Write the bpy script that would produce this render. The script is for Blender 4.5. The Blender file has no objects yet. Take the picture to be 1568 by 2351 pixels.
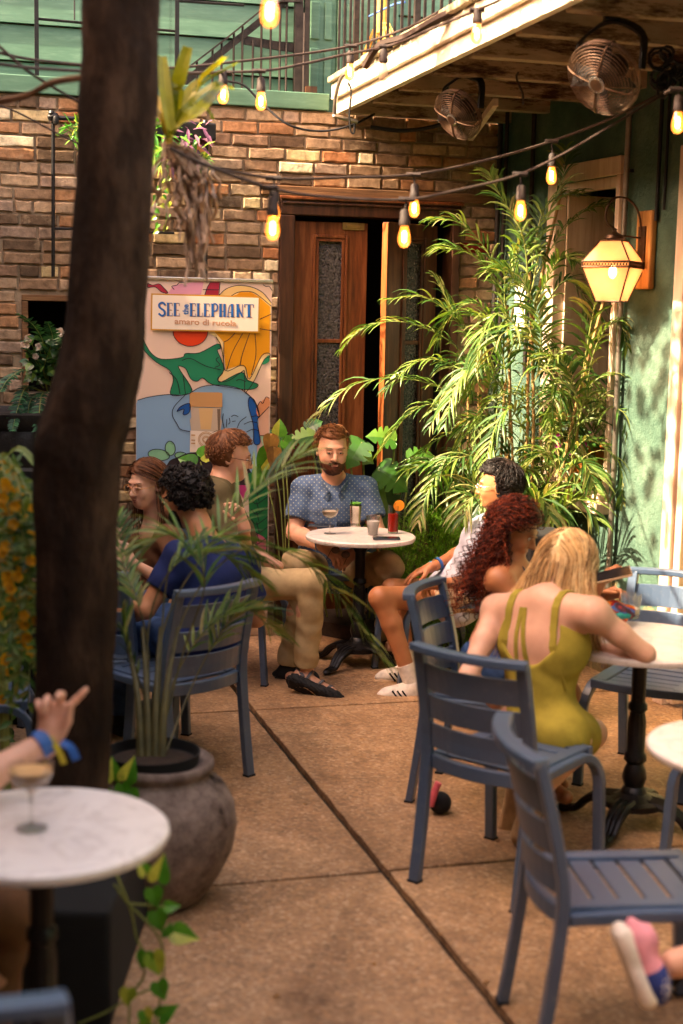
import bpy, math, random
import numpy as np
from mathutils import Vector, Matrix
V = Vector
rad = math.radians
sc = bpy.context.scene
# ------------------------------------------------------------------ camera
EYE = V((0, 0, 1.95)); K = 3331.0; CX, CY = 784.0, 1175.5      # focal length and centre for a 1568 x 2351 frame
PIT, ROL = rad(7.8), rad(1.2)
FW = V((0, math.cos(PIT), -math.sin(PIT))); U0 = V((0, math.sin(PIT), math.cos(PIT))); R0 = V((1, 0, 0))
CR = R0 * math.cos(ROL) + U0 * math.sin(ROL); CU = -R0 * math.sin(ROL) + U0 * math.cos(ROL)
cam = bpy.data.cameras.new('camera'); camo = bpy.data.objects.new('camera', cam)
sc.collection.objects.link(camo); sc.camera = camo
camo.matrix_world = Matrix(((CR.x, CU.x, -FW.x, EYE.x), (CR.y, CU.y, -FW.y, EYE.y), (CR.z, CU.z, -FW.z, EYE.z), (0, 0, 0, 1)))
cam.sensor_fit = 'VERTICAL'; cam.sensor_height = 36; cam.lens = 36 * K / 2351
cam.clip_start = 0.05; cam.clip_end = 300
cam.dof.use_dof = True; cam.dof.focus_distance = 8.15; cam.dof.aperture_fstop = 1.9
# ------------------------------------------------------------------ light
SUN_AZ = V((-.94, -.342)); SUN_EL = rad(43)
SD = V((SUN_AZ.x * math.cos(SUN_EL), SUN_AZ.y * math.cos(SUN_EL), math.sin(SUN_EL))).normalized()
w = bpy.data.worlds.new('World'); sc.world = w; w.use_nodes = True
nt = w.node_tree; nt.nodes.clear()
out = nt.nodes.new('ShaderNodeOutputWorld'); bg = nt.nodes.new('ShaderNodeBackground')
sky = nt.nodes.new('ShaderNodeTexSky'); sky.sky_type = 'NISHITA'; sky.sun_disc = False
sky.sun_elevation = SUN_EL; sky.sun_rotation = math.atan2(SD.x, SD.y); sky.dust_density = 4; sky.ozone_density = .6
tint = nt.nodes.new('ShaderNodeMix'); tint.data_type = 'RGBA'; tint.blend_type = 'MULTIPLY'; tint.inputs['Factor'].default_value = 1
tint.inputs['B'].default_value = (1.0, .72, .54, 1)
nt.links.new(sky.outputs[0], tint.inputs['A']); nt.links.new(tint.outputs['Result'], bg.inputs[0])
bg.inputs[1].default_value = .15; nt.links.new(bg.outputs[0], out.inputs[0])
sun = bpy.data.lights.new('sun', 'SUN'); sun.energy = 2.0; sun.angle = rad(.5); sun.color = (1, .82, .56)
so = bpy.data.objects.new('sun', sun); sc.collection.objects.link(so); so.rotation_euler = SD.to_track_quat('Z', 'Y').to_euler()
so.location = SD * 30
vs = sc.view_settings; vs.view_transform = 'Standard'; vs.look = 'None'; vs.gamma = 1; vs.use_curve_mapping = False
vs.exposure = 3.75
cy = sc.cycles; cy.use_denoising = True; cy.max_bounces = 7; cy.transparent_max_bounces = 16; cy.sample_clamp_indirect = 4
cy.caustics_reflective = False; cy.caustics_refractive = False
# ------------------------------------------------------------------ pixel helpers (rays of the surveyed camera)
def ray(px, py): return FW + CR * ((px - CX) / K) - CU * ((py - CY) / K)
def P(px, py, D):
    r = ray(px, py); return EYE + r * (D / r.y)
def G(px, py, z=0):
    r = ray(px, py); return EYE + r * ((z - EYE.z) / r.z)
YA = rad(15.5)
UD = V((math.cos(YA), math.sin(YA), 0)); NB = V((math.sin(YA), -math.cos(YA), 0)); W0 = V((0, 9.081, 0))
def onplane(px, py, o, n):
    r = ray(px, py); return EYE + r * ((o - EYE).dot(n) / r.dot(n))
def WP(px, py, off=0):
    p = onplane(px, py, W0 + NB * off, NB); return (p - W0).dot(UD), p.z
def W(u, z, off=0): return W0 + UD * u + NB * off + V((0, 0, z))
UC = .93 / math.cos(YA); COR = W(UC, 0)
RD = V((math.sin(rad(20)), -math.cos(rad(20)), 0)); NR = V((-math.cos(rad(20)), -math.sin(rad(20)), 0))
def RP(px, py, off=0):
    p = onplane(px, py, COR + NR * off, NR); return (p - COR).dot(RD), p.z
def Rw(t, z, off=0): return COR + RD * t + NR * off + V((0, 0, z))
# ------------------------------------------------------------------ materials
def srgb(h):
    c = [int(h[i:i + 2], 16) / 255 for i in (0, 2, 4)]
    return tuple((x / 12.92 if x <= .04045 else ((x + .055) / 1.055) ** 2.4) for x in c) + (1,)
class NT:
    def __init__(s, name):
        s.m = bpy.data.materials.new(name); s.m.use_nodes = True; s.t = s.m.node_tree; s.b = s.t.nodes['Principled BSDF']; s.out = s.t.nodes['Material Output']
    def n(s, typ, **kw):
        x = s.t.nodes.new(typ)
        for k, v in kw.items():
            if k.startswith('i_'):
                key = k[2:].replace('_', ' '); x.inputs[key].default_value = v
            else: setattr(x, k, v)
        return x
    def l(s, a, b): s.t.links.new(a, b)
    def coord(s): return s.n('ShaderNodeTexCoord').outputs['Object']
    def geo(s): return s.n('ShaderNodeNewGeometry')
    def noise(s, scale, detail=4, rough=.6, vec=None, st=None):
        x = s.n('ShaderNodeTexNoise'); x.inputs['Scale'].default_value = scale; x.inputs['Detail'].default_value = detail; x.inputs['Roughness'].default_value = rough
        v = vec or s.coord()
        if st:
            mp = s.n('ShaderNodeMapping'); mp.inputs['Scale'].default_value = st; s.l(v, mp.inputs[0]); v = mp.outputs[0]
        s.l(v, x.inputs['Vector']); return x.outputs['Fac']
    def ramp(s, fac, stops, const=False):
        x = s.n('ShaderNodeValToRGB'); e = x.color_ramp.elements
        if const: x.color_ramp.interpolation = 'CONSTANT'
        while len(e) < len(stops): e.new(.5)
        for i, (p, c) in enumerate(stops):
            e[i].position = p; e[i].color = c if len(c) == 4 else tuple(c) + (1,)
        s.l(fac, x.inputs[0]); return x.outputs[0]
    def mix(s, fac, a, b, mode='MIX'):
        x = s.n('ShaderNodeMix', data_type='RGBA', blend_type=mode)
        for sock, v in (('Factor', fac), ('A', a), ('B', b)):
            if isinstance(v, (int, float)): x.inputs[sock].default_value = v
            elif isinstance(v, tuple): x.inputs[sock].default_value = v if len(v) == 4 else v + (1,)
            else: s.l(v, x.inputs[sock])
        return x.outputs['Result']
    def bump(s, h, strength=.3, dist=.01, prev=None):
        x = s.n('ShaderNodeBump'); x.inputs['Strength'].default_value = strength; x.inputs['Distance'].default_value = dist
        s.l(h, x.inputs['Height'])
        if prev: s.l(prev, x.inputs['Normal'])
        s.l(x.outputs[0], s.b.inputs['Normal']); return x.outputs[0]
    def fin(s, col=None, rough=.6, metal=0, spec=.4):
        if col is not None:
            if isinstance(col, tuple): s.b.inputs['Base Color'].default_value = col if len(col) == 4 else col + (1,)
            else: s.l(col, s.b.inputs['Base Color'])
        s.b.inputs['Roughness'].default_value = rough; s.b.inputs['Metallic'].default_value = metal
        s.b.inputs['Specular IOR Level'].default_value = spec
        return s.m
M = {}
def simple(name, col, rough=.6, metal=0, var=.25, scale=20, bump=0, spec=.4, bscale=None):
    t = NT(name); c = tuple(col[:3])
    d = tuple(x * (1 - var) for x in c); l = tuple(min(1, x * (1 + var)) for x in c)
    m = t.ramp(t.noise(scale), [(.3, d), (.7, l)])
    if bump: t.bump(t.noise(bscale or scale * 4), bump, .004)
    M[name] = t.fin(m, rough, metal, spec); return M[name]
def island(name, stops, rough=.5, var=.35, scale=30, trans=0, spec=.4, bump=0, st=None, const=False):
    t = NT(name); g = t.geo().outputs['Random Per Island']
    c = t.ramp(g, stops, const)
    n = t.ramp(t.noise(scale, st=st), [(.25, (1 - var,) * 3), (.75, (1 + var * .5,) * 3)])
    c = t.mix(1.0, c, n, 'MULTIPLY')
    if name == 'brick': c = t.mix(1.0, c, t.ramp(t.noise(1.6, 7, .7), [(.3, (.62, .6, .56)), (.5, (1, 1, 1)), (.7, (1.15, 1.12, 1.08))]), 'MULTIPLY'); c = t.mix(t.ramp(t.noise(6, 8, .75), [(.55, (0, 0, 0)), (.68, (.55, .55, .55))]), c, srgb('b09a7c'))
    if bump: t.bump(t.noise(scale * 3, st=st), bump, .004)
    t.fin(c, rough, 0, spec)
    if trans:
        tr = t.n('ShaderNodeBsdfTranslucent'); t.l(t.mix(1.0, c, (1.35, 1.3, .5), 'MULTIPLY'), tr.inputs[0])
        mx = t.n('ShaderNodeMixShader'); mx.inputs[0].default_value = trans
        t.l(t.b.outputs[0], mx.inputs[1]); t.l(tr.outputs[0], mx.inputs[2]); t.l(mx.outputs[0], t.out.inputs[0])
    M[name] = t.m; return t.m
# ------------------------------------------------------------------ mesh builder
def coll(): return sc.collection
class MB:
    def __init__(s): s.v = []; s.f = []; s.m = []
    def add(s, vs, fs, mi=0):
        o = len(s.v); s.v.extend(vs); s.f.extend([tuple(i + o for i in f) for f in fs]); s.m.extend([mi] * len(fs)); return s
    def box(s, c, size, ax=None, mi=0):
        ax = ax or (V((1, 0, 0)), V((0, 1, 0)), V((0, 0, 1))); c = V(c)
        x, y, z = (V(a) * (d / 2) for a, d in zip(ax, size))
        vs = [c + x * i + y * j + z * k for i in (-1, 1) for j in (-1, 1) for k in (-1, 1)]
        return s.add(vs, [(0, 1, 3, 2), (4, 6, 7, 5), (0, 4, 5, 1), (2, 3, 7, 6), (0, 2, 6, 4), (1, 5, 7, 3)], mi)
    def bar(s, a, b, w, h, side=None, mi=0):
        a, b = V(a), V(b); d = (b - a); L = d.length; d.normalize()
        sd = V(side) if side is not None else V((1, 0, 0))
        sd = (sd - d * sd.dot(d)).normalized(); up = d.cross(sd)
        return s.box((a + b) / 2, (w, L, h), (sd, d, -up), mi)
    def path(s, pts, w, h, side, mi=0, closed=False):     # rectangular section swept along pts; side = width axis
        pts = [V(p) for p in pts]; n = len(pts); vs = []
        for i, p in enumerate(pts):
            t = (pts[min(i + 1, n - 1)] - pts[max(i - 1, 0)]).normalized()
            sd = V(side) if not callable(side) else side(i)
            sd = (sd - t * sd.dot(t)).normalized(); up = t.cross(sd)
            vs += [p + sd * w / 2 + up * h / 2, p - sd * w / 2 + up * h / 2, p - sd * w / 2 - up * h / 2, p + sd * w / 2 - up * h / 2]
        fs = [(0, 1, 2, 3), (4 * n - 1, 4 * n - 2, 4 * n - 3, 4 * n - 4)]
        for i in range(n - 1):
            for j in range(4): fs.append((4 * i + j, 4 * i + 4 + j, 4 * i + 4 + (j + 1) % 4, 4 * i + (j + 1) % 4))
        return s.add(vs, fs, mi)
    def tube(s, pts, r, n=8, mi=0, cap=True):
        pts = [V(p) for p in pts]; N = len(pts); vs = []; ref = None
        for i, p in enumerate(pts):
            t = (pts[min(i + 1, N - 1)] - pts[max(i - 1, 0)])
            t = t.normalized() if t.length > 1e-9 else V((0, 0, 1))
            if ref is None: ref = t.orthogonal().normalized()
            ref = (ref - t * ref.dot(t)); ref = ref.normalized() if ref.length > 1e-6 else t.orthogonal().normalized()
            b = t.cross(ref); rr = r[i] if isinstance(r, (list, tuple)) else (r(i / (N - 1)) if callable(r) else r)
            for k in range(n):
                a = 2 * math.pi * k / n; vs.append(p + (ref * math.cos(a) + b * math.sin(a)) * rr)
        fs = []
        for i in range(N - 1):
            for k in range(n): fs.append((i * n + k, i * n + (k + 1) % n, (i + 1) * n + (k + 1) % n, (i + 1) * n + k))
        if cap: fs.append(tuple(range(n - 1, -1, -1))); fs.append(tuple((N - 1) * n + k for k in range(n)))
        return s.add(vs, fs, mi)
    def lathe(s, prof, c=(0, 0, 0), n=32, mi=0, wob=0, ax=None, flute=None):
        c = V(c); X, Y, Z = ax or (V((1, 0, 0)), V((0, 1, 0)), V((0, 0, 1))); vs = []
        for r, z in prof:
            for k in range(n):
                a = 2 * math.pi * k / n; rr = r * (1 + wob * math.sin(3 * a + z * 9))
                if flute: rr *= 1 + flute * math.cos(a * n / 2)
                vs.append(c + X * (rr * math.cos(a)) + Y * (rr * math.sin(a)) + Z * z)
        fs = [(i * n + k, i * n + (k + 1) % n, (i + 1) * n + (k + 1) % n, (i + 1) * n + k) for i in range(len(prof) - 1) for k in range(n)]
        fs.append(tuple(range(n - 1, -1, -1))); L = (len(prof) - 1) * n; fs.append(tuple(L + k for k in range(n)))
        return s.add(vs, fs, mi)
    def blob(s, c, r, n=8, mi=0, ax=None):
        r = r if isinstance(r, (tuple, list)) else (r, r, r)
        X, Y, Z = ax or (V((1, 0, 0)), V((0, 1, 0)), V((0, 0, 1))); c = V(c); vs = [c - Z * r[2]]; h = n // 2
        for i in range(1, h):
            th = math.pi * i / h - math.pi / 2
            for k in range(n):
                a = 2 * math.pi * k / n
                vs.append(c + X * (r[0] * math.cos(th) * math.cos(a)) + Y * (r[1] * math.cos(th) * math.sin(a)) + Z * (r[2] * math.sin(th)))
        vs.append(c + Z * r[2]); e = len(vs) - 1
        fs = [(0, 1 + (k + 1) % n, 1 + k) for k in range(n)]
        for i in range(h - 2):
            for k in range(n):
                a = 1 + i * n; fs.append((a + k, a + (k + 1) % n, a + n + (k + 1) % n, a + n + k))
        a = 1 + (h - 2) * n; fs += [(a + k, a + (k + 1) % n, e) for k in range(n)]
        return s.add(vs, fs, mi)
    def blade(s, pts, wd, nrm, fold=.25, mi=0):           # leaf blade along pts, half widths wd, v-folded
        n = len(pts); vs = []
        for i, p in enumerate(pts):
            t = (pts[min(i + 1, n - 1)] - pts[max(i - 1, 0)]).normalized(); sd = t.cross(nrm)
            sd = sd.normalized() if sd.length > 1e-6 else t.orthogonal().normalized(); up = sd.cross(t)
            vs += [p + sd * wd[i] + up * wd[i] * fold, p, p - sd * wd[i] + up * wd[i] * fold]
        fs = []
        for i in range(n - 1):
            a = 3 * i; fs += [(a, a + 1, a + 4, a + 3), (a + 1, a + 2, a + 5, a + 4)]
        return s.add(vs, fs, mi)
    def prism(s, pts2, fn, d0, d1, mi=0):                  # polygon extruded between offsets; fn(x, y, off)
        n = len(pts2); vs = [V(fn(x, y, d0)) for x, y in pts2] + [V(fn(x, y, d1)) for x, y in pts2]
        fs = [tuple(range(n - 1, -1, -1)), tuple(range(n, 2 * n))] + [(i, (i + 1) % n, n + (i + 1) % n, n + i) for i in range(n)]
        return s.add(vs, fs, mi)
    def build(s, name, mats, parent=None, smooth=False, bevel=0, local=False, subd=0, bseg=2):
        mats = mats if isinstance(mats, (list, tuple)) else [mats]
        me = bpy.data.meshes.new(name); o = bpy.data.objects.new(name, me); coll().objects.link(o)
        vs = [tuple(v) for v in s.v]
        if parent is None and not local:
            a = np.array(vs); base = ((a[:, 0].min() + a[:, 0].max()) / 2, (a[:, 1].min() + a[:, 1].max()) / 2, a[:, 2].min())
            vs = [tuple(r) for r in (a - np.array(base))]; o.location = base
        me.from_pydata(vs, [], s.f); me.update()
        for m in mats: me.materials.append(M[m] if isinstance(m, str) else m)
        me.polygons.foreach_set('material_index', s.m)
        if smooth:
            me.polygons.foreach_set('use_smooth', [True] * len(me.polygons))
            if smooth != 'all': me.set_sharp_from_angle(angle=rad(40))
        if parent is not None:
            o.parent = parent
            if not local: o.matrix_parent_inverse = Matrix.LocRotScale(parent.location, parent.rotation_euler, None).inverted() if parent.parent is None else Matrix.Identity(4)
        if bevel:
            b = o.modifiers.new('bevel', 'BEVEL'); b.width = bevel; b.segments = bseg; b.limit_method = 'ANGLE'
        return o
def tag(o, label=None, cat=None, group=None, kind=None):
    if label: o['label'] = label
    if cat: o['category'] = cat
    if group: o['group'] = group
    if kind: o['kind'] = kind
    return o
def thing(name, loc, label, cat, group=None, rz=0):
    o = bpy.data.objects.new(name, None); coll().objects.link(o); o.location = loc; o.rotation_euler = (0, 0, rz)
    o.empty_display_size = .1; return tag(o, label, cat, group)
def sub(mb, name, mats, part, root, **kw):                 # a sub-part: vertices in world space, part already inverse-parented
    o = mb.build(name, mats, None, local=True, **kw); o.parent = part
    rm = Matrix.LocRotScale(root.location, root.rotation_euler, None)
    o.matrix_parent_inverse = Matrix.Identity(4)           # part basis is identity in world because of its parent inverse
    return o
def copy_tree(o, parent=None):
    c = o.copy(); coll().objects.link(c)
    if parent is not None: c.parent = parent; c.matrix_parent_inverse = o.matrix_parent_inverse.copy()
    for ch in list(o.children): copy_tree(ch, c)
    return c
def smooth_path(pts, n=8):                                 # Catmull-Rom
    pts = [V(p) for p in pts]; q = [pts[0] * 2 - pts[1]] + pts + [pts[-1] * 2 - pts[-2]]; o = []
    for i in range(1, len(q) - 2):
        for k in range(n):
            t = k / n; a, b, c, d = q[i - 1], q[i], q[i + 1], q[i + 2]
            o.append(.5 * ((2 * b) + (c - a) * t + (2 * a - 5 * b + 4 * c - d) * t * t + (-a + 3 * b - 3 * c + d) * t ** 3))
    return o + [pts[-1]]
# ------------------------------------------------------------------ signed-distance modelling
def _smin(a, b, k):
    if k <= 0: return np.minimum(a, b)
    h = np.clip(.5 + .5 * (b - a) / k, 0, 1); return b * (1 - h) + a * h - k * h * (1 - h)
def cone(a, b, ra, rb, k=.03, op='+'): return ('c', V(a), V(b), ra, rb, k, op)
def ell(c, r, ax=None, k=.03, op='+'): return ('e', V(c), r, ax, 0, k, op)
def rbox(c, hs, ax=None, rd=.01, k=.01, op='+'): return ('b', V(c), hs, ax, rd, k, op)
def sdf(prims, h=.007, folds=None):
    lo = np.full(3, 1e9); hi = -lo
    def ext(p):
        if p[0] == 'c':
            a, b = np.array(p[1]), np.array(p[2]); r = max(p[3], p[4]); return np.minimum(a, b) - r, np.maximum(a, b) + r
        r = max(p[2]) + p[4]; r = r * (1.75 if p[0] == 'b' else 1); c = np.array(p[1]); return c - r, c + r
    for p in prims:
        if p[6] == '+': a, b = ext(p); lo = np.minimum(lo, a); hi = np.maximum(hi, b)
    lo -= .03; hi += .03; dim = np.ceil((hi - lo) / h).astype(int) + 1
    F = np.full(dim, .12, np.float32); X = [(lo[i] + h * np.arange(dim[i])).astype(np.float32) for i in range(3)]
    for p in prims:
        a, b = ext(p); mg = .045 + p[5]
        i0 = np.clip(np.floor((a - mg - lo) / h).astype(int), 0, dim); i1 = np.clip(np.ceil((b + mg - lo) / h).astype(int), 0, dim)
        if (i1 <= i0).any(): continue
        sl = tuple(slice(i0[i], i1[i]) for i in range(3))
        x = X[0][sl[0]][:, None, None]; y = X[1][sl[1]][None, :, None]; z = X[2][sl[2]][None, None, :]
        if p[0] == 'c':
            A, B = p[1], p[2]; d = B - A; L = max(d.length_squared, 1e-9)
            px, py, pz = x - A.x, y - A.y, z - A.z
            t = np.clip((px * d.x + py * d.y + pz * d.z) / L, 0, 1)
            D = np.sqrt((px - t * d.x) ** 2 + (py - t * d.y) ** 2 + (pz - t * d.z) ** 2) - (p[3] + (p[4] - p[3]) * t)
        else:
            c = p[1]; ax = p[3] or (V((1, 0, 0)), V((0, 1, 0)), V((0, 0, 1)))
            q = [(x - c.x) * e.x + (y - c.y) * e.y + (z - c.z) * e.z for e in ax]
            if p[0] == 'e':
                r = p[2]; k0 = np.sqrt(sum((q[i] / r[i]) ** 2 for i in range(3))); k1 = np.sqrt(sum((q[i] / r[i] ** 2) ** 2 for i in range(3)))
                D = k0 * (k0 - 1) / np.maximum(k1, 1e-6)
            else:
                e = [np.abs(q[i]) - p[2][i] for i in range(3)]
                D = np.sqrt(sum(np.maximum(v, 0) ** 2 for v in e)) + np.minimum(np.maximum(np.maximum(e[0], e[1]), e[2]), 0) - p[4]
        if p[6] == '+': F[sl] = _smin(F[sl], D, p[5])
        else: F[sl] = -_smin(-F[sl], D, p[5])
    if folds:
        amp, s, sd = folds; x = X[0][:, None, None]; y = X[1][None, :, None]; z = X[2][None, None, :]
        wv = np.sin(x * s * .53 + sd) + np.sin(y * s * .47 + sd * 2) + np.sin(z * s * .61 + sd * 3)
        F += (amp * (np.sin(x * s + z * s * .8 + wv * 1.3) + .6 * np.sin(y * s * 1.4 - z * s * 1.1 + wv * 1.7 + sd))).astype(np.float32)
    S = F < 0; cnt = np.zeros(dim - 1, np.int8); cor = [(i, j, k) for i in (0, 1) for j in (0, 1) for k in (0, 1)]
    n0, n1, n2 = dim
    for (i, j, k) in cor: cnt += S[i:n0 - 1 + i, j:n1 - 1 + j, k:n2 - 1 + k]
    act = (cnt > 0) & (cnt < 8); ids = np.argwhere(act); idx = np.full(act.shape, -1, np.int32); idx[act] = np.arange(len(ids))
    cv = np.stack([F[ids[:, 0] + i, ids[:, 1] + j, ids[:, 2] + k] for (i, j, k) in cor], 1); ca = np.array(cor, float)
    acc = np.zeros((len(ids), 3)); num = np.zeros(len(ids))
    for a in range(8):
        for b in range(a + 1, 8):
            if abs(ca[a] - ca[b]).sum() != 1: continue
            fa, fb = cv[:, a], cv[:, b]; cr = (fa < 0) != (fb < 0); t = fa / np.where(cr, fa - fb, 1)
            acc += np.where(cr[:, None], ca[a] + t[:, None] * (ca[b] - ca[a]), 0); num += cr
    vs = (ids + acc / num[:, None]) * h + lo
    Q = []
    for ax in range(3):
        s0 = [slice(1, n - 1) for n in dim]; s1 = list(s0); s0[ax] = slice(0, dim[ax] - 1); s1[ax] = slice(1, dim[ax])
        A, B = S[tuple(s0)], S[tuple(s1)]; e = np.argwhere(A != B); off = np.array([1, 1, 1]); off[ax] = 0; g = e + off
        u, v = [(1, 2), (2, 0), (0, 1)][ax]
        def cell(du, dv):
            c = g.copy(); c[:, u] += du; c[:, v] += dv; return idx[c[:, 0], c[:, 1], c[:, 2]]
        q = np.stack([cell(-1, -1), cell(0, -1), cell(0, 0), cell(-1, 0)], 1)
        ins = A[A != B]; q[~ins] = q[~ins][:, ::-1]; Q.append(q)
    return vs, np.concatenate(Q)
def sdf_at(prims, p):
    F = .2
    for q in prims:
        if q[0] == 'c':
            A, B = q[1], q[2]; d = B - A; t = max(0, min(1, (p - A).dot(d) / max(d.length_squared, 1e-9))); D = (p - A - d * t).length - (q[3] + (q[4] - q[3]) * t)
        else:
            ax = q[3] or (V((1, 0, 0)), V((0, 1, 0)), V((0, 0, 1))); v = [(p - q[1]).dot(e) for e in ax]; r = q[2]
            if q[0] == 'e':
                k0 = math.sqrt(sum((v[i] / r[i]) ** 2 for i in range(3))); k1 = math.sqrt(sum((v[i] / r[i] ** 2) ** 2 for i in range(3))); D = k0 * (k0 - 1) / max(k1, 1e-6)
            else:
                e = [abs(v[i]) - r[i] for i in range(3)]; D = math.sqrt(sum(max(x, 0) ** 2 for x in e)) + min(max(e), 0) - q[4]
        if q[6] == '+': F = float(_smin(F, D, q[5]))
        else: F = -float(_smin(-F, D, q[5]))
    return F
def hug(prims, p, d, off=.004, far=.3):                    # the point where a ray from outside along d meets the surface
    d = V(d).normalized(); q = V(p) - d * far
    for _ in range(200):
        if sdf_at(prims, q) < off: break
        q = q + d * .003
    return q
def sdf_obj(name, prims, mats, parent=None, h=.007, folds=None, matfn=None):
    v, q = sdf(prims, h, folds); mb = MB(); mb.v = [tuple(r) for r in v.tolist()]; mb.f = [tuple(r) for r in q.tolist()]
    mb.m = [0] * len(mb.f)
    if matfn is not None: mb.m = [int(i) for i in matfn(v[q].mean(1))]
    return mb.build(name, mats, parent, smooth='all')
# ================================================================== materials
random.seed(5)
island('brick', [(0, srgb('6a5644')), (.12, srgb('94785e')), (.26, srgb('a68a6e')), (.42, srgb('a87c58')), (.54, srgb('8a6e58')), (.66, srgb('b59878')), (.77, srgb('ad7650')), (.86, srgb('9c8470')), (.945, srgb('d0b888')), (.978, srgb('dccaa6')), (.99, srgb('7a2a22'))], .95, .55, 22, bump=1, spec=.05, const=True)
t = NT('mortar'); t.bump(t.noise(90), .8, .006)
M['mortar'] = t.fin(t.ramp(t.noise(6), [(.3, srgb('75614c')), (.7, srgb('a48d72'))]), .95, 0, .1)
t = NT('paving'); c = t.coord()
vo = t.n('ShaderNodeTexVoronoi'); vo.inputs['Scale'].default_value = 85; t.l(c, vo.inputs['Vector'])
sepc = t.n('ShaderNodeSeparateColor'); t.l(vo.outputs['Color'], sepc.inputs[0])
ag = t.ramp(sepc.outputs[0], [(0, srgb('4a3426')), (.2, srgb('8a644a')), (.45, srgb('a88462')), (.62, srgb('c08f5e')), (.8, srgb('9c7458')), (.95, srgb('e0c09c'))])
cem = t.ramp(t.noise(3.2, 6), [(.3, srgb('8e7052')), (.7, srgb('bc9870'))])
cl = t.mix(.62, ag, cem)
st = t.ramp(t.noise(1.1, 7, .65), [(.32, (.46, .40, .35)), (.47, (.88, .85, .82)), (.72, (1.14, 1.12, 1.1))])
cl = t.mix(1.0, cl, st, 'MULTIPLY')
st2 = t.ramp(t.noise(14, 5, .7), [(.35, (.75,) * 3), (.6, (1.1,) * 3)]); cl = t.mix(1.0, cl, st2, 'MULTIPLY')
t.bump(vo.outputs['Distance'], .35, .004); M['paving'] = t.fin(cl, .62, 0, .35)
simple('joint', srgb('231a12'), .95, var=.4, scale=30, bump=.8)
simple('soil', srgb('2b1d13'), .95, var=.5, scale=40, bump=1)
t = NT('green_paint'); n = t.noise(5, 6, st=(1, 1, 6)); t.bump(t.noise(40, st=(1, 1, 8)), .15, .003)
M['green_paint'] = t.fin(t.ramp(n, [(.25, srgb('40604c')), (.55, srgb('4d6f5a')), (.8, srgb('68866f'))]), .5)
t = NT('stucco'); a = t.ramp(t.noise(1.7, 8, .7), [(.3, srgb('3a4e44')), (.5, srgb('4c6658')), (.66, srgb('647a6a')), (.8, srgb('746a54'))])
geo = t.geo(); sx = t.n('ShaderNodeSeparateXYZ'); t.l(geo.outputs['Position'], sx.inputs[0])
nz = t.n('ShaderNodeMath', operation='MULTIPLY_ADD'); nz.inputs[1].default_value = 1.1; t.l(t.noise(3.2, 6, .7), nz.inputs[0])
ng = t.n('ShaderNodeMath', operation='MULTIPLY'); ng.inputs[1].default_value = -1; t.l(sx.outputs[2], ng.inputs[0]); t.l(ng.outputs[0], nz.inputs[2])
bare = t.ramp(nz.outputs[0], [(.0, (0, 0, 0)), (.06, (1, 1, 1))])
cemc = t.ramp(t.noise(9, 7, .7), [(.3, srgb('6d6043')), (.7, srgb('a3936a'))])
M['stucco'] = t.fin(t.mix(bare, a, cemc), .85, 0, .15); t.bump(t.noise(16, 9, .7), .9, .03)
def wood(name, a, b, c_, rough=.5, sc_=4, st=(6, 6, .5), bump=.25):
    t = NT(name); n = t.noise(sc_, 9, .7, st=st)
    m = t.ramp(n, [(.3, srgb(a)), (.5, srgb(b)), (.7, srgb(c_))]); t.bump(t.noise(sc_ * 3, 6, st=st), bump, .004)
    M[name] = t.fin(m, rough, 0, .35)
wood('door_wood', '32180c', '6c3818', '8e5630', .42)
wood('dark_wood', '1c0f08', '3c2212', '5a3820', .5)
wood('door_shaded', '2a1408', '4a2812', '6a4020', .45)  # door wood darkened to paint the shade on the leaf facing away from the sun
wood('sunlit_edge_wood', '5a2a10', '84481e', '9c6030', .45)  # sunlight on the ajar leaf's edge put into an orange wood tone
wood('old_lintel', '3f2a18', '6b4a2c', '8a6844', .85, 5, (.5, .5, 8), .7)
wood('mount_wood', '7c5228', 'ad7c40', 'c89656', .6)
wood('casing', 'b89c82', 'd0b8a0', 'dccab6', .7, 3, (8, 8, .6), .4)
t = NT('peeling'); n = t.noise(3.5, 9, .75, st=(.6, .6, 3))
cc = t.ramp(n, [(.40, srgb('3a2416')), (.46, srgb('705840')), (.5, srgb('968068')), (.75, srgb('b4a088'))]); t.bump(n, .6, .01)
M['peeling'] = t.fin(cc, .8, 0, .2)
t = NT('white_paint'); n = t.noise(2, 8, .7, st=(1, 1, 3)); M['white_paint'] = t.fin(t.ramp(n, [(.3, srgb('c9b090')), (.5, srgb('e2d3ba')), (.8, srgb('efe4d0'))]), .6)
simple('iron', (.012, .011, .011), .45, .4, .3, 30, .2)
simple('rust_iron', (.03, .022, .018), .6, .5, .5, 25, .3)
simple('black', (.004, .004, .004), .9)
t = NT('door_glass'); n = t.noise(75, 3, .6); t.bump(n, 1, .01)
M['door_glass'] = t.fin(t.ramp(n, [(.4, (.012, .009, .008)), (.62, (.09, .075, .065))]), .25, 0, .6)
simple('conduit', srgb('8d8478'), .4, .8, .25, 12)
simple('brass', srgb('b09060'), .35, .9, .2)
simple('deck_edge', srgb('8f8268'), .95, var=.45, scale=18, bump=1)
simple('straw', srgb('c89a4a'), .8, var=.25, scale=40)
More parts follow.
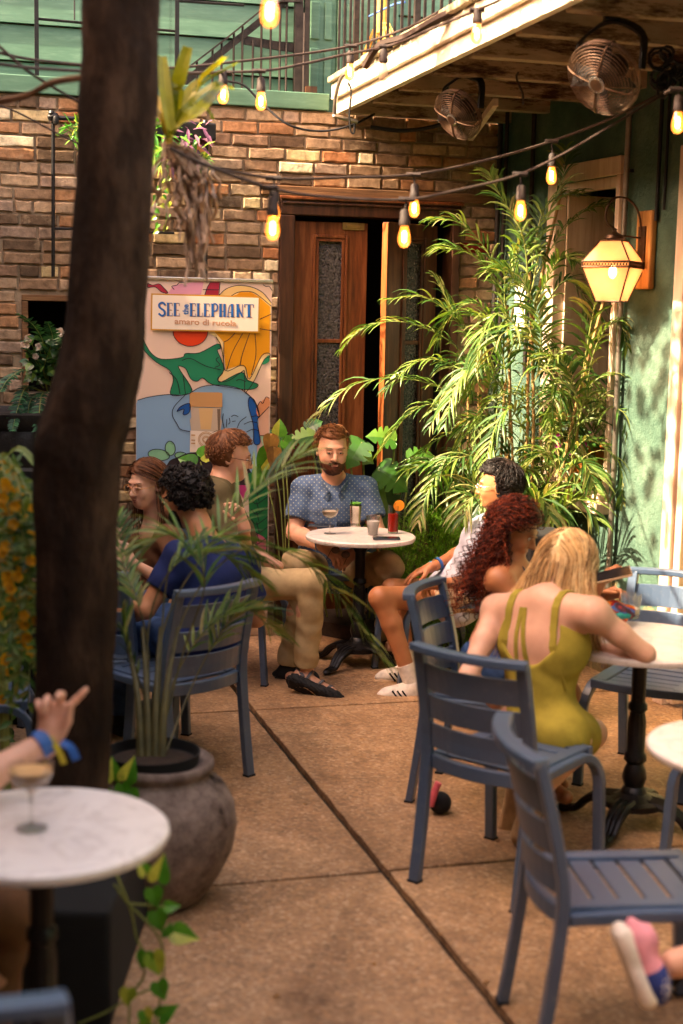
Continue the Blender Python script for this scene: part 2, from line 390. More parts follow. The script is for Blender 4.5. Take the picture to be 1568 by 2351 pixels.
# ================================================================== ground and paving
mb = MB(); mb.box((0, 0, -.06), (60, 60, .06)); tag(mb.build('ground', 'joint'), kind='structure')
J0 = G(882.5, 1999); JD = V((-math.sin(YA), math.cos(YA), 0))
Ja = G(575, 1625); JDIR = (Ja - J0).normalized(); JX = V((UD.x, UD.y, 0)); SP = (G(575, 1630) - J0).length
mb = MB(); g = .016
for i in range(-4, 4):
    for j in range(-4, 4):
        def q(a, b): return J0 + JX * (a * 2.25) + JDIR * (b * SP)
        gx = .02 if True else 0
        c = [q(i, j) + JX * .015 + JDIR * .010, q(i + 1, j) - JX * .015 + JDIR * .010, q(i + 1, j + 1) - JX * .015 - JDIR * .010, q(i, j + 1) + JX * .015 - JDIR * .010]
        n = 26; top = []
        for k in range(4):                                  # worn, slightly wandering slab edges
            a, b = c[k], c[(k + 1) % 4]; nn = (b - a).normalized().cross(V((0, 0, 1)))
            for e in range(n):
                top.append(a.lerp(b, e / n) + nn * random.uniform(-.0025, .0025))
        vs = [v + V((0, 0, -.03)) for v in top] + top; N = len(top)
        mb.add([tuple(v) for v in vs], [tuple(range(N, 2 * N))] + [(e, (e + 1) % N, N + (e + 1) % N, N + e) for e in range(N)])
tag(mb.build('pavement', 'paving', bevel=.004), kind='structure')
# ================================================================== back brick wall
du0, _ = WP(640, 700); du1, _ = WP(1050, 700); _, dz1 = WP(845, 447 + 10)
_, ztop = WP(400, 236); CH = .0738
cu0, cz1 = WP(50, 676); cu1, _ = WP(178, 676); _, cz0 = WP(60, 905)
lu0, lz0 = WP(600, 446); _, lz1 = WP(600, 424); lu1 = UC
wall = thing('brick_wall', W(-1.2, 0), 'old brown and orange brick courtyard wall behind the seated people', 'wall')
mb = MB(); UL = -4.2; TH = .3
def solid(u0, u1, z0, z1, off0=-TH, off1=-.012, m=mb, mi=0):
    m.box(W((u0 + u1) / 2, (z0 + z1) / 2, (off0 + off1) / 2), (u1 - u0, off1 - off0, z1 - z0), (UD, NB, V((0, 0, 1))), mi)
solid(UL, cu0, 0, ztop); solid(cu0, cu1, 0, cz0); solid(cu0, cu1, cz1, ztop); solid(cu1, du0, 0, ztop); solid(du0, du1, dz1, ztop); solid(du1, UC + .3, 0, ztop)
mb.build('mortar', 'mortar', wall)
bm_ = MB(); rows = int(ztop / CH)
for r in range(rows + 1):
    z0 = ztop - (r + 1) * CH; z1 = z0 + CH - .013
    if z1 < .02: break
    u = UL + (r % 2) * .11 + random.uniform(-.03, .03)
    while u < UC:
        L = .205 if random.random() < .8 else .1
        L += random.uniform(-.01, .012); a, b = u, min(u + L, UC + .02); u += L + .015
        segs = [(a, b)]
        for (x0, x1, y0, y1) in ((du0 - .0, du1, 0, dz1), (cu0, cu1, cz0, cz1), (lu0, lu1, lz0 - .01, lz1)):
            if z1 > y0 and z0 < y1:
                ns = []
                for (p, q_) in segs:
                    if q_ <= x0 or p >= x1: ns.append((p, q_)); continue
                    if p < x0 - .04: ns.append((p, x0 - .006))
                    if q_ > x1 + .04: ns.append((x1 + .006, q_))
                segs = ns
        for (p, q_) in segs:
            o1 = random.uniform(-.002, .008); j = lambda s=.0048: random.uniform(-s, s); zz = [z0, z1]
            um = (p + q_) / 2
            vs = []
            n = 4
            for off, ins in ((-.03, 0), (o1 - .005, 0), (o1, .006)):
                for k in range(n + 1): vs.append(W(p + ins + (q_ - p - 2 * ins) * k / n, z0 + ins + j(), off))
                for k in range(n + 1): vs.append(W(q_ - ins - (q_ - p - 2 * ins) * k / n, z1 - ins + j(), off))
            N = 2 * n + 2; fs = []
            for l in range(2):
                for k in range(N): fs.append((l * N + k, l * N + (k + 1) % N, (l + 1) * N + (k + 1) % N, (l + 1) * N + k))
            fs.append(tuple(2 * N + k for k in range(N)))
            bm_.add(vs, fs)
bm_.build('brickwork', 'brick', wall)
mb = MB(); solid(lu0, lu1 - .002, lz0, lz1, -.05, .014, mb); mb.build('lintel', 'old_lintel', wall, bevel=.005)
# black boxes behind the openings, their colour standing in for unlit rooms
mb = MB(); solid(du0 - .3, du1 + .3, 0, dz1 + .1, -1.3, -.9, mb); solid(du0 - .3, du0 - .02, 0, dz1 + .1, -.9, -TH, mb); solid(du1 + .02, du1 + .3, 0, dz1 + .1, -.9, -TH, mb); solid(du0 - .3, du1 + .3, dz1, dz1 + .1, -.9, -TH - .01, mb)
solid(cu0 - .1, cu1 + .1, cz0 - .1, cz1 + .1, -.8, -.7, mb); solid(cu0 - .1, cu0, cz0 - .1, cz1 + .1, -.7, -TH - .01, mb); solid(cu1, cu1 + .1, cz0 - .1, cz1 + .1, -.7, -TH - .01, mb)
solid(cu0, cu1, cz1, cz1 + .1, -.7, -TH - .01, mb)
mb.build('black_room_box', 'black', wall)
mb = MB(); fw = .035
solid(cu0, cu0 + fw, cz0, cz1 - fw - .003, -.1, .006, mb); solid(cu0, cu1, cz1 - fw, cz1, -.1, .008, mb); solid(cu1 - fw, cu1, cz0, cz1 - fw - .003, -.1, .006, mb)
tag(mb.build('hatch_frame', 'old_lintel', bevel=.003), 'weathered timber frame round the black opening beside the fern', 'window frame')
# ================================================================== double door
fr = thing('double_door', W((du0 + du1) / 2, 0), 'worn brown double door with frosted glass panels, right leaf standing ajar', 'door')
jw = .09
_, fz = WP(845, 500)
mb = MB(); solid(du0, du0 + jw, 0, fz - .003, -.16, .025, mb); solid(du1 - jw * .6, du1, 0, fz - .003, -.16, .025, mb); solid(du0, du1, fz, dz1, -.16, .022, mb)
solid(du0 + .01, du1 - .01, dz1 - .05, dz1 - .035, .0221, .035, mb)
mb.build('door_frame', 'dark_wood', fr, bevel=.006)
mb = MB(); solid(du0 - .01, du1 + .01, dz1 - .022, dz1 - .002, .0222, .04, mb); mb.build('header_moulding', 'door_wood', fr, bevel=.005)
def leaf(o, d, n, wd, z0, z1, mat, parent, gx0, gx1, gz, mid, dark=False):
    # o hinge-side base corner, d direction across, n outward normal
    root = MB(); th = .045; Z = V((0, 0, 1)); ax = (d, n, Z)
    def bx(a, b, y0, y1, o0, o1, m=root, mi=0): m.box(o + d * (a + b) / 2 + Z * (y0 + y1) / 2 + n * (o0 + o1) / 2, (b - a, o1 - o0, y1 - y0), ax, mi)
    bx(0, gx0, z0, z1, -th, 0); bx(gx1, wd, z0, z1, -th, 0); bx(gx0, gx1, gz[1], z1, -th, 0); bx(gx0, gx1, z0, gz[0], -th, 0); bx(gx0, gx1, mid - .012, mid + .012, -th + .01, -.006)
    q_ = root.build('door_leaf', mat, parent, bevel=.003)
    tr = MB(); m_ = .022
    for k, pr in ((0, .012), (1, .006)):
        a = gx0 - m_ * (1 - k); b = gx1 + m_ * (1 - k); y0 = gz[0] - m_ * (1 - k); y1 = gz[1] + m_ * (1 - k); e = m_ * .8
        bx(a, a + e, y0, y1, .0005, pr, tr); bx(b - e, b, y0, y1, .0005, pr, tr); bx(a + e + .001, b - e - .001, y1 - e, y1, .0005, pr, tr); bx(a + e + .001, b - e - .001, y0, y0 + e, .0005, pr, tr)
    tr.build('glass_moulding', 'door_shaded' if dark else 'door_wood', None, local=True, bevel=.004).parent = q_
    gl = MB(); bx(gx0 + .002, gx1 - .002, gz[0], gz[1], -th * .6, -th * .4, gl); gl.build('glass_panel', 'door_glass', None, local=True).parent = q_
    pn = MB(); bx(gx0 - .02, gx1 + .02, z0 + .25, gz[0] - .12, .0005, .014, pn); pn.build('lower_panel', mat, None, local=True, bevel=.01).parent = q_
    return q_
a0, lt = WP(674, 507, -.04); a1, _ = WP(845, 507, -.04); g0, gt = WP(726, 547, -.04); g1, _ = WP(791, 547, -.04); _, gm = WP(755, 783, -.04)
l1 = leaf(W(a0, 0, -.04), UD, NB, a1 - a0, .02, lt, 'door_wood', fr, g0 - a0, g1 - a0, (.62, gt), gm)
h0, _ = WP(1000, 700, -.03); th_ = rad(30); dd = (-UD * math.cos(th_) + NB * math.sin(th_)); dn = (UD * math.sin(th_) + NB * math.cos(th_))
l2 = leaf(W(h0, 0, -.03), dd, dn, .455, .02, lt - .0, 'door_shaded', fr, .13, .30, (.62, gt), gm, True)
mb = MB(); mb.box(W(h0, (lt + .02) / 2, -.03) + dd * .4575 - dn * .0225, (.004, .044, lt - .03), (dd, dn, V((0, 0, 1)))); mb.build('leaf_edge', 'sunlit_edge_wood', None, local=True).parent = l2
mb = MB(); bu, bz = WP(815, 519, 0)
solid(bu - .07, bu + .07, bz - .022, bz + .022, -.038, -.03, mb); solid(bu - .05, bu + .04, bz - .008, bz + .008, -.0299, -.018, mb); mb.box(W(bu - .02, bz + .008, -.016), (.02, .02, .012), (UD, NB, V((0, 0, 1))))
mb.build('bolt_latch', 'brass', None, local=True, bevel=.002).parent = l1
for zz in (WP(668, 590)[1], WP(668, 1100)[1]):
    mb = MB(); mb.tube([W(a0 - .005, zz - .055, -.03), W(a0 - .005, zz + .055, -.03)], .009, 8); mb.build('hinge', 'iron', None, local=True).parent = l1
# step of the door
# ================================================================== green upper storey behind and above the wall
gw = thing('clapboard_wall', W(-1.2, ztop, -.3), 'green painted upper storey of wide boards above the brick wall', 'wall')
mb = MB(); bs, bz_ = WP(0, 168)
_, zb0 = WP(0, 137, -.3)
for i in range(-2, 12):
    z = zb0 + i * .213
    if z < ztop - .3: continue
    c0 = (z + .1)
    vs = []; 
    for u in (UL - 1, UC + 3):
        vs += [W(u, z, -.27), W(u, z + .204, -.292), W(u, z + .204, -.32), W(u, z, -.30)]
    mb.add(vs, [(0, 1, 2, 3), (7, 6, 5, 4), (0, 4, 5, 1), (1, 5, 6, 2), (2, 6, 7, 3), (3, 7, 4, 0)])
mb.build('boards', 'green_paint', gw)
mb = MB(); solid(UL - 1, UC + 3, ztop - .2, 6.2, -.6, -.325, mb); mb.build('backing', 'dark_wood', gw)
ub, zb = WP(757, 200, .02)
mb = MB(); _, bt = WP(0, 168, .02); solid(UL, ub, ztop + .004, bt, -.3, .02, mb); mb.build('sill_beam', 'green_paint', gw, bevel=.006)
# paneled green door on the gallery
gd = thing('gallery_door', W(WP(740, 100, -.2)[0], ztop, -.2), 'green panelled door at the head of the gallery stair', 'door')
mb = MB(); u0, _ = WP(700, 100, -.2); u1, _ = WP(772, 100, -.2); solid(u0, u1, ztop + .02, 5.6, -.24, -.2, mb); solid(u1 + .03, u1 + .4, ztop + .02, 5.6, -.24, -.2, mb); solid(u1 + .002, u1 + .028, ztop + .02, 5.6, -.24, -.17, mb); mb.build('door_slab', 'green_paint', gd, bevel=.004)
for (pu0, pu1) in ((u0 + .03, u0 + .09), (u0 + .12, u1 - .03), (u1 + .06, u1 + .16), (u1 + .2, u1 + .36)):
    for (z0, z1) in ((ztop + .1, WP(740, 112, -.2)[1]), (WP(740, 92, -.2)[1], WP(740, 5, -.2)[1]), (WP(740, 5, -.2)[1] + .06, 5.4)):
        mb = MB(); solid(pu0, pu1, z0, z1, -.1995, -.185, mb); mb.build('door_panel', 'green_paint', gd, bevel=.008)
# iron stair and railing in front of the green boards
sr = thing('stair_railing', W(WP(600, 190, -.1)[0], bt, -.1), 'rusty black iron stair railing rising in front of the green boards', 'railing')
def WQ(px, py, off): u, z = WP(px, py, off); return W(u, z, off)
hr = [WQ(x, y, -.1) for x, y in ((360, 208), (430, 157), (520, 88), (598, 25), (622, 8), (645, 3), (690, 3))]
mb = MB(); mb.path(hr, .022, .01, NB); mb.build('handrail', 'rust_iron', sr)
mb = MB(); mb.path([WQ(410, 200, -.12), WQ(530, 103, -.12), WQ(640, 15, -.12), WQ(700, -35, -.12)], .02, .04, NB); mb.path([WQ(560, 92, -.13), WQ(640, 106, -.13), WQ(690, 112, -.13)], .02, .05, NB); mb.build('stringer', 'rust_iron', sr)
for bx_, ty in ((452, 140), (488, 112), (509, 96), (537, 76), (557, 60), (581, 92), (601, 22), (622, 60), (644, 8), (659, 6)):
    mb = MB(); mb.tube([WQ(bx_, ty, -.11), W(WP(bx_, ty, -.11)[0], bt - .02, -.11)], .0075, 6); mb.build('baluster', 'rust_iron', sr)
for x, wd in ((686, .05), (705, .03)):
    mb = MB(); u = WP(x, 100, -.1)[0]; solid(u - wd / 2, u + wd / 2, bt - .01, 5.6, -.14, -.1, mb); mb.build('newel_post', 'rust_iron', sr)
mb = MB(); u = WP(697, 100, -.12)[0]; solid(u - .006, u + .006, bt - .01, WP(697, 30, -.12)[1], -.13, -.11, mb); mb.build('pale_strip', 'casing', sr)
mb = MB(); solid(WP(703, 1, -.1)[0], WP(728, 1, -.1)[0], bt, bt + .05, -.18, -.06, mb); mb.build('step_tread', 'dark_wood', sr)
wg = thing('window_guard', W(WP(250, 100, -.1)[0], bt, -.1), 'thin black iron guard bars standing across the green boards at left', 'guard rail')
for x in (84, 407, -60):
    mb = MB(); u = WP(x, 60, -.1)[0]; solid(u - .012, u + .012, bt - .0, 5.6, -.12, -.1, mb); mb.build('post', 'iron', wg)
for (x0, y0, x1, y1) in ((84, 43, 407, 72), (407, 2, 560, 12)):
    mb = MB(); mb.tube([WQ(x0, y0, -.115), WQ(x1, y1, -.115)], .008, 6); mb.build('cross_bar', 'iron', wg)
mb = MB(); mb.tube([WQ(171, 0, -.11), WQ(171, 46, -.11)], .005, 6); mb.build('thin_bar', 'iron', wg)
# ================================================================== balcony
bal = thing('balcony', W(WP(770, 250)[0], 3.2), 'weathered balcony with white painted fascia and peeling beams overhead', 'balcony')
ub2, zf0 = WP(772, 262, .03); BO = W(ub2, 0, .0); BD = V((math.sin(YA), -math.cos(YA), 0)); BR = UD
zf1 = WP(772, 229, .03)[1]; zf2 = WP(767, 192, .03)[1]
def bb(m, r0, r1, t0, t1, z0, z1, mi=0): m.box(BO + BR * (r0 + r1) / 2 + BD * (t0 + t1) / 2 + V((0, 0, (z0 + z1) / 2)), (r1 - r0, t1 - t0, z1 - z0), (BR, BD, V((0, 0, 1))), mi)
BL = 6.2
mb = MB()
for a, b in ((.02, 2.1), (2.104, 4.2), (4.204, BL)): bb(mb, 0, .04, a, b, zf0, zf1 - .002)
for a, b in ((.015, 3.3), (3.303, BL)): bb(mb, -.03, .04, a, b, zf1, zf2)
mb.build('fascia', 'white_paint', bal, bevel=.004)
mb = MB(); random.seed(3)
for i in range(40):
    a = .01 + i * .155; bb(mb, -.05 - random.uniform(0, .02), 4.5, a, a + .148, zf2 + .003, zf2 + .035 + random.uniform(0, .006))
mb.build('deck_boards', 'deck_edge', bal, bevel=.006)
for i, tt in enumerate((.12, .62, 1.13, 1.67, 2.2, 2.78, 3.3, 3.8, 4.3, 4.9, 5.5)):
    mb = MB(); bb(mb, .045, 4.5, tt, tt + .065, zf0 - .012, zf2 - .02); mb.build('joist', 'peeling', bal, bevel=.005)
mb = MB(); bb(mb, .045, 4.5, .02, BL, zf2 - .018, zf2 + .001); mb.build('soffit', 'peeling', bal)
brl = thing('balcony_railing', BO + V((0, 0, zf2)), 'black iron balusters along the edge of the balcony', 'railing')
for i in range(26):
    a = BO + BD * (.06 + i * .125) + V((0, 0, zf2 + .03)); thick = i % 9 == 3
    mb = MB(); mb.box(a + V((0, 0, .55)), ((.03, .03, 1.1) if thick else (.013, .013, 1.1)), (BR, BD, V((0, 0, 1)))); mb.build('baluster', 'rust_iron', brl)
mb = MB(); bb(mb, -.02, .02, 0, BL, zf2 + 1.13, zf2 + 1.16); mb.build('top_rail', 'rust_iron', brl)
br = thing('broom', BO + BD * .6 + BR * .12 + V((0, 0, zf2 + .04)), 'pale straw broom standing upside the balcony balusters', 'broom')
mb = MB(); b0 = BO + BD * .62 + BR * .1 + V((0, 0, zf2 + .05))
random.seed(2)
for k in range(46):
    a = random.uniform(-1, 1); b = random.uniform(-1, 1); p0 = b0 + BR * a * .09 + BD * b * .16; p1 = b0 + BR * a * .03 + BD * b * .04 + V((0, 0, .2))
    mb.tube([p0, p0.lerp(p1, .5) + BD * b * .02, p1], .006, 4)
mb.build('bristles', 'straw', br)
mb = MB(); mb.tube([b0 + V((0, 0, .15)), b0 + V((0, 0, .42))], .032, 10); mb.build('handle', 'straw', br)
# the dark upper wall portion needs nothing: the right wall runs up to the deck
# ================================================================== right green stucco wall with window, door casing, pipes
rw = thing('stucco_wall', Rw(1.5, 0), 'mottled green stucco wall with crumbling plaster near its foot', 'wall')
wt0, _ = RP(1258, 700); wt1, _ = RP(1420, 600); wzt = RP(1420, 402)[1]; wzb = RP(1386, 1150)[1]
ct0 = RP(1532, 1300)[0]; ct1 = ct0 + .14
mb = MB()
def rb(m, t0, t1, z0, z1, o0, o1, mi=0): m.box(Rw((t0 + t1) / 2, (z0 + z1) / 2, (o0 + o1) / 2), (t1 - t0, o1 - o0, z1 - z0), (RD, NR, V((0, 0, 1))), mi)
ZT = 3.9
rb(mb, -.1, wt0, 0, ZT, -.3, 0); rb(mb, wt0, wt1, 0, wzb, -.3, 0); rb(mb, wt0, wt1, wzt, ZT, -.3, 0); rb(mb, wt1, ct0 + .06, 0, ZT, -.3, 0); rb(mb, ct0 + 1.2, ct0 + 9, 0, ZT, -.3, 0); rb(mb, ct0 + .06, ct0 + 1.2, 2.7, ZT, -.3, 0)
mb.build('stucco', 'stucco', rw)
cs = thing('side_door', Rw(ct0 + .6, 0), 'olive door in a peeling pinkish timber casing at the right edge', 'door')
mb = MB(); rb(mb, ct0, ct0 + .085, 0.0, 2.8, .002, .05); mb.build('casing_board', 'casing', cs, bevel=.006)
mb = MB(); rb(mb, ct0 + .095, ct0 + .15, 0.02, 2.75, -.05, .03); mb.build('inner_casing', 'casing', cs, bevel=.006)
t_ = simple('olive_door', srgb('7d7a55'), .6, var=.2, scale=4)
mb = MB(); rb(mb, ct0 + .152, ct0 + 1.2, .02, 2.7, -.09, -.05); mb.build('door_slab', 'olive_door', cs)
wn = thing('window', Rw((wt0 + wt1) / 2, wzb), 'deep cream window opening behind the bamboo palms', 'window')
mb = MB(); f = .09; e = .02
rb(mb, wt0 - e, wt0 + f, wzb, wzt, -.05, .02); rb(mb, wt1 - .03, wt1 + .01, wzb, wzt, -.05, .02); rb(mb, wt0 - e, wt1 + .01, wzt + .001, wzt + .1, -.05, .022)
rb(mb, wt0 + f + .001, wt1 - .031, wzt - .06, wzt, -.05, -.01); mb.build('window_frame', 'casing', wn, bevel=.005)
mb = MB(); rb(mb, wt0 + f, wt0 + f + .02, wzb, wzt - .06, -.35, -.051)
mb.build('reveal', 'casing', wn)
mb = MB(); rb(mb, wt0 - .1, wt1 + .02, wzb - .07, wzb + .0, -.28, .09); rb(mb, wt0 - .02, wt1, wzb + .001, wzb + .035, -.28, .05); mb.build('window_sill', 'casing', wn, bevel=.012)
mb = MB(); rb(mb, wt0 - .1, wt1 + .5, wzb - .1, wzt + .3, -1.0, -.9); rb(mb, wt0 - .1, wt1 + .5, wzt + .002, wzt + .3, -.899, -.301); rb(mb, wt1 + .002, wt1 + .5, wzb - .1, wzt, -.899, -.301); rb(mb, wt0 - .14, wt0 - .101, wzb - .1, wzt + .3, -.9, -.302); mb.build('black_window_box', 'black', wn)  # black boxes stand in for the unlit room and shut out stray light
mb = MB()
for tt in (wt0 + .42, wt0 + .62): rb(mb, tt, tt + .03, wzb + .04, wzt - .07, -.3, -.27)
for zz in (wzb + .45, wzb + .9, wzb + 1.35): rb(mb, wt0 + .12, wt1 - .03, zz, zz + .02, -.269, -.25)
mb.build('sash_bars', 'dark_wood', wn)
def pipe(name, pts, r, mat, label, clips=()):
    q_ = thing(name, pts[-1], label, 'pipe'); mb = MB(); mb.tube(smooth_path(pts, 4), r, 10); mb.build('tube', mat, q_, smooth=True)
    for p in clips:
        mb = MB(); mb.box(p + NR * -.012, (.06, .016, .016), (RD, NR, V((0, 0, 1)))); mb.build('pipe_clip', 'iron', q_)
    return q_
def RQ(px, py, off): t, z = RP(px, py, off); return Rw(t, z, off)
tp = RP(1427, 500, .035)[0] + .03
pipe('conduit_pipe', [Rw(tp, 3.3, .035), Rw(tp, 2.2, .035), Rw(tp + .01, 1.2, .035), Rw(tp, .05, .035)], .016, 'conduit', 'grey metal conduit pipe running down beside the window', (Rw(tp, 2.72, .03), Rw(tp, .95, .03)))
tp2 = RP(1508, 400, .03)[0]
pipe('thin_conduit', [Rw(tp2, 3.3, .02), Rw(tp2, 2.45, .02)], .011, 'iron', 'thin dark conduit dropping to the lantern bracket')
pipe('thin_conduit', [Rw(tp2 + .06, 3.3, .015), Rw(tp2 + .06, 2.5, .015)], .008, 'iron', 'thinner dark wire conduit just right of the lantern conduit')
tc = .18
for dx, rr, lb in ((.1, .016, 'brownish vertical pipe nearest the dark wall corner'), (.19, .013, 'second brownish vertical pipe from the dark corner'), (.55, .014, 'vertical pipe just left of the cream window frame')):
    pipe('wall_pipe', [Rw(dx, 3.25, .03), Rw(dx, 1.6, .03)], rr, 'rust_iron', lb)
mb = MB(); mb.path([Rw(.25, 3.02, .3), Rw(1.0, 3.12, .5)], .04, .03, V((0, 0, 1))); tag(mb.build('timber_batten', 'casing'), 'pale timber batten under the balcony near the larger fan', 'batten')
# off-frame buildings added to cast the courtyard's shade and cut low sky light
def off_building(name, x0, x1, y0, y1, h, label):
    q_ = thing(name, ((x0 + x1) / 2, (y0 + y1) / 2, 0), label, 'building'); mb = MB(); mb.box(((x0 + x1) / 2, (y0 + y1) / 2, h / 2), (x1 - x0, y1 - y0, h)); mb.build('wall', 'brick_flat', q_)
    mb = MB(); mb.box(((x0 + x1) / 2, (y0 + y1) / 2, h + .06), (x1 - x0 + .3, y1 - y0 + .3, .12)); mb.build('roof', 'dark_wood', q_)
simple('brick_flat', srgb('6a5444'), .9, var=.15, scale=8)
q_ = thing('side_shade_building', (-3.4, 5, 0), 'unseen brick building added on the left to shade the courtyard', 'building')
mb = MB(); SO = V((-2.75, 6.1, 0)); mb.box(SO + NR * 1.2 + RD * 2.5 + V((0, 0, 2.15)), (16, 2.0, 4.3), (RD, NR, V((0, 0, 1)))); mb.build('wall', 'brick_flat', q_)
mb = MB(); mb.box(SO + NR * 1.2 + RD * 2.5 + V((0, 0, 4.38)), (16.2, 2.3, .14), (RD, NR, V((0, 0, 1)))); mb.build('roof', 'dark_wood', q_)
off_building('rear_shade_building', -5, 6, -4, -2, 7.0, 'unseen brick building added behind the camera to block low sky light')
# ================================================================== chairs
t = NT('chair_plastic'); n = t.noise(3); M['chair_plastic'] = t.fin(t.mix(t.ramp(t.noise(38, 8, .8), [(.56, (0, 0, 0)), (.72, (.5, .5, .5))]), t.ramp(n, [(.3, srgb('3a4a62')), (.7, srgb('46586f'))]), srgb('7c7f80')), .34, 0, .7); t.bump(t.noise(220), .08, .001)
simple('rubber', (.01, .01, .012), .8)
def post_y(z): return -.215 - .055 * max(0, (.45 - z) / .45) ** 1.3 - .075 * max(0, (z - .5) / .34) ** 1.25
def make_chair():
    r = thing('cafe_chair', (0, 0, 0), 'x', 'chair', 'slatted blue grey plastic cafe chairs')
    Z = V((0, 0, 1)); bulge = .045
    for s in (-1, 1):
        mb = MB(); mb.path([V((s * (.205 - .01 * max(0, z - .5)), post_y(z), z)) for z in (0, .1, .2, .3, .38, .45, .52, .6, .68, .76, .838)], .042, .03, V((1, 0, 0)))
        p = mb.build('rear_leg', 'chair_plastic', r, bevel=.005, local=True)
        mb = MB(); mb.box((s * .205, post_y(0), .004), (.044, .034, .009)); mb.build('foot_cap', 'rubber', p, local=True)
        mb = MB(); pts = [V((s * .2, -.2, .425)), V((s * .2, 0, .43)), V((s * .2, .14, .43))]
        for k in range(1, 7): a = k / 6 * math.pi / 2; pts.append(V((s * (.2 + .004 * k), .14 + .1 * math.sin(a), .33 + .1 * math.cos(a))))
        pts.append(V((s * .226, .262, 0)))
        mb.path(pts, .04, .032, V((1, 0, 0))); p = mb.build('front_leg', 'chair_plastic', r, bevel=.006, local=True)
        mb = MB(); mb.box((s * .226, .262, .004), (.042, .034, .009)); mb.build('foot_cap', 'rubber', p, local=True)
    n = 10
    def arc(z, w=.2, dy=0): return [V((-w + 2 * w * k / n, post_y(z) - bulge * (1 - (2 * k / n - 1) ** 2) + dy, z)) for k in range(n + 1)]
    mb = MB(); mb.path(arc(.84, .222), .028, .05, Z); mb.build('top_rail', 'chair_plastic', r, bevel=.006, local=True)
    for z0, z1 in ((.69, .785), (.585, .672), (.48, .567)):
        mb = MB(); vs = []
        for z in (z0, (z0 + z1) / 2, z1):
            a = arc(z, .19); 
            vs.append((a, z))
        N = n + 1; V_ = []
        for off in (.006, -.006):
            for a, z in vs: V_ += [p + V((0, off, 0)) for p in a]
        fs = []
        for l in range(2):
            for k in range(n):
                q_ = (l * N + k, l * N + k + 1, (l + 1) * N + k + 1, (l + 1) * N + k); fs.append(q_[::-1]); fs.append(tuple(3 * N + i for i in q_))
        for k in range(n): fs.append((k, k + 1, 3 * N + k + 1, 3 * N + k)); fs.append((2 * N + k + 1, 2 * N + k, 5 * N + k, 5 * N + k + 1))
        for l in range(2): fs.append((l * N, 3 * N + l * N, 4 * N + l * N, N + l * N)); fs.append((l * N + n, (l + 1) * N + n, 4 * N + l * N + n, 3 * N + l * N + n))
        mb.add(V_, fs); mb.build('back_slat', 'chair_plastic', r, bevel=.003, local=True)
    mb = MB(); mb.path(arc(.425, .2, .02), .05, .03, Z); mb.build('rear_rail', 'chair_plastic', r, bevel=.005, local=True)
    mb = MB()
    for s in (-1, 1): mb.box((s * .168, .01, .447), (.05, .40, .014))
    ys = [-.19 + .0716 * k for k in range(7)]
    for k in range(6):
        a, b = ys[k] + .005, ys[k + 1] - .005
        mb.box((0, (a + b) / 2, .445 - .006 * math.sin(math.pi * (k + .5) / 6)), (.284, b - a, .012))
    mb.path([V((-.2, .215, .437)), V((-.1, .22, .432)), V((0, .222, .43)), V((.1, .22, .432)), V((.2, .215, .437))], .035, .03, Z)
    mb.build('seat', 'chair_plastic', r, bevel=.004, local=True)
    return r
chair0 = make_chair(); used = [0]
def chair(x, y, face, label):                               # face = horizontal facing vector
    o = chair0 if not used[0] else copy_tree(chair0); used[0] += 1
    o.location = (x, y, 0); f = V(face).to_2d().normalized(); o.rotation_euler = (0, 0, math.atan2(-f.x, f.y)); o['label'] = label; return o
def chair_feet(pl, pr, label, wdt=.41):                     # from the ground pixels of left and right rear feet
    a, b = G(*pl), G(*pr); m = (a + b) / 2; d = (b - a).normalized(); f = V((-d.y, d.x, 0)); c = m + f * .27; return chair(c.x, c.y, f, label)
chair_feet((940, 2020), (1200, 2100), 'blue grey chair the blonde woman in the mustard dress sits on')
a = G(1229, 2470); cf = V((.99, .10, 0)); cl_ = V((-cf.y, cf.x, 0))
ch_fore = chair(*(a + cf * .27 + cl_ * .205).to_2d(), cf, 'empty blue grey chair in the right foreground seen from its side')
a = G(940, 1840); cf = V((.93, -.36, 0)).normalized(); cl_ = V((-cf.y, cf.x, 0))
chair(*(a + cf * .27 + cl_ * .205).to_2d(), cf, 'blue grey chair under the curly haired woman at the marble table')
a = G(572, 1781); cf = V((-.72, .69, 0)).normalized(); cl_ = V((-cf.y, cf.x, 0))
chair(*(a + cf * .27 + cl_ * .205).to_2d(), cf, 'blue grey chair of the man in the navy polo shirt')
# chair of the black haired man, chair of the olive shirt man, chair of the bearded man, and others
a = G(608, 1574); cf = V((.97, -.24, 0)).normalized(); cl_ = V((-cf.y, cf.x, 0))
chair(*(a - cf * .262 + cl_ * .22).to_2d(), cf, 'blue grey chair under the man in the olive T-shirt')
a = G(918, 1580); cf = V((-.96, -.28, 0)).normalized(); cl_ = V((-cf.y, cf.x, 0))
chair(*(a - cf * .262 - cl_ * .22).to_2d(), cf, 'blue grey chair under the black haired man in the pale shirt')
chair(.0, 8.5, (.06, -1, 0), 'blue grey chair under the bearded man behind the round table')
chair(1.345, 6.03, (-.49, -.87, 0), 'empty blue grey chair tucked against the green wall behind the right table')
chair(1.52, 4.95, (-.72, .68, 0), 'dark blue grey chair partly behind the marble top at the right edge')
a = G(300, 1690); cf = V((.55, .83, 0)).normalized(); chair(-1.0, 6.35, (.35, .95, 0), 'shadowed blue grey chair left of the navy shirted man')
chair(-1.62, 6.9, (.9, -.4, 0), 'blue grey chair seen through the yellow flowering shrub')
chair(-1.45, 5.55, (.98, .2, 0), 'blue grey chair low behind the pointing hand at the left edge')
a = G(125, 2300, .84); chair(a.x - .2, a.y + .29, (0, 1, 0), 'nearest blue grey chair with just its top rail showing at lower left')
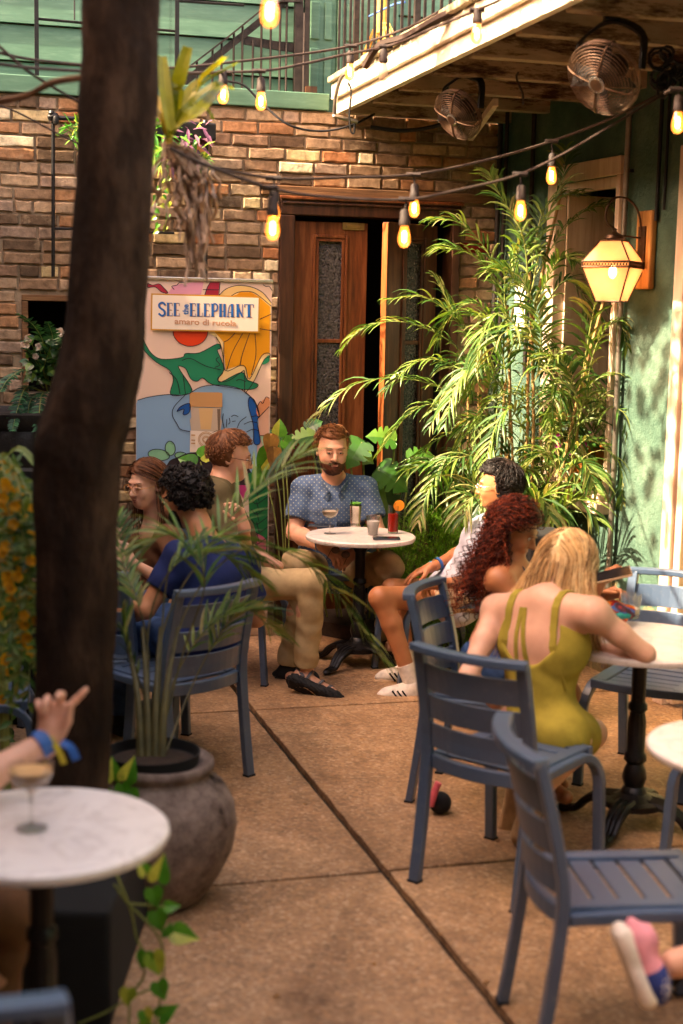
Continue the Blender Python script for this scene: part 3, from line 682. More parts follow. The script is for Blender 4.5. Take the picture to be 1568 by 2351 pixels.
# ================================================================== tables
t = NT('marble'); n = t.noise(2.2, 8, .65); n2 = t.n('ShaderNodeTexNoise'); n2.inputs['Scale'].default_value = 5; n2.inputs['Distortion'].default_value = 2.5; n2.inputs['Detail'].default_value = 6; t.l(t.coord(), n2.inputs['Vector'])
v = t.ramp(n2.outputs['Fac'], [(.44, (1, 1, 1)), (.5, (.72, .68, .68)), (.56, (1, 1, 1))])
M['marble'] = t.fin(t.mix(.5, t.ramp(n, [(.3, srgb('d8cdc6')), (.7, srgb('ece4de'))]), v, 'MULTIPLY'), .22, 0, .45)
simple('cast_iron', (.012, .011, .012), .38, .5, .4, 20, .3)
def table(x, y, R_, label, rot=.3, zt=.74):
    r = thing('bistro_table', (x, y, 0), label, 'table', 'round marble topped bistro tables')
    mb = MB(); mb.lathe([(R_ - .02, zt - .028), (R_ - .005, zt - .026), (R_, zt - .016), (R_ - .001, zt - .006), (R_ - .008, zt), (.001, zt)], (x, y, 0), 72); mb.build('tabletop', 'marble', r, smooth=True)
    mb = MB(); mb.lathe([(.13, zt - .045), (.14, zt - .03)], (x, y, 0), 24); mb.lathe([(.028, zt - .045), (.04, zt - .075), (.028, zt - .1), (.027, .50), (.036, .49), (.037, .47), (.028, .46), (.035, .42), (.034, .3), (.042, .29), (.043, .27), (.03, .255), (.042, .23), (.047, .2), (.036, .165), (.045, .155), (.05, .14), (.075, .125), (.12, .112)], (x, y, 0), 24, flute=.03)
    mb.build('column', 'cast_iron', r, smooth=True)
    mb = MB(); mb.lathe([(.118, .09), (.122, .114), (.1, .12)], (x, y, 0), 24)
    for k in range(4):
        a = rot + k * math.pi / 2; d = V((math.cos(a), math.sin(a), 0)); s = d.cross(V((0, 0, 1))); c = V((x, y, 0))
        pts = smooth_path([c + d * .06 + V((0, 0, .11)), c + d * .13 + V((0, 0, .105)), c + d * .19 + V((0, 0, .075)), c + d * .235 + V((0, 0, .03)), c + d * .285 + V((0, 0, .022))], 4)
        for o_ in (-1, 0, 1): mb.tube([p + s * .017 * o_ * (1.6 - i / len(pts)) for i, p in enumerate(pts)], [.019 - .007 * i / len(pts) for i in range(len(pts))], 8)
        mb.blob(c + d * .29 + V((0, 0, .018)), (.03, .022, .018), 8, ax=(d, s, V((0, 0, 1))))
    mb.build('claw_base', 'cast_iron', r, smooth=True); return r
TF = G(828, 1227, .742); table(TF.x, TF.y, .305, 'round marble table with drinks in front of the bearded man', .95)
TR = G(1472, 1468, .742); table(TR.x, TR.y, .35, 'round marble table where the blonde woman rests her arm', 1.0)
TN = P(95, 1928, 3.27); table(TN.x, TN.y, .30, 'near marble table in the left foreground with a coupe glass', .5)
TE = P(1722, 1800, 4.05); table(TE.x, TE.y, .30, 'marble table cut off by the right edge of the photo', .2)
ZT_ = .742
# ================================================================== glassware and small things
def glassmat(name, col=(1, 1, 1), rough=.02):
    t = NT(name); g = t.n('ShaderNodeBsdfGlass'); g.inputs['Color'].default_value = tuple(col) + (1,); g.inputs['IOR'].default_value = 1.35; g.inputs['Roughness'].default_value = rough
    tr = t.n('ShaderNodeBsdfTransparent'); tr.inputs[0].default_value = (.93, .92, .9, 1); mx = t.n('ShaderNodeMixShader'); mx.inputs[0].default_value = .45
    t.l(tr.outputs[0], mx.inputs[1]); t.l(g.outputs[0], mx.inputs[2]); t.l(mx.outputs[0], t.out.inputs[0]); M[name] = t.m
glassmat('glass')
def liquid(name, c, rough=.1):
    t = NT(name); t.fin(tuple(c[:3]), rough, 0, .5); M[name] = t.m
liquid('espresso', srgb('c79a62'), .7); liquid('white_wine', srgb('e3cfae')); liquid('red_drink', srgb('d8280c')); liquid('ice_water', srgb('e8e2de'), .3)
t = M['red_drink'].node_tree.nodes['Principled BSDF']; t.inputs['Transmission Weight'].default_value = .0
liquid('dark_coffee', srgb('2a120a')); liquid('orange_fruit', srgb('e08a18'), .5); liquid('mint', srgb('5a9a1e'), .5)
simple('steel', srgb('c8bfb4'), .25, .95, .1)
simple('phone_black', (.01, .01, .012), .15, 0, .1, spec=.6)
def on_table(px, py, z=ZT_): p = G(px, py, z); return V((p.x, p.y, z))
def coupe(c, s, drink, label, ring=False):
    r = thing('coupe_glass', c, label, 'glass'); mb = MB()
    mb.lathe([(.0335 * s, .0), (.034 * s, .002), (.008 * s, .006), (.004 * s, .012), (.0038 * s, .075 * s), (.012 * s, .086 * s), (.034 * s, .098 * s), (.045 * s, .117 * s), (.046 * s, .14 * s), (.0445 * s, .14 * s), (.0435 * s, .118 * s), (.033 * s, .101 * s), (.01 * s, .09 * s)], c, 28)
    mb.build('glass_body', 'glass', r, smooth=True)
    mb = MB(); mb.lathe([(.008 * s, .0905 * s), (.032 * s, .1015 * s), (.0428 * s, .1185 * s), (.0432 * s, .126 * s)], c, 28); mb.build('drink', drink, r, smooth=True); return r
cN = on_table(72, 1902); coupe(cN, 1.12, 'espresso', 'coupe of creamy coffee cocktail on the near marble table')
cF = on_table(757, 1225); coupe(cF, 1.0, 'white_wine', 'coupe glass of pale drink on the far round table')
c = on_table(815, 1208); r = thing('julep_cup', c, 'silver metal cup topped with mint and a black straw', 'cup')
mb = MB(); mb.lathe([(.03, 0), (.031, .004), (.028, .01), (.037, .118), (.038, .12), (.036, .12), (.03, .02)], c, 28); mb.build('cup', 'steel', r, smooth=True)
mb = MB(); random.seed(4)
for k in range(26):
    a = random.uniform(0, 6.28); p0 = c + V((math.cos(a) * .018, math.sin(a) * .018, .115)); d = V((math.cos(a) * .02, math.sin(a) * .02, .022))
    mb.blade([p0, p0 + d * .5, p0 + d], [.004, .011, .001], V((0, 0, 1)))
mb.build('mint', 'mint', r); mb = MB(); mb.tube([c + V((-.02, 0, .08)), c + V((-.024, -.004, .152))], .0028, 6); mb.build('straw', 'black', r)
c = on_table(902, 1224); r = thing('highball_glass', c, 'tall glass of red iced drink with an orange slice', 'glass')
mb = MB(); mb.lathe([(.028, 0), (.029, .002), (.031, .155), (.0295, .155), (.0275, .01)], c, 24); mb.build('glass_body', 'glass', r, smooth=True)
mb = MB(); mb.lathe([(.0272, .011), (.0288, .11), (.001, .111)], c, 24); mb.build('drink', 'red_drink', r, smooth=True)
mb = MB(); mb.lathe([(.030, -.003), (.031, 0), (.030, .003)], c + V((.03, -.004, .155)), 20, ax=(V((1, 0, .1)).normalized(), V((0, 0, 1)), V((0, -1, 0)))); mb.build('orange_slice', 'orange_fruit', r)
mb = MB(); mb.tube([c + V((.0, 0, .1)), c + V((.008, -.006, .17))], .0025, 6); mb.build('straw', 'black', r)
c = on_table(856, 1228); r = thing('plastic_cup', c, 'clear plastic cup of iced water beside the red drink', 'cup')
mb = MB(); mb.lathe([(.027, 0), (.0275, .003), (.038, .1), (.0405, .102), (.04, .108), (.0365, .108), (.036, .1), (.026, .006)], c, 28); mb.build('cup', 'glass', r, smooth=True)
mb = MB(); mb.lathe([(.0255, .007), (.034, .078), (.001, .08)], c, 24); mb.build('drink', 'ice_water', r, smooth=True)
def phone(c, d, label, n=V((0, 0, 1)), mat='phone_black'):
    c = V(c); d = V(d).normalized(); s = n.cross(d).normalized(); r = thing('phone', c, label, 'phone')
    mb = MB(); mb.box(c + n * .005, (.074, .15, .009), (s, d, n)); mb.build('phone_case', mat, r, bevel=.004)
    mb = MB(); mb.box(c + n * .0101, (.066, .142, .001), (s, d, n)); mb.build('screen', 'phone_black', r); return r
phone(on_table(887, 1238), (1, .04, 0), 'black phone lying on the front edge of the far round table')
phone(on_table(738, 1209), (1, -.1, 0), 'dark phone lying by the coupe on the back of the far table')
c = on_table(1447, 1418); r = thing('tumbler', c, 'short clear tumbler on the right marble table', 'glass')
mb = MB(); mb.lathe([(.034, 0), (.036, .004), (.043, .098), (.041, .098), (.033, .016)], c, 28); mb.build('glass_body', 'glass', r, smooth=True)
mb = MB(); mb.lathe([(.033, .017), (.0355, .04), (.001, .041)], c, 24); mb.build('drink', 'ice_water', r, smooth=True)
# colourful bag on the right table
simple('bag_red', srgb('9c1f12'), .7); simple('bag_orange', srgb('d87a14'), .7); simple('bag_teal', srgb('1f8a80'), .7); simple('bag_blue', srgb('3a5f9c'), .7); simple('bag_plum', srgb('4a1c30'), .7)
c = on_table(1392, 1432); r = thing('fabric_pouch', c, 'crumpled pouch of red, orange and blue fabric on the right table', 'bag')
v, q = sdf([ell(c + V((0, 0, .04)), (.09, .06, .05), k=.03), ell(c + V((-.05, .03, .07)), (.05, .045, .045), k=.02), ell(c + V((.06, -.01, .05)), (.05, .045, .035), k=.02), ell(c + V((-.05, -.06, .02)), (.06, .04, .025), k=.03)], .006, (.006, 60, 2))
mb = MB(); mb.v = v.tolist(); mb.f = q.tolist()
cc = v[q].mean(1) - np.array(c); mi = ((np.sin(cc[:, 0] * 55 + cc[:, 2] * 70) + np.sin(cc[:, 1] * 60 + 2 + cc[:, 2] * 30)) * 1.3 + 2.5).astype(int) % 5; mb.m = mi.tolist()
mb.build('pouch', ['bag_red', 'bag_orange', 'bag_red', 'bag_blue', 'bag_plum'], r, smooth='all')
mb = MB(); mb.blob(c + V((.05, -.055, .045)), (.04, .01, .014)); mb.build('teal_patch', 'bag_teal', r, smooth='all')
# pink brush and black puff on the ground under the blonde woman's chair
simple('pink', srgb('d8606a'), .6); c = G(1010, 1868); r = thing('fluffy_keyring', c, 'pink strap with a black pompom on the ground under the blonde woman', 'keyring')
mb = MB(); mb.blob(c + V((0, 0, .045)), .045, 16); mb.build('pompom', 'black', r, smooth='all')
mb = MB(); a = c + V((-.012, -.04, .055)); mb.tube([a + V((-.028, 0, -.01)), a + V((-.012, -.0, .055)), a + V((-.0, 0, .085))], .014, 10); mb.build('strap', 'pink', r, smooth=True)
# ================================================================== festoon lights
simple('cable', srgb('3a2c24'), .8)
simple('socket', srgb('2c201a'), .7, bump=.3)
def emit(name, col, st):
    t = NT(name); e = t.n('ShaderNodeEmission'); e.inputs[0].default_value = tuple(col) + (1,); e.inputs[1].default_value = st; t.l(e.outputs[0], t.out.inputs[0]); M[name] = t.m
emit('filament', (1, .55, .2), 4)
t = NT('bulb_glass'); e = t.n('ShaderNodeEmission'); e.inputs[0].default_value = (1, .25, .03, 1); e.inputs[1].default_value = .16
tr = t.n('ShaderNodeBsdfTransparent'); tr.inputs[0].default_value = (1, .75, .4, 1); g = t.n('ShaderNodeBsdfGlossy'); g.inputs[1].default_value = .1
lw = t.n('ShaderNodeLayerWeight'); lw.inputs[0].default_value = .35; mx = t.n('ShaderNodeMixShader'); t.l(lw.outputs['Facing'], mx.inputs[0]); t.l(tr.outputs[0], mx.inputs[1]); t.l(g.outputs[0], mx.inputs[2])
ad = t.n('ShaderNodeAddShader'); t.l(mx.outputs[0], ad.inputs[0]); t.l(e.outputs[0], ad.inputs[1]); t.l(ad.outputs[0], t.out.inputs[0]); M['bulb_glass'] = t.m
t = NT('bulb_off'); t.fin(srgb('c8b090'), .3); t.b.inputs['Alpha'].default_value = .55; M['bulb_off'] = t.m
def festoon(label, pts, bulbs, r=.006):
    pts = [P(*p) for p in pts]; path = smooth_path(pts, 8)
    root = thing('string_light', path[len(path) // 2], label, 'string lights', 'festoon cables hung across the courtyard')
    mb = MB(); mb.tube(path, r, 6); mb.build('cable', 'cable', root, smooth=True)
    for (x, y, drop, off) in bulbs:                         # bulb-centre pixel
        best = min(path, key=lambda p: abs(proj(p)[0] - x)); D = best.y; s = K / D
        b = P(x, y, D); top = best.copy(); S = 1.0
        sk = MB(); z0 = b.z + .038 * S
        if top.z > z0 + .06: sk.tube([top, V((b.x, b.y, z0 + .055))], .004, 6)
        sk.tube([top + V((-.03, 0, 0)), top, top + V((.03, 0, 0))], r * 1.6, 8)
        sk.lathe([(.012, .058), (.0175, .05), (.0185, .02), (.021, .016), (.02, .0), (.015, -.004)][::-1], (b.x, b.y, z0), 12)
        so_ = sk.build('lamp_socket', 'socket', root, smooth=True)
        bl = MB(); bl.lathe([(.002, -.045), (.012, -.042), (.02, -.032), (.0235, -.018), (.023, -.004), (.018, .018), (.014, .034), (.013, .04)], (b.x, b.y, b.z), 16)
        bo = bl.build('bulb', 'bulb_off' if off else 'bulb_glass', None, local=True, smooth=True); bo.parent = so_
        fl = MB(); fl.lathe([(.003, -.026), (.009, -.02), (.009, .012), (.003, .018)], (b.x, b.y, b.z), 8)
        if not off: fo = fl.build('filament', 'filament', None, local=True, smooth=True); fo.parent = so_
    return root
def proj(p):
    d = V(p) - EYE; z = d.dot(FW); return CX + K * d.dot(CR) / z, CY - K * d.dot(CU) / z
festoon('lower slack festoon cable sagging across the door with three lit bulbs', [(390, 340, 4.6), (470, 378, 4.7), (637, 436, 4.95), (784, 455, 5.2), (934, 458, 5.5), (1034, 440, 5.7), (1179, 405, 5.9), (1284, 358, 6.0), (1384, 300, 6.1), (1524, 216, 6.3)],
        [(626, 521, 0, 0), (928, 541, 0, 0), (1195, 481, 0, 0)])
festoon('upper festoon cable just above the sagging one with three bulbs', [(390, 350, 5.0), (470, 379, 5.2), (628, 409, 5.6), (784, 408, 6.0), (949, 401, 6.3), (1104, 371, 6.6), (1249, 330, 6.8), (1384, 280, 6.8), (1524, 212, 6.6)],
        [(629, 484, 0, 0), (951, 475, 0, 0), (1266, 401, 0, 0)])
festoon('festoon cable crossing the green boards and running to the balcony', [(-40, 142, 5.0), (100, 158, 5.2), (352, 168, 5.9), (594, 163, 6.5), (700, 146, 6.7), (784, 127, 6.8), (900, 103, 6.7), (1000, 62, 6.4), (1108, 18, 6.0), (1180, -15, 5.9)],
        [(512, 214, 0, 0), (599, 230, 0, 0), (880, 163, 0, 1), (1095, 75, 0, 0)])
festoon('topmost festoon cable over the iron stair with one lit bulb', [(-40, 112, 5.4), (100, 140, 5.6), (352, 157, 6.3), (549, 141, 6.9), (784, 110, 7.3), (920, 70, 7.2), (1020, 20, 7.0), (1080, -15, 6.8)],
        [(803, 163, 0, 0)])
festoon('short festoon end hanging near the right edge with a lit bulb', [(1525, 214, 5.6), (1556, 205, 5.6), (1620, 214, 5.6)], [(1556, 279, 0, 0)])
festoon('nearest festoon cable above the frame with a large lit bulb', [(560, -95, 3.9), (619, -75, 3.9), (680, -70, 3.9)], [(619, 22, 0, 0)])
def cord(label, pts, r=.006, mat='cable', name='cable', cat='cable'):
    mb = MB(); mb.tube(smooth_path([P(*p) for p in pts], 8), r, 6); return tag(mb.build(name, mat, smooth=True), label, cat)
cord('dark wire crossing down to the right at the upper left', [(-20, 90, 5.2), (60, 160, 5.2), (130, 205, 5.3), (230, 262, 5.4)])
cord('thin dark wire slanting down the brick wall at the upper left', [(-20, 236, 6.2), (40, 258, 6.2), (120, 300, 6.3), (220, 350, 6.3)], .004)
cord('bare brown branch reaching in from the upper left', [(-20, 236, 4.6), (60, 220, 4.5), (120, 190, 4.4), (190, 178, 4.2)], .010, 'old_lintel', 'branch', 'branch')
cord('black cable drooping over the top of the brick wall', [(520, 186, 8.8), (560, 196, 8.8), (600, 235, 8.8), (660, 285, 8.75), (730, 301, 8.8), (800, 290, 8.8), (860, 262, 8.9)], .007, 'iron')
cord('grey bent conduit hooked round the end of the fascia', [(800, 165, 8.6), (784, 178, 8.65), (772, 215, 8.7), (768, 262, 8.75), (772, 267, 8.75), (820, 280, 8.8)], .012, 'conduit', 'bent_conduit', 'pipe')
cord('black wire loop hanging from the fascia end', [(800, 190, 8.0), (806, 210, 8.0), (802, 260, 8.0), (805, 300, 8.0), (813, 305, 8.0), (814, 285, 8.0)], .005, 'iron')
cord('thick bundled black wires along the balcony rail', [(838, 152, 7.4), (870, 105, 7.3), (930, 85, 7.2), (1000, 45, 7.0), (1060, 15, 6.9), (1110, -15, 6.8)], .02, 'cable')
cord('bright blue tie wrapped on the balcony balusters', [(846, 38, 8.4), (872, 26, 8.3), (905, 10, 8.2), (930, 5, 8.1)], .006, 'bag_blue', 'cord', 'cord')
cord('long black cable lying against the wall under the balcony', [(850, 292, 9.0), (920, 300, 9.0), (990, 292, 9.0), (1060, 270, 9.0), (1110, 262, 9.0)], .012, 'iron')
cord('short loose wire dangling from a balcony joist', [(1190, 165, 7.2), (1186, 180, 7.2), (1200, 215, 7.2), (1201, 240, 7.2)], .005, 'cable')
# ================================================================== caged fans
simple('lantern_metal', srgb('4a3424'), .45, .6, .3, 30)
simple('fan_cage', srgb('5a4230'), .4, .4, .3, 30)
def fan(c, d, R_, label, arm):
    c = V(c); d = V(d).normalized(); s = d.cross(V((0, 0, 1))).normalized(); u = s.cross(d); r = thing('caged_fan', c, label, 'fan', 'round caged fans under the balcony')
    mb = MB(); prof = [(k / 22, .0) for k in range(23)]
    def pr(f): return math.sqrt(max(0, 1 - f ** 2.6)) * .34 * R_ + .0
    for k in range(4, 15):
        f = k / 14; rr = R_ * f; z = pr(f * .98); n = 40
        pts = [c + (s * math.cos(a) + u * math.sin(a)) * rr + d * z for a in [2 * math.pi * i / n for i in range(n + 1)]]
        mb.tube(pts, .0019, 4, cap=False)
    for k in range(1, 14):
        f = 1 - k * .028; z = -k * .021 * R_ * 2.0; rr = R_ * math.sqrt(max(.1, 1 - (k / 15) ** 2.4)); n = 40
        pts = [c + (s * math.cos(a) + u * math.sin(a)) * rr + d * z for a in [2 * math.pi * i / n for i in range(n + 1)]]
        mb.tube(pts, .0019, 4, cap=False)
    for a in (.5, 2.07, 3.64, 5.2):
        e = s * math.cos(a) + u * math.sin(a); mb.tube([c + e * R_ * f + d * (pr(f * .98) + .002) for f in (.22, .4, .6, .8, .93, 1)] + [c + e * R_ * .97 - d * R_ * .25, c + e * R_ * .75 - d * R_ * .48], .004, 5)
    mb.build('wire_cage', 'fan_cage', r, smooth=True)
    mb = MB(); mb.lathe([(R_ * .23, .33 * R_), (R_ * .235, .36 * R_), (R_ * .2, .385 * R_)], c, 24, ax=(s, u, d)); hb = mb.build('hub_ring', 'steel', r, smooth=True)
    mb = MB(); mb.lathe([(R_ * .17, .386 * R_), (R_ * .16, .39 * R_)], c, 20, ax=(s, u, d)); o_ = mb.build('hub_disc', 'lantern_metal', None, local=True); o_.parent = hb
    mb = MB(); mb.lathe([(R_ * .3, -.2 * R_), (R_ * .38, -.45 * R_), (R_ * .32, -.75 * R_), (R_ * .1, -.8 * R_)], c, 20, ax=(s, u, d)); mb.build('motor', 'iron', r, smooth=True)
    mb = MB()
    for k in range(4):
        a = k * math.pi / 2 + .3; e = s * math.cos(a) + u * math.sin(a); g_ = d.cross(e)
        mb.add([c + e * R_ * .2 - g_ * .03, c + e * R_ * .2 + g_ * .03 + d * .02, c + e * R_ * .88 + g_ * R_ * .3 + d * .03, c + e * R_ * .88 - g_ * R_ * .2 - d * .03], [(0, 1, 2, 3)])
    mb.build('fan_blades', 'black', r)
    mb = MB(); t_ = V(arm)
    p1 = c + s * R_ * 1.0 - d * R_ * .3; p2 = c - s * R_ * 1.0 - d * R_ * .3
    w_ = [p1, p1 + V((0, 0, .12)), c + V((0, 0, R_ * 1.15)) + s * R_ * .55 - d * R_ * .3, c + V((0, 0, R_ * 1.3)) - d * R_ * .3, c + V((0, 0, R_ * 1.15)) - s * R_ * .55 - d * R_ * .3, p2 + V((0, 0, .12)), p2]
    mb.path(smooth_path(w_, 4), .035, .012, d); mb.box(c + V((0, 0, R_ * 1.3 + .05)) - d * R_ * .3, (.06, .06, .1)); mb.build('yoke', 'iron', r)
    return r
fan(P(1050, 264, 7.55), (-.64, -.5, -.58), .135, 'smaller caged fan, further left under the balcony', (0, 0, .2))
fan(P(1385, 180, 6.0), (-.58, -.58, -.56), .155, 'larger caged fan, nearer and to the right under the balcony', (0, 0, .2))
mb = MB(); random.seed(8)
for k in range(16):
    c = P(1530 + random.uniform(-20, 34), 165 + random.uniform(-55, 50), 6.3); a = random.uniform(.02, .05); q_ = random.uniform(0, 3)
    mb.tube([c + V((math.cos(i * .7 + q_), .3 * math.sin(i), math.sin(i * .7 + q_))) * a for i in range(10)], .007, 5)
tag(mb.build('cable_coil', 'iron', smooth=True), 'tangled coil of black cable hanging by the larger fan', 'cable coil')
# ================================================================== wall lantern
t = NT('lantern_glass'); g = t.geo(); n = t.noise(9, 5)
tl = t.n('ShaderNodeBsdfTranslucent'); tl.inputs[0].default_value = srgb('f0b484'); df = t.n('ShaderNodeBsdfPrincipled'); t.l(t.ramp(n, [(.3, srgb('b48c68')), (.7, srgb('d4ac84'))]), df.inputs['Base Color']); df.inputs['Roughness'].default_value = .25
mx = t.n('ShaderNodeMixShader'); mx.inputs[0].default_value = .45; t.l(tl.outputs[0], mx.inputs[1]); t.l(df.outputs[0], mx.inputs[2]); tp__ = t.n('ShaderNodeBsdfTransparent'); m2 = t.n('ShaderNodeMixShader'); m2.inputs[0].default_value = .22; t.l(mx.outputs[0], m2.inputs[1]); t.l(tp__.outputs[0], m2.inputs[2]); t.l(m2.outputs[0], t.out.inputs[0]); M['lantern_glass'] = t.m
simple('lantern_metal', srgb('4a3424'), .45, .6, .3, 30)
LD = RP(1490, 600)[0]
lc = Rw(LD - .02, 0, .25); lz = P(1407, 617, lc.y).z; lc = V((P(1407, 617, lc.y).x, lc.y, lz))
lr = thing('wall_lantern', lc, 'lit amber glass lantern hung on a curled bracket on the green wall', 'lantern')
yaw = rad(62); LX = V((math.cos(yaw), math.sin(yaw), 0)); LY = V((-math.sin(yaw), math.cos(yaw), 0)); Z = V((0, 0, 1)); h_ = .012
def sq(r, z): r *= 1.16; z *= 1.12; return [lc + (LX * a + LY * b) * r + Z * z for a, b in ((-1, -1), (1, -1), (1, 1), (-1, 1))]
lev = [(.048, .125), (.107, .03), (.107, .005), (.055, -.148)]
fr_ = MB()
for i in range(3):
    A, B = sq(*lev[i]), sq(*lev[i + 1])
    for k in range(4): fr_.tube([A[k], B[k]], .0045, 5)
for r_, z in lev:
    A = sq(r_, z)
    for k in range(4): fr_.tube([A[k], A[(k + 1) % 4]], .0045, 5)
fr_.lathe([(.045, .138), (.036, .13), (.036, .15), (.05, .152), (.045, .168), (.018, .182), (.01, .19), (.012, .2), (.003, .206)], lc, 20)
fr_.build('lantern_frame', 'lantern_metal', lr, smooth=True)
for i in (0, 2):
    A, B = sq(*lev[i]), sq(*lev[i + 1])
    for k in range(4):
        mb = MB(); mb.add([A[k], A[(k + 1) % 4], B[(k + 1) % 4], B[k]], [(0, 1, 2, 3)]); mb.build('glass_pane', 'lantern_glass', lr)
bd = MB(); A, B = sq(.108, .029), sq(.108, .006)
for k in range(4):
    for j in range(16):
        f0 = (j + .5) / 16; p = A[k].lerp(A[(k + 1) % 4], f0); q_ = B[k].lerp(B[(k + 1) % 4], f0); c_ = (p + q_) / 2; e = (A[(k + 1) % 4] - A[k]).normalized()
        bd.tube([c_ + e * math.cos(t) * .0065 + Z * math.sin(t) * .010 for t in [i * math.pi / 4 for i in range(9)]], .0022, 4)
bd.build('pierced_band', 'lantern_metal', lr)
bl = MB(); A, B = sq(.103, .03), sq(.103, .005)
for k in range(4): bl.add([A[k], A[(k + 1) % 4], B[(k + 1) % 4], B[k]], [(0, 1, 2, 3)])
bl.build('band_glass', 'lantern_glass', lr)
mb = MB(); mb.lathe([(.004, -.03), (.016, -.02), (.022, 0), (.018, .02), (.01, .035)], lc + Z * -.02, 12); emit('lamp_hot', (1, .55, .22), 6); mb.build('bulb', 'lamp_hot', lr, smooth=True)
lw_ = Rw(LD - .005, lz, .045)
mb = MB(); top = lc + Z * .2; am = lw_ - lc; am.z = 0
ap = [top, top + am * -.28 + Z * .03, top + am * -.33 + Z * .09, top + am * -.05 + Z * .155, top + am * .45 + Z * .15, top + am * .85 + Z * .08, top + am * .98 - Z * .06, top + am * 1.0 - Z * .18]
mb.tube(smooth_path(ap, 5), .006, 6); mb.tube([lc + Z * .17, lc + am * 1.0 + Z * .16], .005, 6); mb.build('bracket', 'lantern_metal', lr, smooth=True)
mb = MB(); rb(mb, LD - .035, LD + .03, lz + .0, lz + .22, .042, .052); mb.build('back_plate', 'lantern_metal', lr, bevel=.003)
mb = MB(); rb(mb, LD - .075, LD + .07, lz - .1, lz + .3, .002, .042); tag(mb.build('mounting_board', 'mount_wood', bevel=.012), 'rounded golden wood board behind the wall lantern', 'board')
pl = bpy.data.lights.new('lantern_light', 'POINT'); pl.energy = .6; pl.color = (1, .56, .28); pl.shadow_soft_size = .03; po = bpy.data.objects.new('lantern_light', pl); sc.collection.objects.link(po); po.location = (0, 0, -.02); po.parent = lr
# white sign behind the palms with red letters
sg = thing('wall_sign', Rw(.45, 2.1, .02), 'small white sign with red letters behind the palms', 'sign')
st0 = RP(1198, 680)[0]; mb = MB(); rb(mb, st0 - .07, st0 + .09, RP(1198, 760)[1], RP(1198, 650)[1], .003, .012); mb.build('sign_board', 'white_paint', sg)
def text_mesh(body, size, origin, xdir, ydir, mat, name, parent=None, ext=.0006, bold=0, width=1.0, space=1.0):
    cu = bpy.data.curves.new(name, 'FONT'); cu.body = body; cu.size = size; cu.align_x = 'CENTER'; cu.align_y = 'CENTER'; cu.extrude = ext; cu.offset = bold; cu.space_character = space; cu.resolution_u = 3
    o = bpy.data.objects.new(name + '_tmp', cu); sc.collection.objects.link(o); dg = bpy.context.evaluated_depsgraph_get(); me = bpy.data.meshes.new_from_object(o.evaluated_get(dg))
    bpy.data.objects.remove(o); xd = V(xdir).normalized(); yd = V(ydir).normalized(); zd = xd.cross(yd)
    mb = MB(); mb.add([V(origin) + xd * v.co.x * width + yd * v.co.y + zd * v.co.z for v in me.vertices], [tuple(p.vertices) for p in me.polygons]); bpy.data.meshes.remove(me)
    return mb.build(name, mat, parent)
simple('red_ink', srgb('b03020'), .6)
for i, ch_ in enumerate('RE'):
    text_mesh(ch_, .045, Rw(st0 + .01, RP(1198, 700)[1] - i * .045, .0128), RD, (0, 0, 1), 'red_ink', 'letter', sg)
# ================================================================== iron frame with planters on the brick wall
fr2 = thing('iron_frame', W(WP(300, 400)[0], 2.2, .05), 'black wrought iron hanging frame fixed on the brick wall behind the trunk', 'plant frame')
def wb(px, py, off): u, z = WP(px, py, off); return W(u, z, off)
for (x0, y0, x1, y1) in ((122, 268, 122, 636), (475, 290, 472, 637)):
    mb = MB(); mb.tube([wb(x0, y0, .06), wb(x1, y1, .06)], .011, 8); mb.blob(wb(x0, y0, .07), (.035, .03, .03), 8); mb.blob(wb(x0 + 6, y0 + 8, .09), (.02, .02, .03), 8); mb.blob(wb(x0 - 4, y0 - 8, .08), (.018, .02, .02), 8); mb.build('upright', 'iron', fr2, smooth=True)
mb = MB(); mb.tube([wb(122, 270, .06), wb(475, 287, .06)], .013, 8); mb.build('top_bar', 'iron', fr2, smooth=True)
for (x0, y0, x1, y1) in ((122, 525, 205, 526), (330, 533, 400, 535)):
    mb = MB(); mb.tube([wb(x0, y0, .05), wb(x1, y1, .05)], .008, 6); mb.build('cross_bar', 'iron', fr2)
mb = MB(); mb.box(wb(395, 300, .12), (.5, .12, .1), (UD, NB, V((0, 0, 1)))); mb.build('trough', 'iron', fr2, bevel=.01)
# ================================================================== people
def skinmat(name, c, var=.12):
    t = NT(name); n = t.noise(28, 4); n2 = t.noise(5, 3)
    a = tuple(c[:3]); m = t.ramp(n2, [(.3, tuple(x * (1 - var) for x in a)), (.7, tuple(min(1, x * (1 + var)) for x in a))])
    m = t.mix(.25, m, t.ramp(n, [(.3, (a[0] * .8, a[1] * .62, a[2] * .55)), (.7, a)])); t.fin(m, .48, 0, .4)
    t.b.inputs['Subsurface Weight'].default_value = .12; t.b.inputs['Subsurface Radius'].default_value = (.012, .005, .003); t.bump(t.noise(180), .12, .0012)
    M[name] = t.m
skinmat('skin_fair', srgb('cf9c80'), .2); skinmat('skin_tan', srgb('a46c46'), .2); skinmat('skin_olive', srgb('b07c58'), .2); skinmat('skin_pale', srgb('d2a48a'), .16)
def cloth(name, c, var=.18, rough=.85, sc_=14):
    t = NT(name); a = tuple(c[:3]); m = t.ramp(t.noise(sc_, 5), [(.3, tuple(x * (1 - var) for x in a)), (.7, tuple(min(1, x * (1 + var)) for x in a))])
    t.fin(m, rough, 0, .15); t.bump(t.noise(320), .25, .002); M[name] = t.m
cloth('khaki', srgb('a8926c')); cloth('olive_tee', srgb('5c5138')); cloth('navy_polo', srgb('1c2650')); cloth('pale_shirt', srgb('b9bdd0')); cloth('beige_short', srgb('b5977a'))
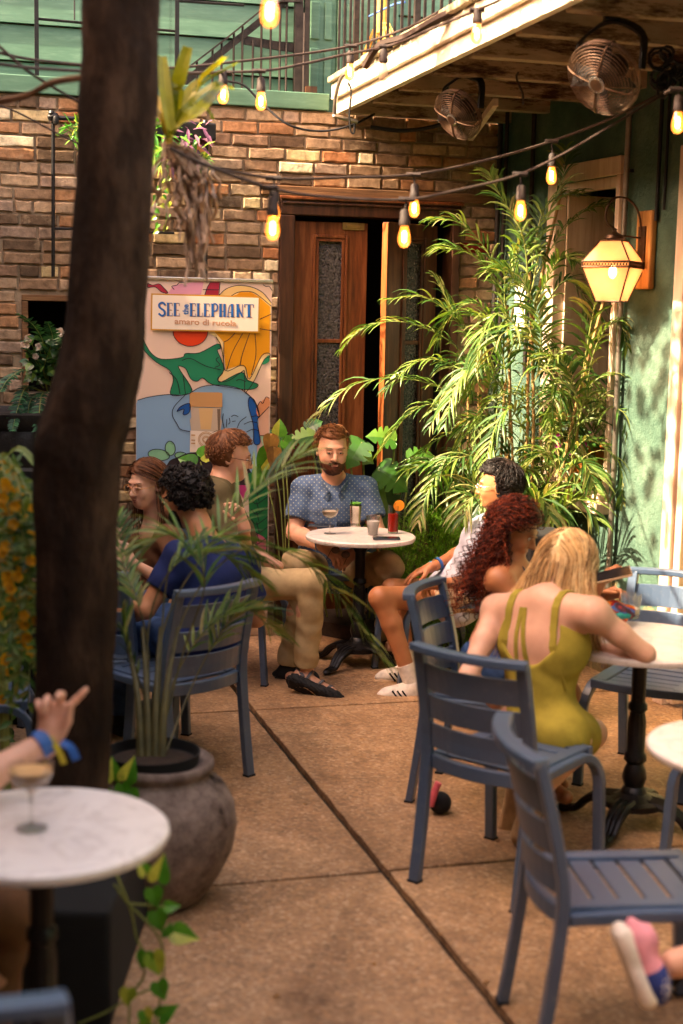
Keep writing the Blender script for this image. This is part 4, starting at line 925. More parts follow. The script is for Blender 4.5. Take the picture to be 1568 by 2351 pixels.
cloth('mustard', srgb('928432')); cloth('denim', srgb('2c4268'), .4); cloth('brown_tee', srgb('6a4a34')); cloth('bikini', srgb('3a4a5a')); cloth('dark_navy', srgb('12182c')); cloth('grey_cloth', srgb('5a5a60'))
# blue shirt with a woven pale dot print
t = NT('print_shirt'); c = t.coord(); mp = t.n('ShaderNodeMapping'); mp.inputs['Rotation'].default_value = (0, rad(45), 0); mp.inputs['Scale'].default_value = (48, 48, 48); t.l(c, mp.inputs[0])
sp = t.n('ShaderNodeSeparateXYZ'); t.l(mp.outputs[0], sp.inputs[0])
def fr1(s_):
    f = t.n('ShaderNodeMath', operation='FRACT'); t.l(s_, f.inputs[0]); a = t.n('ShaderNodeMath', operation='SUBTRACT'); t.l(f.outputs[0], a.inputs[0]); a.inputs[1].default_value = .5
    b = t.n('ShaderNodeMath', operation='ABSOLUTE'); t.l(a.outputs[0], b.inputs[0]); return b.outputs[0]
ad = t.n('ShaderNodeMath', operation='ADD'); t.l(fr1(sp.outputs[0]), ad.inputs[0]); t.l(fr1(sp.outputs[2]), ad.inputs[1])
dot = t.ramp(ad.outputs[0], [(.14, (1, 1, 1)), (.26, (0, 0, 0))])
base = t.ramp(t.noise(16, 6), [(.3, srgb('3d506e')), (.7, srgb('5b7090'))])
M['print_shirt'] = t.fin(t.mix(dot, base, srgb('98a296')), .85, 0, .15); t.bump(t.noise(300), .25, .002)
def hairmat(name, stops, rough=.55): return island(name, stops, rough, .35, 30, spec=.25, st=(1, 1, 1))
hairmat('hair_brown', [(0, srgb('2a170c')), (.5, srgb('5a3620')), (1, srgb('8a5a38'))]); hairmat('hair_lightbrown', [(0, srgb('4a2c18')), (.5, srgb('7a4c2c')), (1, srgb('a06c42'))])
hairmat('hair_black', [(0, srgb('070504')), (.7, srgb('1a1210')), (1, srgb('2c201a'))]); hairmat('hair_red', [(0, srgb('1c0a06')), (.4, srgb('4a190c')), (.8, srgb('7c3016')), (1, srgb('94401e'))])
hairmat('hair_blonde', [(0, srgb('5a3a24')), (.22, srgb('8f6234')), (.4, srgb('cfa468')), (1, srgb('ecd09c'))]); hairmat('hair_beard', [(0, srgb('2a140a')), (1, srgb('5c3018'))])
simple('lip', srgb('a8554a'), .4); simple('eye_white', srgb('d8ccc4'), .15); simple('iris', srgb('2c1c12'), .1); simple('lens', srgb('4a3020'), .1); simple('gold', srgb('c08a40'), .3, .9); simple('white_rubber', srgb('d6cabc'), .6); simple('brown_leather', srgb('3a1c12'), .35); simple('tan_sole', srgb('a88a68'), .7); simple('blue_band', srgb('2a5aa0'), .5); simple('cyan_band', srgb('2a9ac0'), .5)
ZU = V((0, 0, 1))
def frame(fwd, up=ZU, roll=0):
    f = V(fwd).normalized(); x = f.cross(up).normalized(); u = x.cross(f)
    if roll: q = Matrix.Rotation(roll, 3, f); x = q @ x; u = q @ u
    return (x, f, u)                                        # right, forward, up
def hl(H, A, s, x, y, z): return H + (A[0] * x + A[1] * y + A[2] * z) * s
def head_prims(H, A, s, jaw=1.0):
    h = lambda *a: hl(H, A, s, *a); L = lambda *r: tuple(v * s for v in r)
    p = [ell(h(0, -.015, .03), L(.076, .096, .092), A, .02), ell(h(0, .028, -.03), L(.064 * jaw, .062, .085), A, .03), ell(h(0, .05, -.085), L(.036 * jaw, .032, .026), A, .03),
         ell(h(.034, .062, -.03), L(.026, .022, .028), A, .02), ell(h(-.034, .062, -.03), L(.026, .022, .028), A, .02),
         cone(h(-.034, .082, .026), h(.034, .082, .026), .010 * s, .010 * s, .018),
         ell(h(.031, .096, .004), L(.016, .012, .0105), A, .012, '-'), ell(h(-.031, .096, .004), L(.016, .012, .0105), A, .012, '-'),
         cone(h(0, .086, .012), h(0, .108, -.03), .008 * s, .0125 * s, .012), ell(h(.012, .096, -.034), L(.008, .009, .007), A, .006), ell(h(-.012, .096, -.034), L(.008, .009, .007), A, .006),
         cone(h(-.018, .083, -.062), h(.018, .083, -.062), .008 * s, .008 * s, .010)]
    for q in (-1, 1): p += [ell(h(q * .078, -.012, -.004), L(.009, .019, .031), A, .008), ell(h(q * .083, -.008, -.002), L(.007, .010, .018), A, .006, '-')]
    return p
def hand_prims(Wp, d, n, ts, curl, spread=.12, s=1.0, thumb=.75):
    d = V(d).normalized(); n = V(n); n = (n - d * n.dot(d)).normalized(); sd = d.cross(n).normalized() * ts; P_ = []
    if not isinstance(curl, (tuple, list)): curl = (curl,) * 4
    P_.append(cone(Wp - d * .02, Wp + d * .03 * s, .026 * s, .025 * s, .02))
    for i, (o, ln, r) in enumerate(((.030, .072, .0092), (.010, .080, .0095), (-.011, .074, .009), (-.030, .058, .008))):
        kn = Wp + d * (.090 - .006 * abs(i - 1)) * s + sd * o * s - n * .002
        P_.append(cone(Wp + d * .018 + sd * o * .55 * s, kn, .0155 * s, .0125 * s, .012))
        dr = (d + sd * o / .03 * spread).normalized(); a = 0; p = kn
        for j, f in enumerate((.44, .31, .25)):
            a += curl[i] * (.75, 1.15, .75)[j]; v = (dr * math.cos(a) + n * math.sin(a)); q = p + v * ln * f * s
            P_.append(cone(p, q, (r + .001 - j * .0009) * s, (r - j * .0009) * s, .004)); p = q
    b = Wp + d * .022 * s + sd * .026 * s; v = (d * .62 + sd * thumb + n * .3).normalized(); c_ = b + v * .045 * s
    P_.append(cone(b, c_, .0155 * s, .0115 * s, .012)); v2 = (d * .85 + sd * .25 * thumb + n * .4).normalized(); e = c_ + v2 * .032 * s; P_.append(cone(c_, e, .0108 * s, .0098 * s, .004)); P_.append(cone(e, e + (v2 + n * .2).normalized() * .024 * s, .0098 * s, .0078 * s, .004))
    return P_
def frm(J):
    ms, mh = (J['s0'] + J['s1']) / 2, (J['h0'] + J['h1']) / 2; up = (ms - mh).normalized(); lat = (J['s1'] - J['s0']); lat = (lat - up * lat.dot(up)).normalized(); return ms, mh, lat, up, lat.cross(up)
def torso(J, w=1, g=1, inf=0, lo=1):
    ms, mh, lat, up, fw = frm(J); ax = (lat, fw, up); L = (ms - mh).length; sw = (J['s1'] - J['s0']).length / 2; hw = max((J['h1'] - J['h0']).length / 2, .07)
    p = [ell(ms - up * L * .26, (sw * .86 * w + inf, .112 * g + inf, L * .36 + inf), ax, .05), ell(mh + up * L * .30, (.142 * w * (.5 + .5 * g) + inf, .105 * g + inf, L * .34 + inf), ax, .06),
         cone(J['s0'], J['s1'], .052 + inf, .052 + inf, .05), cone(ms + up * .05, J['s0'] + up * .0, .045 + inf * .7, .05 + inf, .05), cone(ms + up * .05, J['s1'], .045 + inf * .7, .05 + inf, .05)]
    if lo: p.append(ell(mh, (hw + .085 * w + inf, .115 * g + inf, .115 + inf), ax, .06))
    return p
def cut(c, d, r=.07, ln=.14):                               # remove everything beyond c along d
    d = V(d).normalized(); x = d.orthogonal().normalized(); y = d.cross(x); return rbox(V(c) + d * ln / 2, (r, r, ln / 2 - .004), (x, y, d), .004, .003, '-')
def person(label, J, skin, s=1.0, w=1, g=1, face=None, hands=(), h=.0065, jaw=1.0, arm=1.0, leg=1.0, female=False, feet=True, ears=True):
    J = {k: V(v) for k, v in J.items()}; A = face; H = J['H']; ms, mh, lat, up, fw = frm(J)
    root = thing('person', (mh.x, mh.y, 0), label, 'person')
    p = torso(J, w, g) + head_prims(H, A, s, jaw)
    nb = hl(H, A, s, 0, -.03, -.06); p.append(cone(ms + up * .02, nb, (.060 if not female else .05) * s, (.055 if not female else .047) * s, .035))
    for i in '01':
        p += [cone(J['s' + i], J['s' + i] + (J['e' + i] - J['s' + i]) * .5, .056 * arm, .047 * arm, .03), cone(J['s' + i] + (J['e' + i] - J['s' + i]) * .5, J['e' + i], .047 * arm, .038 * arm, .02)]
        f = J['w' + i] - J['e' + i]; p += [cone(J['e' + i], J['e' + i] + f * .3, .038 * arm, .042 * arm, .02), cone(J['e' + i] + f * .3, J['w' + i], .042 * arm, .026 * arm, .02)]
        if 'k' + i in J:
            p += [cone(J['h' + i], J['k' + i], .088 * leg, .058 * leg, .03)]
            f = J['a' + i] - J['k' + i]; bk = (f.normalized().cross((J['k' + i] - J['h' + i]).cross(f)).normalized()) * -.012 if f.length > .05 else V()
            p += [cone(J['k' + i], J['k' + i] + f * .3 + bk, .054 * leg, .056 * leg, .03), cone(J['k' + i] + f * .3 + bk, J['a' + i], .056 * leg, .036 * leg, .02)]
            if 't' + i in J: p += [cone(J['a' + i] - ZU * .02, J['t' + i], .036, .028, .02)]
    for i, hd in enumerate(hands):
        if hd: p += hand_prims(J['w%d' % i], *hd)
    body = sdf_obj('body', p, skin, root, h)
    if A is not None:
        for q in (-1, 1):
            mb = MB(); mb.blob(hl(H, A, s, q * .031, .0800, .003), (.0118 * s, .0118 * s, .0075 * s), 12, 0, A); mb.blob(hl(H, A, s, q * .031, .0885, .003), (.0056 * s, .004 * s, .0052 * s), 10, 1, A)
            mb.build('eye', ['eye_white', 'iris'], root, smooth='all')
            mb = MB(); mb.tube([hl(H, A, s, q * x, y + .004, z) for x, y, z in ((.016, .0895, .008), (.031, .0925, .0102), (.047, .0835, .005))], .0036 * s, 5); mb.build('eyelid', skin, root, smooth='all')
        mb = MB(); mb.tube([hl(H, A, s, x, y, z) for x, y, z in ((-.023, .084, -.063), (-.01, .0905, -.0605), (0, .0915, -.062), (.01, .0905, -.0605), (.023, .084, -.063))], [.001, .0036, .0034, .0036, .001], 6)
        mb.tube([hl(H, A, s, x, y, z) for x, y, z in ((-.02, .083, -.066), (0, .090, -.071), (.02, .083, -.066))], [.001, .0048, .001], 6); mb.build('mouth', 'lip', root, smooth='all')
    return root, J
def brows(root, J, A, s, mat):
    H = J['H']
    for q in (-1, 1):
        mb = MB(); random.seed(3)
        for k in range(26):
            f = k / 25; b = hl(H, A, s, q * (.014 + .036 * f), .0945 - .012 * f * f, .0245 + .006 * math.sin(f * 2.6)); mb.tube([b, b + A[0] * q * .008 + A[2] * .002 + A[1] * .0008], [.0016, .0005], 4)
        mb.build('eyebrow', mat, root)
def scalp(H, A, s, d, off=.0):                              # point on the scalp ellipsoid in direction d (head frame)
    r = V((.080, .100, .097)); k = 1 / math.sqrt((d.x / r.x) ** 2 + (d.y / r.y) ** 2 + (d.z / r.z) ** 2); q = d * (k + off); return hl(H, A, s, q.x, q.y - .015, q.z + .03)
def hair(root, J, A, s, mat, style='short', seed=1, n=900, L=.055, vol=.010, lowback=-.55, side=-.1, front=.42, part=0, drop=.3, rs=.0017, fall=None, curl=0, spread=0):
    random.seed(seed); H = J['H']; mb = MB()
    hh = lambda *a: hl(H, A, s, *a)
    v = vol; cap = [ell(hh(0, -.018, .034), ((.080 + v) * s, (.099 + v) * s, (.096 + v) * s), A, .01)]
    cap += [rbox(hh(0, .115, -.052), (.12 * s, .10 * s, .115 * s), A, .01, .02, '-'), rbox(hh(0, .02, -.16), (.13 * s, .13 * s, (.09 - 0) * s), A, .01, .02, '-')]
    cap += [rbox(hh(0, .035, -.03), (.12 * s, .025 * s, .05 * s), A, .008, .01, '-')] if style != 'long' else []
    vv, qq = sdf(cap, .005, (.0015, 130, seed)); mb.add(vv.tolist(), qq.tolist())
    crown = V((0, -.45, .9)).normalized()
    for k in range(n):
        z = random.uniform(-1, 1); a = random.uniform(0, 2 * math.pi); q = math.sqrt(1 - z * z); d = V((q * math.cos(a), q * math.sin(a), z))
        if d.y > .25 and d.z < front: continue
        if curl and d.y > .34 and d.z < .25: continue
        if d.y > -.15 and d.z < side: continue
        if d.z < lowback: continue
        fl = d - crown * d.dot(crown)
        if fl.length < .05: fl = V((random.uniform(-1, 1), random.uniform(-1, 1), 0))
        fl.normalize()
        if style == 'short':
            if d.y > .2: fl = (fl + V((.9 * (1 if part >= 0 else -1), .2, .5))).normalized()
            pts = []; dd_ = d.copy(); st = L / 4 / .09 * random.uniform(.7, 1.2)
            for j in range(5):
                pts.append(scalp(H, A, s, dd_, (vol + .002 + j * .0022 * (1 + random.random())) / .09 * .09)); dd_ = (dd_ + fl * st * .9 + V((random.uniform(-1, 1), random.uniform(-1, 1), random.uniform(-1, 1))) * .05).normalized()
            mb.tube(pts, [rs * s, rs * 1.2 * s, rs * 1.1 * s, rs * s, .0004], 4, cap=False)
        elif style == 'curlcap':
            c = scalp(H, A, s, d, vol + random.uniform(.0, .014)); r = random.uniform(.006, .012); X = V((random.uniform(-1, 1), random.uniform(-1, 1), random.uniform(-1, 1))).normalized(); Y = X.orthogonal().normalized()
            mb.tube([c + (X * math.cos(t) + Y * math.sin(t)) * r for t in [i * .8 for i in range(8)]], rs * 1.5, 4, cap=False)
        else:
            pts = []; dd_ = d.copy(); j = 0; seg = .016
            prt = V((part * .3, 0, 0)); sgn = 1 if d.x > part * .1 else -1
            fl = V((sgn * .8, -.25, -.6)) if d.y < 0 else V((sgn * .9, -.6, -.5)); ph = random.uniform(0, 6.28); rv = V((random.uniform(-1, 1), random.uniform(-1, 1), 0)) * (.38 if curl else .06); ln = L * random.uniform(.8, 1.12)
            while j * seg < ln:
                fdir = fl - dd_ * fl.dot(dd_)
                if dd_.z > -.15 and j * seg < .2:
                    pts.append(scalp(H, A, s, dd_, vol + .006 + .008 * random.random() * .3 + min(j * .0012, .01))); dd_ = (dd_ + fdir.normalized() * seg / .095).normalized()
                else:
                    last = pts[-1] if pts else scalp(H, A, s, dd_, vol); t_ = (last - pts[-2]).normalized() if len(pts) > 1 else -ZU
                    g_ = (fall or V((0, 0, -1))) + rv + A[0] * (d.x * spread); nv = (t_ * .55 + g_ * .5 + V((random.uniform(-1, 1), random.uniform(-1, 1), 0)) * .06).normalized(); pts.append(last + nv * seg)
                j += 1
            if len(pts) < 4: continue
            if curl:
                rr = random.uniform(.5, 1.5) * curl; frq = random.uniform(.55, 1.1); q_ = []
                fine = smooth_path(pts, 3)
                for i, p in enumerate(fine):
                    t_ = (fine[min(i + 1, len(fine) - 1)] - fine[max(i - 1, 0)]).normalized(); x = t_.orthogonal().normalized(); y = t_.cross(x); a_ = ph + i * frq; f_ = min(1, i / 6)
                    q_.append(p + (x * math.cos(a_) + y * math.sin(a_)) * rr * f_)
                mb.tube(q_, [rs * 1.3] * (len(q_) - 1) + [.0005], 4, cap=False)
            else:
                N = len(pts); wv = random.uniform(.004, .010)
                pts = [p + A[0] * math.sin(i * .55 + ph * .3) * wv * i / N for i, p in enumerate(pts)]
                mb.tube(pts, [rs * (1.2 if i < N - 2 else .5) for i in range(N)], 4, cap=False)
    return mb.build('hair', mat, root, smooth='all')
def glasses(root, J, A, s, mat='gold', r=.021, rr=.0013, round_=True, lens=None):
    H = J['H']; mb = MB(); h = lambda *a: hl(H, A, s, *a)
    for q in (-1, 1):
        c = (q * .032, .106, .0); mb.tube([h(c[0] + r * math.cos(t) * 1.05, c[1], c[2] + r * math.sin(t) * (1 if round_ else .8)) for t in [i * math.pi / 9 for i in range(19)]], rr, 5)
        mb.tube([h(q * (.032 + r), .104, .004), h(q * .078, .08, .006), h(q * .084, .0, .006), h(q * .082, -.02, -.008)], rr, 5)
    mb.tube([h(-.011, .107, .003), h(0, .110, .006), h(.011, .107, .003)], rr, 5); return mb.build('glasses', mat, root, smooth='all')
def garment(root, prims, mat, name='shirt', h=.0075, folds=(.0035, 38, 1)): return sdf_obj(name, prims, mat, root, h, folds)
def sleeve(J, i, f0, rad0, rad1, fr_=0.0):
    a, b = J['s' + i], J['e' + i]; e = a + (b - a) * f0; return [cone(a, e, rad0, rad1, .03)], cut(e - (b - a).normalized() * .0, b - a, rad1 + .03, rad1 * 2 + .05)
def pants(J, i, r0, r1, r2, fk=1.0):
    p = [cone(J['h' + i], J['k' + i], r0, r1, .04)]
    if fk: p.append(cone(J['k' + i], J['a' + i] + (J['k' + i] - J['a' + i]) * .06, r1 * .97, r2, .03)); p.append(cut(J['a' + i] + (J['k' + i] - J['a' + i]) * .06, J['a' + i] - J['k' + i], r2 + .02, r2 * 2 + .03))
    return p
def band(root, J, i, mat, f=.9, r=.031, name='wristband', wd=.012, d=None):
    i = str(i); a = J['e' + i] + (J['w' + i] - J['e' + i]) * f; d = (J['w' + i] - J['e' + i]).normalized(); x = d.orthogonal().normalized(); mb = MB(); mb.lathe([(r - .003, -wd / 2), (r, -wd / 2), (r, wd / 2), (r - .003, wd / 2)], a, 20, ax=(x, d.cross(x), d)); return mb.build(name, mat, root, smooth=True)
def shoe(root, a, fwd, up, mats, L=.27, name='shoe', stripes=False):
    f = V(fwd).normalized(); u = V(up); u = (u - f * u.dot(f)).normalized(); x = f.cross(u); A_ = (x, f, u); h = lambda X, Y, Z: a + x * X + f * Y + u * Z
    o = sdf_obj(name, [ell(h(0, L * .18, -.035), (.045, L * .52, .036), A_, .02), cone(h(0, -.01, -.01), h(0, .0, .012), .042, .042, .03), cone(h(0, .02, -.005), h(0, .13, -.03), .038, .034, .03), rbox(h(0, .1, -.11), (.2, .3, .048), A_, .002, .004, '-')], mats[0], root, .005)
    so_ = sdf_obj('sole', [rbox(h(0, L * .18, -.060), (.026, L * .36, .006), A_, .018, .01), ell(h(0, L * .5, -.057), (.046, .06, .018), A_, .02)], mats[1], None, .005); so_.parent = o
    # sole built in world space; its object offset must be kept
    if stripes:
        for k in range(3):
            mb = MB()
            for q in (-1, 1): mb.bar(h(q * .050, .03 + k * .026, -.046), h(q * .040, .062 + k * .026, -.004), .008, .011, u)
            st_ = mb.build('stripe', 'black', None, local=True); st_.parent = o
    return o
def knee_fold(*a): pass
# ---- bearded man facing the camera
A = frame((.16, -.97, -.10)); J = dict(H=P(763, 1034, 8.35), s0=P(700, 1124, 8.45), s1=P(836, 1124, 8.45), e0=P(674, 1222, 8.36), e1=P(866, 1220, 8.36), w0=P(745, 1256, 8.0), w1=P(812, 1270, 8.0),
    h0=P(730, 1312, 8.5), h1=P(802, 1312, 8.5), k0=P(682, 1296, 7.98), k1=P(890, 1302, 7.96), a0=P(705, 1474, 8.2), a1=P(886, 1468, 8.26), t0=P(705, 1495, 8.1), t1=P(895, 1488, 8.1))
root, J = person('bearded man in a blue dotted shirt and khaki trousers facing the camera', J, 'skin_fair', 1.08, 1.15, 1.45, A, ((( .75, -.55, -.45), (.1, .45, -1), 1, (.45, .5, .55, .6), .15), ((-.7, -.3, -.5), (0, .8, -.6), -1, .8)), h=.0055, jaw=1.12, arm=1.18, leg=1.15)
H = J['H']; s = 1.08; h = lambda *a: hl(H, A, s, *a); L = lambda *r: tuple(v * s for v in r)
bd = [ell(h(0, .026, -.045), L(.070, .068, .080), A, .02), ell(h(0, .05, -.088), L(.046, .042, .034), A, .03), rbox(h(0, .06, .045), L(.12, .12, .058), A, .01, .006, '-'), ell(h(0, .135, -.022), L(.052, .07, .040), A, .006, '-'), ell(h(.042, .075, -.02), L(.030, .05, .034), A, .008, '-'), ell(h(-.042, .075, -.02), L(.030, .05, .034), A, .008, '-'), ell(h(0, .105, -.066), L(.023, .03, .010), A, .004, '-'), rbox(h(0, -.08, -.05), L(.1, .08, .1), A, .01, .01, '-')]
v, q = sdf(bd, .004, (.0012, 210, 1)); mb = MB(); mb.add(v.tolist(), q.tolist())
for sg_ in (-1, 1): mb.tube([h(sg_ * x, y, z) for x, y, z in ((.001, .100, -.050), (.014, .097, -.051), (.026, .088, -.058), (.032, .080, -.072))], [.0045, .005, .0045, .004], 6)
mb.build('beard', 'hair_beard', root, smooth='all')
hair(root, J, A, s, 'hair_lightbrown', 'short', 11, 900, .05, .009, -.45, .0, .5, 1)
brows(root, J, A, s, 'hair_beard')
ms, mh, lat, up, fw = frm(J); pr = torso(J, 1.15, 1.45, .013)
for i in (0, 1):
    a, c_ = sleeve(J, str(i), .72, .078, .076); pr += a
cuts = [cut(J['s%d' % i] + (J['e%d' % i] - J['s%d' % i]) * .70, J['e%d' % i] - J['s%d' % i], .10, .2) for i in (0, 1)]
garment(root, pr + cuts + [ell(ms + up * .115 + fw * .03, (.072, .085, .075), (lat, fw, up), .01, '-')], 'print_shirt', 'shirt', .0065, (.0032, 34, 2))
mb = MB()
for q_ in (-1, 1): mb.path(smooth_path([ms + up * .075 - fw * .07, ms + lat * q_ * .068 + up * .075 - fw * .02, ms + lat * q_ * .072 + up * .06 + fw * .08, ms + lat * q_ * .035 + up * .015 + fw * .15, ms + lat * q_ * .052 - up * .03 + fw * .142][:5], 5), .032, .006, up)
mb.build('collar', 'print_shirt', root, smooth=True)
mb = MB(); yb = lambda z: ms + up * z + fw * (.112 * 1.45 + .013 - .0 + .012 * (1 if z < -.1 else 0)) ; mb.path([ms + up * -.03 + fw * .150, ms + up * -.1 + fw * .172, ms + up * -.2 + fw * .18, ms + up * -.32 + fw * .172], .03, .004, lat); mb.build('placket', 'print_shirt', root)
pr = [ell(mh, (.19, .165, .12), (lat, fw, up), .05)]
for i in '01': pr += pants(J, i, .112, .084, .062)
garment(root, pr, 'khaki', 'trousers', .0075, (.0045, 30, 3))
band(root, J, 0, 'blue_band', .9, .036, wd=.02); 
for i in '01': shoe(root, J['a' + i] + ZU * 0, (.1 if i == '1' else 0, -1, 0), (0, 0, 1), ('brown_leather', 'black'), .27)
mb = MB(); c = P(782, 1268, 7.9); 
for q_ in (-1, 1):
    cc_ = c + V((q_ * .028, 0, q_ * -.012)); mb.tube([cc_ + V((.022 * math.cos(t), 0, .018 * math.sin(t))) for t in [i * math.pi / 8 for i in range(17)]], .0025, 5)
    mb.blob(cc_, (.021, .003, .017), 12, 1); mb.tube([cc_ + V((q_ * .02, 0, .01)), cc_ + V((q_ * .02 - .03, .02, -.06))], .002, 5)
tag(mb.build('sunglasses', ['lens', 'lens'], smooth='all'), 'brown sunglasses held in the bearded man\'s hands', 'sunglasses')
# ---- man in the olive T-shirt, in profile
A = frame((.96, .06, -.16)); J = dict(H=P(531, 1050, 7.5), s0=P(497, 1138, 7.3), s1=P(512, 1130, 7.66), e0=P(560, 1285, 7.15), e1=P(575, 1270, 7.75), w0=P(560, 1208, 6.98), w1=P(640, 1300, 7.6),
    h0=P(500, 1340, 7.42), h1=P(500, 1332, 7.62), k0=P(716, 1340, 7.3), k1=P(700, 1350, 7.6), a0=P(700, 1540, 7.34), a1=P(660, 1535, 7.62), t1=P(690, 1572, 7.5))
root, J = person('young man in an olive T-shirt and round glasses, in profile by the banner', J, 'skin_fair', 1.02, .95, .95, A, (((-.35, .1, 1), (-.6, -.5, -.2), -1, (.5, .7, .8, .9), .1), None), h=.006)
hair(root, J, A, 1.02, 'hair_lightbrown', 'short', 5, 1100, .065, .013, -.5, -.05, .42, 1); glasses(root, J, A, 1.02, 'hair_brown', .021, .0017); brows(root, J, A, 1.02, 'hair_brown')
ms, mh, lat, up, fw = frm(J); pr = torso(J, 1, 1, .014)
for i in '01': pr += [cone(J['s' + i], J['s' + i] + (J['e' + i] - J['s' + i]) * .88, .074, .070, .03)]
cuts = [cut(J['s' + i] + (J['e' + i] - J['s' + i]) * .86, J['e' + i] - J['s' + i], .1, .2) for i in '01']
garment(root, pr + cuts + [ell(ms + up * .12 + fw * .02, (.068, .075, .07), (lat, fw, up), .01, '-')], 'olive_tee', 't_shirt', .0075, (.004, 33, 5))
pr = [ell(mh, (.15, .13, .11), (lat, fw, up), .05)]
for i in '01': pr += pants(J, i, .092, .074, .064)
garment(root, pr, 'khaki', 'trousers', .007, (.004, 34, 7))
band(root, J, 0, 'brown_leather', .86, .03, wd=.008)
def sandal(root, a, f, u, L=.29):
    f = V(f).normalized(); u = V(u); u = (u - f * u.dot(f)).normalized(); x = f.cross(u); A_ = (x, f, u); hh = lambda X, Y, Z: a + x * X + f * Y + u * Z
    foot = sdf_obj('foot', [cone(hh(0, 0, .03), hh(0, .0, -.01), .036, .036, .02), cone(hh(0, -.02, -.02), hh(0, .17, -.035), .036, .026, .03)] + [cone(hh(q, .16, -.036), hh(q * 1.25, .205 - abs(q + .02) * .9, -.036), .011, .009, .01) for q in (-.034, -.018, 0, .016, .03)], 'skin_fair', root, .0045)
    sl = [rbox(hh(0, L * .28, -.066), (.028, L * .42, .006), A_, .018, .01), ell(hh(.004, L * .62, -.064), (.056, .075, .022), A_, .02), ell(hh(0, -.02, -.064), (.046, .06, .022), A_, .02)]
    o = sdf_obj('sandal_sole', sl, 'rubber', root, .0045, (.0022, 260, 2))
    mb = MB(); mb.path(smooth_path([hh(-.02, -.03, -.089), hh(.02, .03, -.0905), hh(.0, .09, -.0905), hh(-.03, .14, -.0905), hh(.0, .2, -.0905)], 5), .004, .003, x); sk = mb.build('sole_line', 'tan_sole', None, local=True); sk.parent = o
    mb = MB()
    for y0, zt in ((.02, .03), (.09, .004), (.14, -.006)): mb.path(smooth_path([hh(-.046, y0, -.05), hh(-.03, y0 + .01, zt - .012), hh(0, y0 + .015, zt), hh(.03, y0 + .01, zt - .012), hh(.046, y0, -.05)], 4), .014, .004, f)
    mb.path(smooth_path([hh(-.042, 0, -.045), hh(-.03, -.045, .0), hh(0, -.055, .01), hh(.03, -.045, .0), hh(.042, 0, -.045)], 4), .016, .004, u); mb.build('straps', 'grey_cloth', root)
sandal(root, J['a0'] + V((.0, 0, -.02)), (.93, -.12, -.36), (.1, .72, .62)); shoe(root, J['a1'], (.9, -.3, 0), (0, 0, 1), ('rubber', 'rubber'), .26)
# ---- woman with glasses at left
A = frame((-.62, -.76, -.12)); J = dict(H=P(336, 1114, 7.3), s0=P(318, 1240, 7.5), s1=P(392, 1240, 7.22), e0=P(290, 1350, 7.4), e1=P(400, 1350, 7.05), w0=P(262, 1262, 7.1), w1=P(300, 1290, 6.95),
    h0=P(345, 1380, 7.55), h1=P(400, 1380, 7.35), k0=P(210, 1390, 7.3), k1=P(270, 1400, 7.0), a0=P(220, 1580, 7.3), a1=P(280, 1590, 7.1))
root, J = person('woman in gold rimmed glasses and a brown top seated beside the trunk', J, 'skin_pale', .98, .85, .88, A, (((-.2, -.2, 1), (.8, -.2, 0), -1, .9), ((-.5, 0, .8), (-.5, .5, 0), 1, .8)), h=.0065, arm=.85, female=True)
hair(root, J, A, .98, 'hair_brown', 'long', 3, 1100, .26, .012, -.7, -.45, .45, 1, fall=V((.03, -.05, -1)), rs=.0014); glasses(root, J, A, .98, 'gold', .023, .0013); brows(root, J, A, .98, 'hair_brown')
ms, mh, lat, up, fw = frm(J); pr = torso(J, .88, .9, .012)
for i in '01': pr += [cone(J['s' + i], J['s' + i] + (J['e' + i] - J['s' + i]) * .5, .06, .056, .03)]
garment(root, pr + [cut(J['s' + i] + (J['e' + i] - J['s' + i]) * .5, J['e' + i] - J['s' + i], .1, .2) for i in '01'] + [ell(ms + up * .10 + fw * .04, (.095, .09, .075), (lat, fw, up), .01, '-')], 'brown_tee', 'top', .008)
pr = [ell(mh, (.14, .12, .11), (lat, fw, up), .05)]
for i in '01': pr += pants(J, i, .09, .066, .05)
garment(root, pr, 'denim', 'jeans', .009)
# ---- man in the navy polo seen from behind
A = frame((-.80, .50, -.25)); J = dict(H=P(424, 1146, 6.38), s0=P(556, 1290, 6.42), s1=P(412, 1284, 6.12), e0=P(590, 1420, 6.5), e1=P(335, 1400, 6.05), w0=P(470, 1440, 6.8), w1=P(262, 1410, 6.3),
    h0=V((-.50, 6.22, .53)), h1=V((-.64, 6.08, .53)), k0=V((-.80, 6.55, .53)), k1=V((-.96, 6.38, .52)), a0=V((-.82, 6.68, .09)), a1=V((-1.0, 6.5, .09)), t0=V((-.94, 6.8, .04)), t1=V((-1.12, 6.62, .04)))
root, J = person('dark haired man in a navy polo shirt with his back to the camera', J, 'skin_olive', 1.04, 1.1, 1.1, A, (((-.9, .3, 0), (0, 0, -1), 1, .6), ((-.8, .4, 0), (0, 0, -1), -1, .6)), h=.0065)
hair(root, J, A, 1.04, 'hair_black', 'curlcap', 7, 1000, .05, .014, -.7, -.25, .42, rs=.0022)
H = J['H']; h = lambda *a: hl(H, A, 1.04, *a)
sdf_obj('beard', [ell(h(0, .026, -.048), (.069, .066, .078), A, .02), rbox(h(0, .06, .045), (.12, .12, .07), A, .01, .01, '-'), ell(h(0, .14, -.022), (.055, .08, .045), A, .01, '-'), rbox(h(0, -.08, -.05), (.1, .07, .1), A, .01, .01, '-')], 'hair_black', root, .006)
ms, mh, lat, up, fw = frm(J); pr = torso(J, 1.1, 1.15, .015)
for i in '01': pr += [cone(J['s' + i], J['s' + i] + (J['e' + i] - J['s' + i]) * .65, .076, .07, .03)]
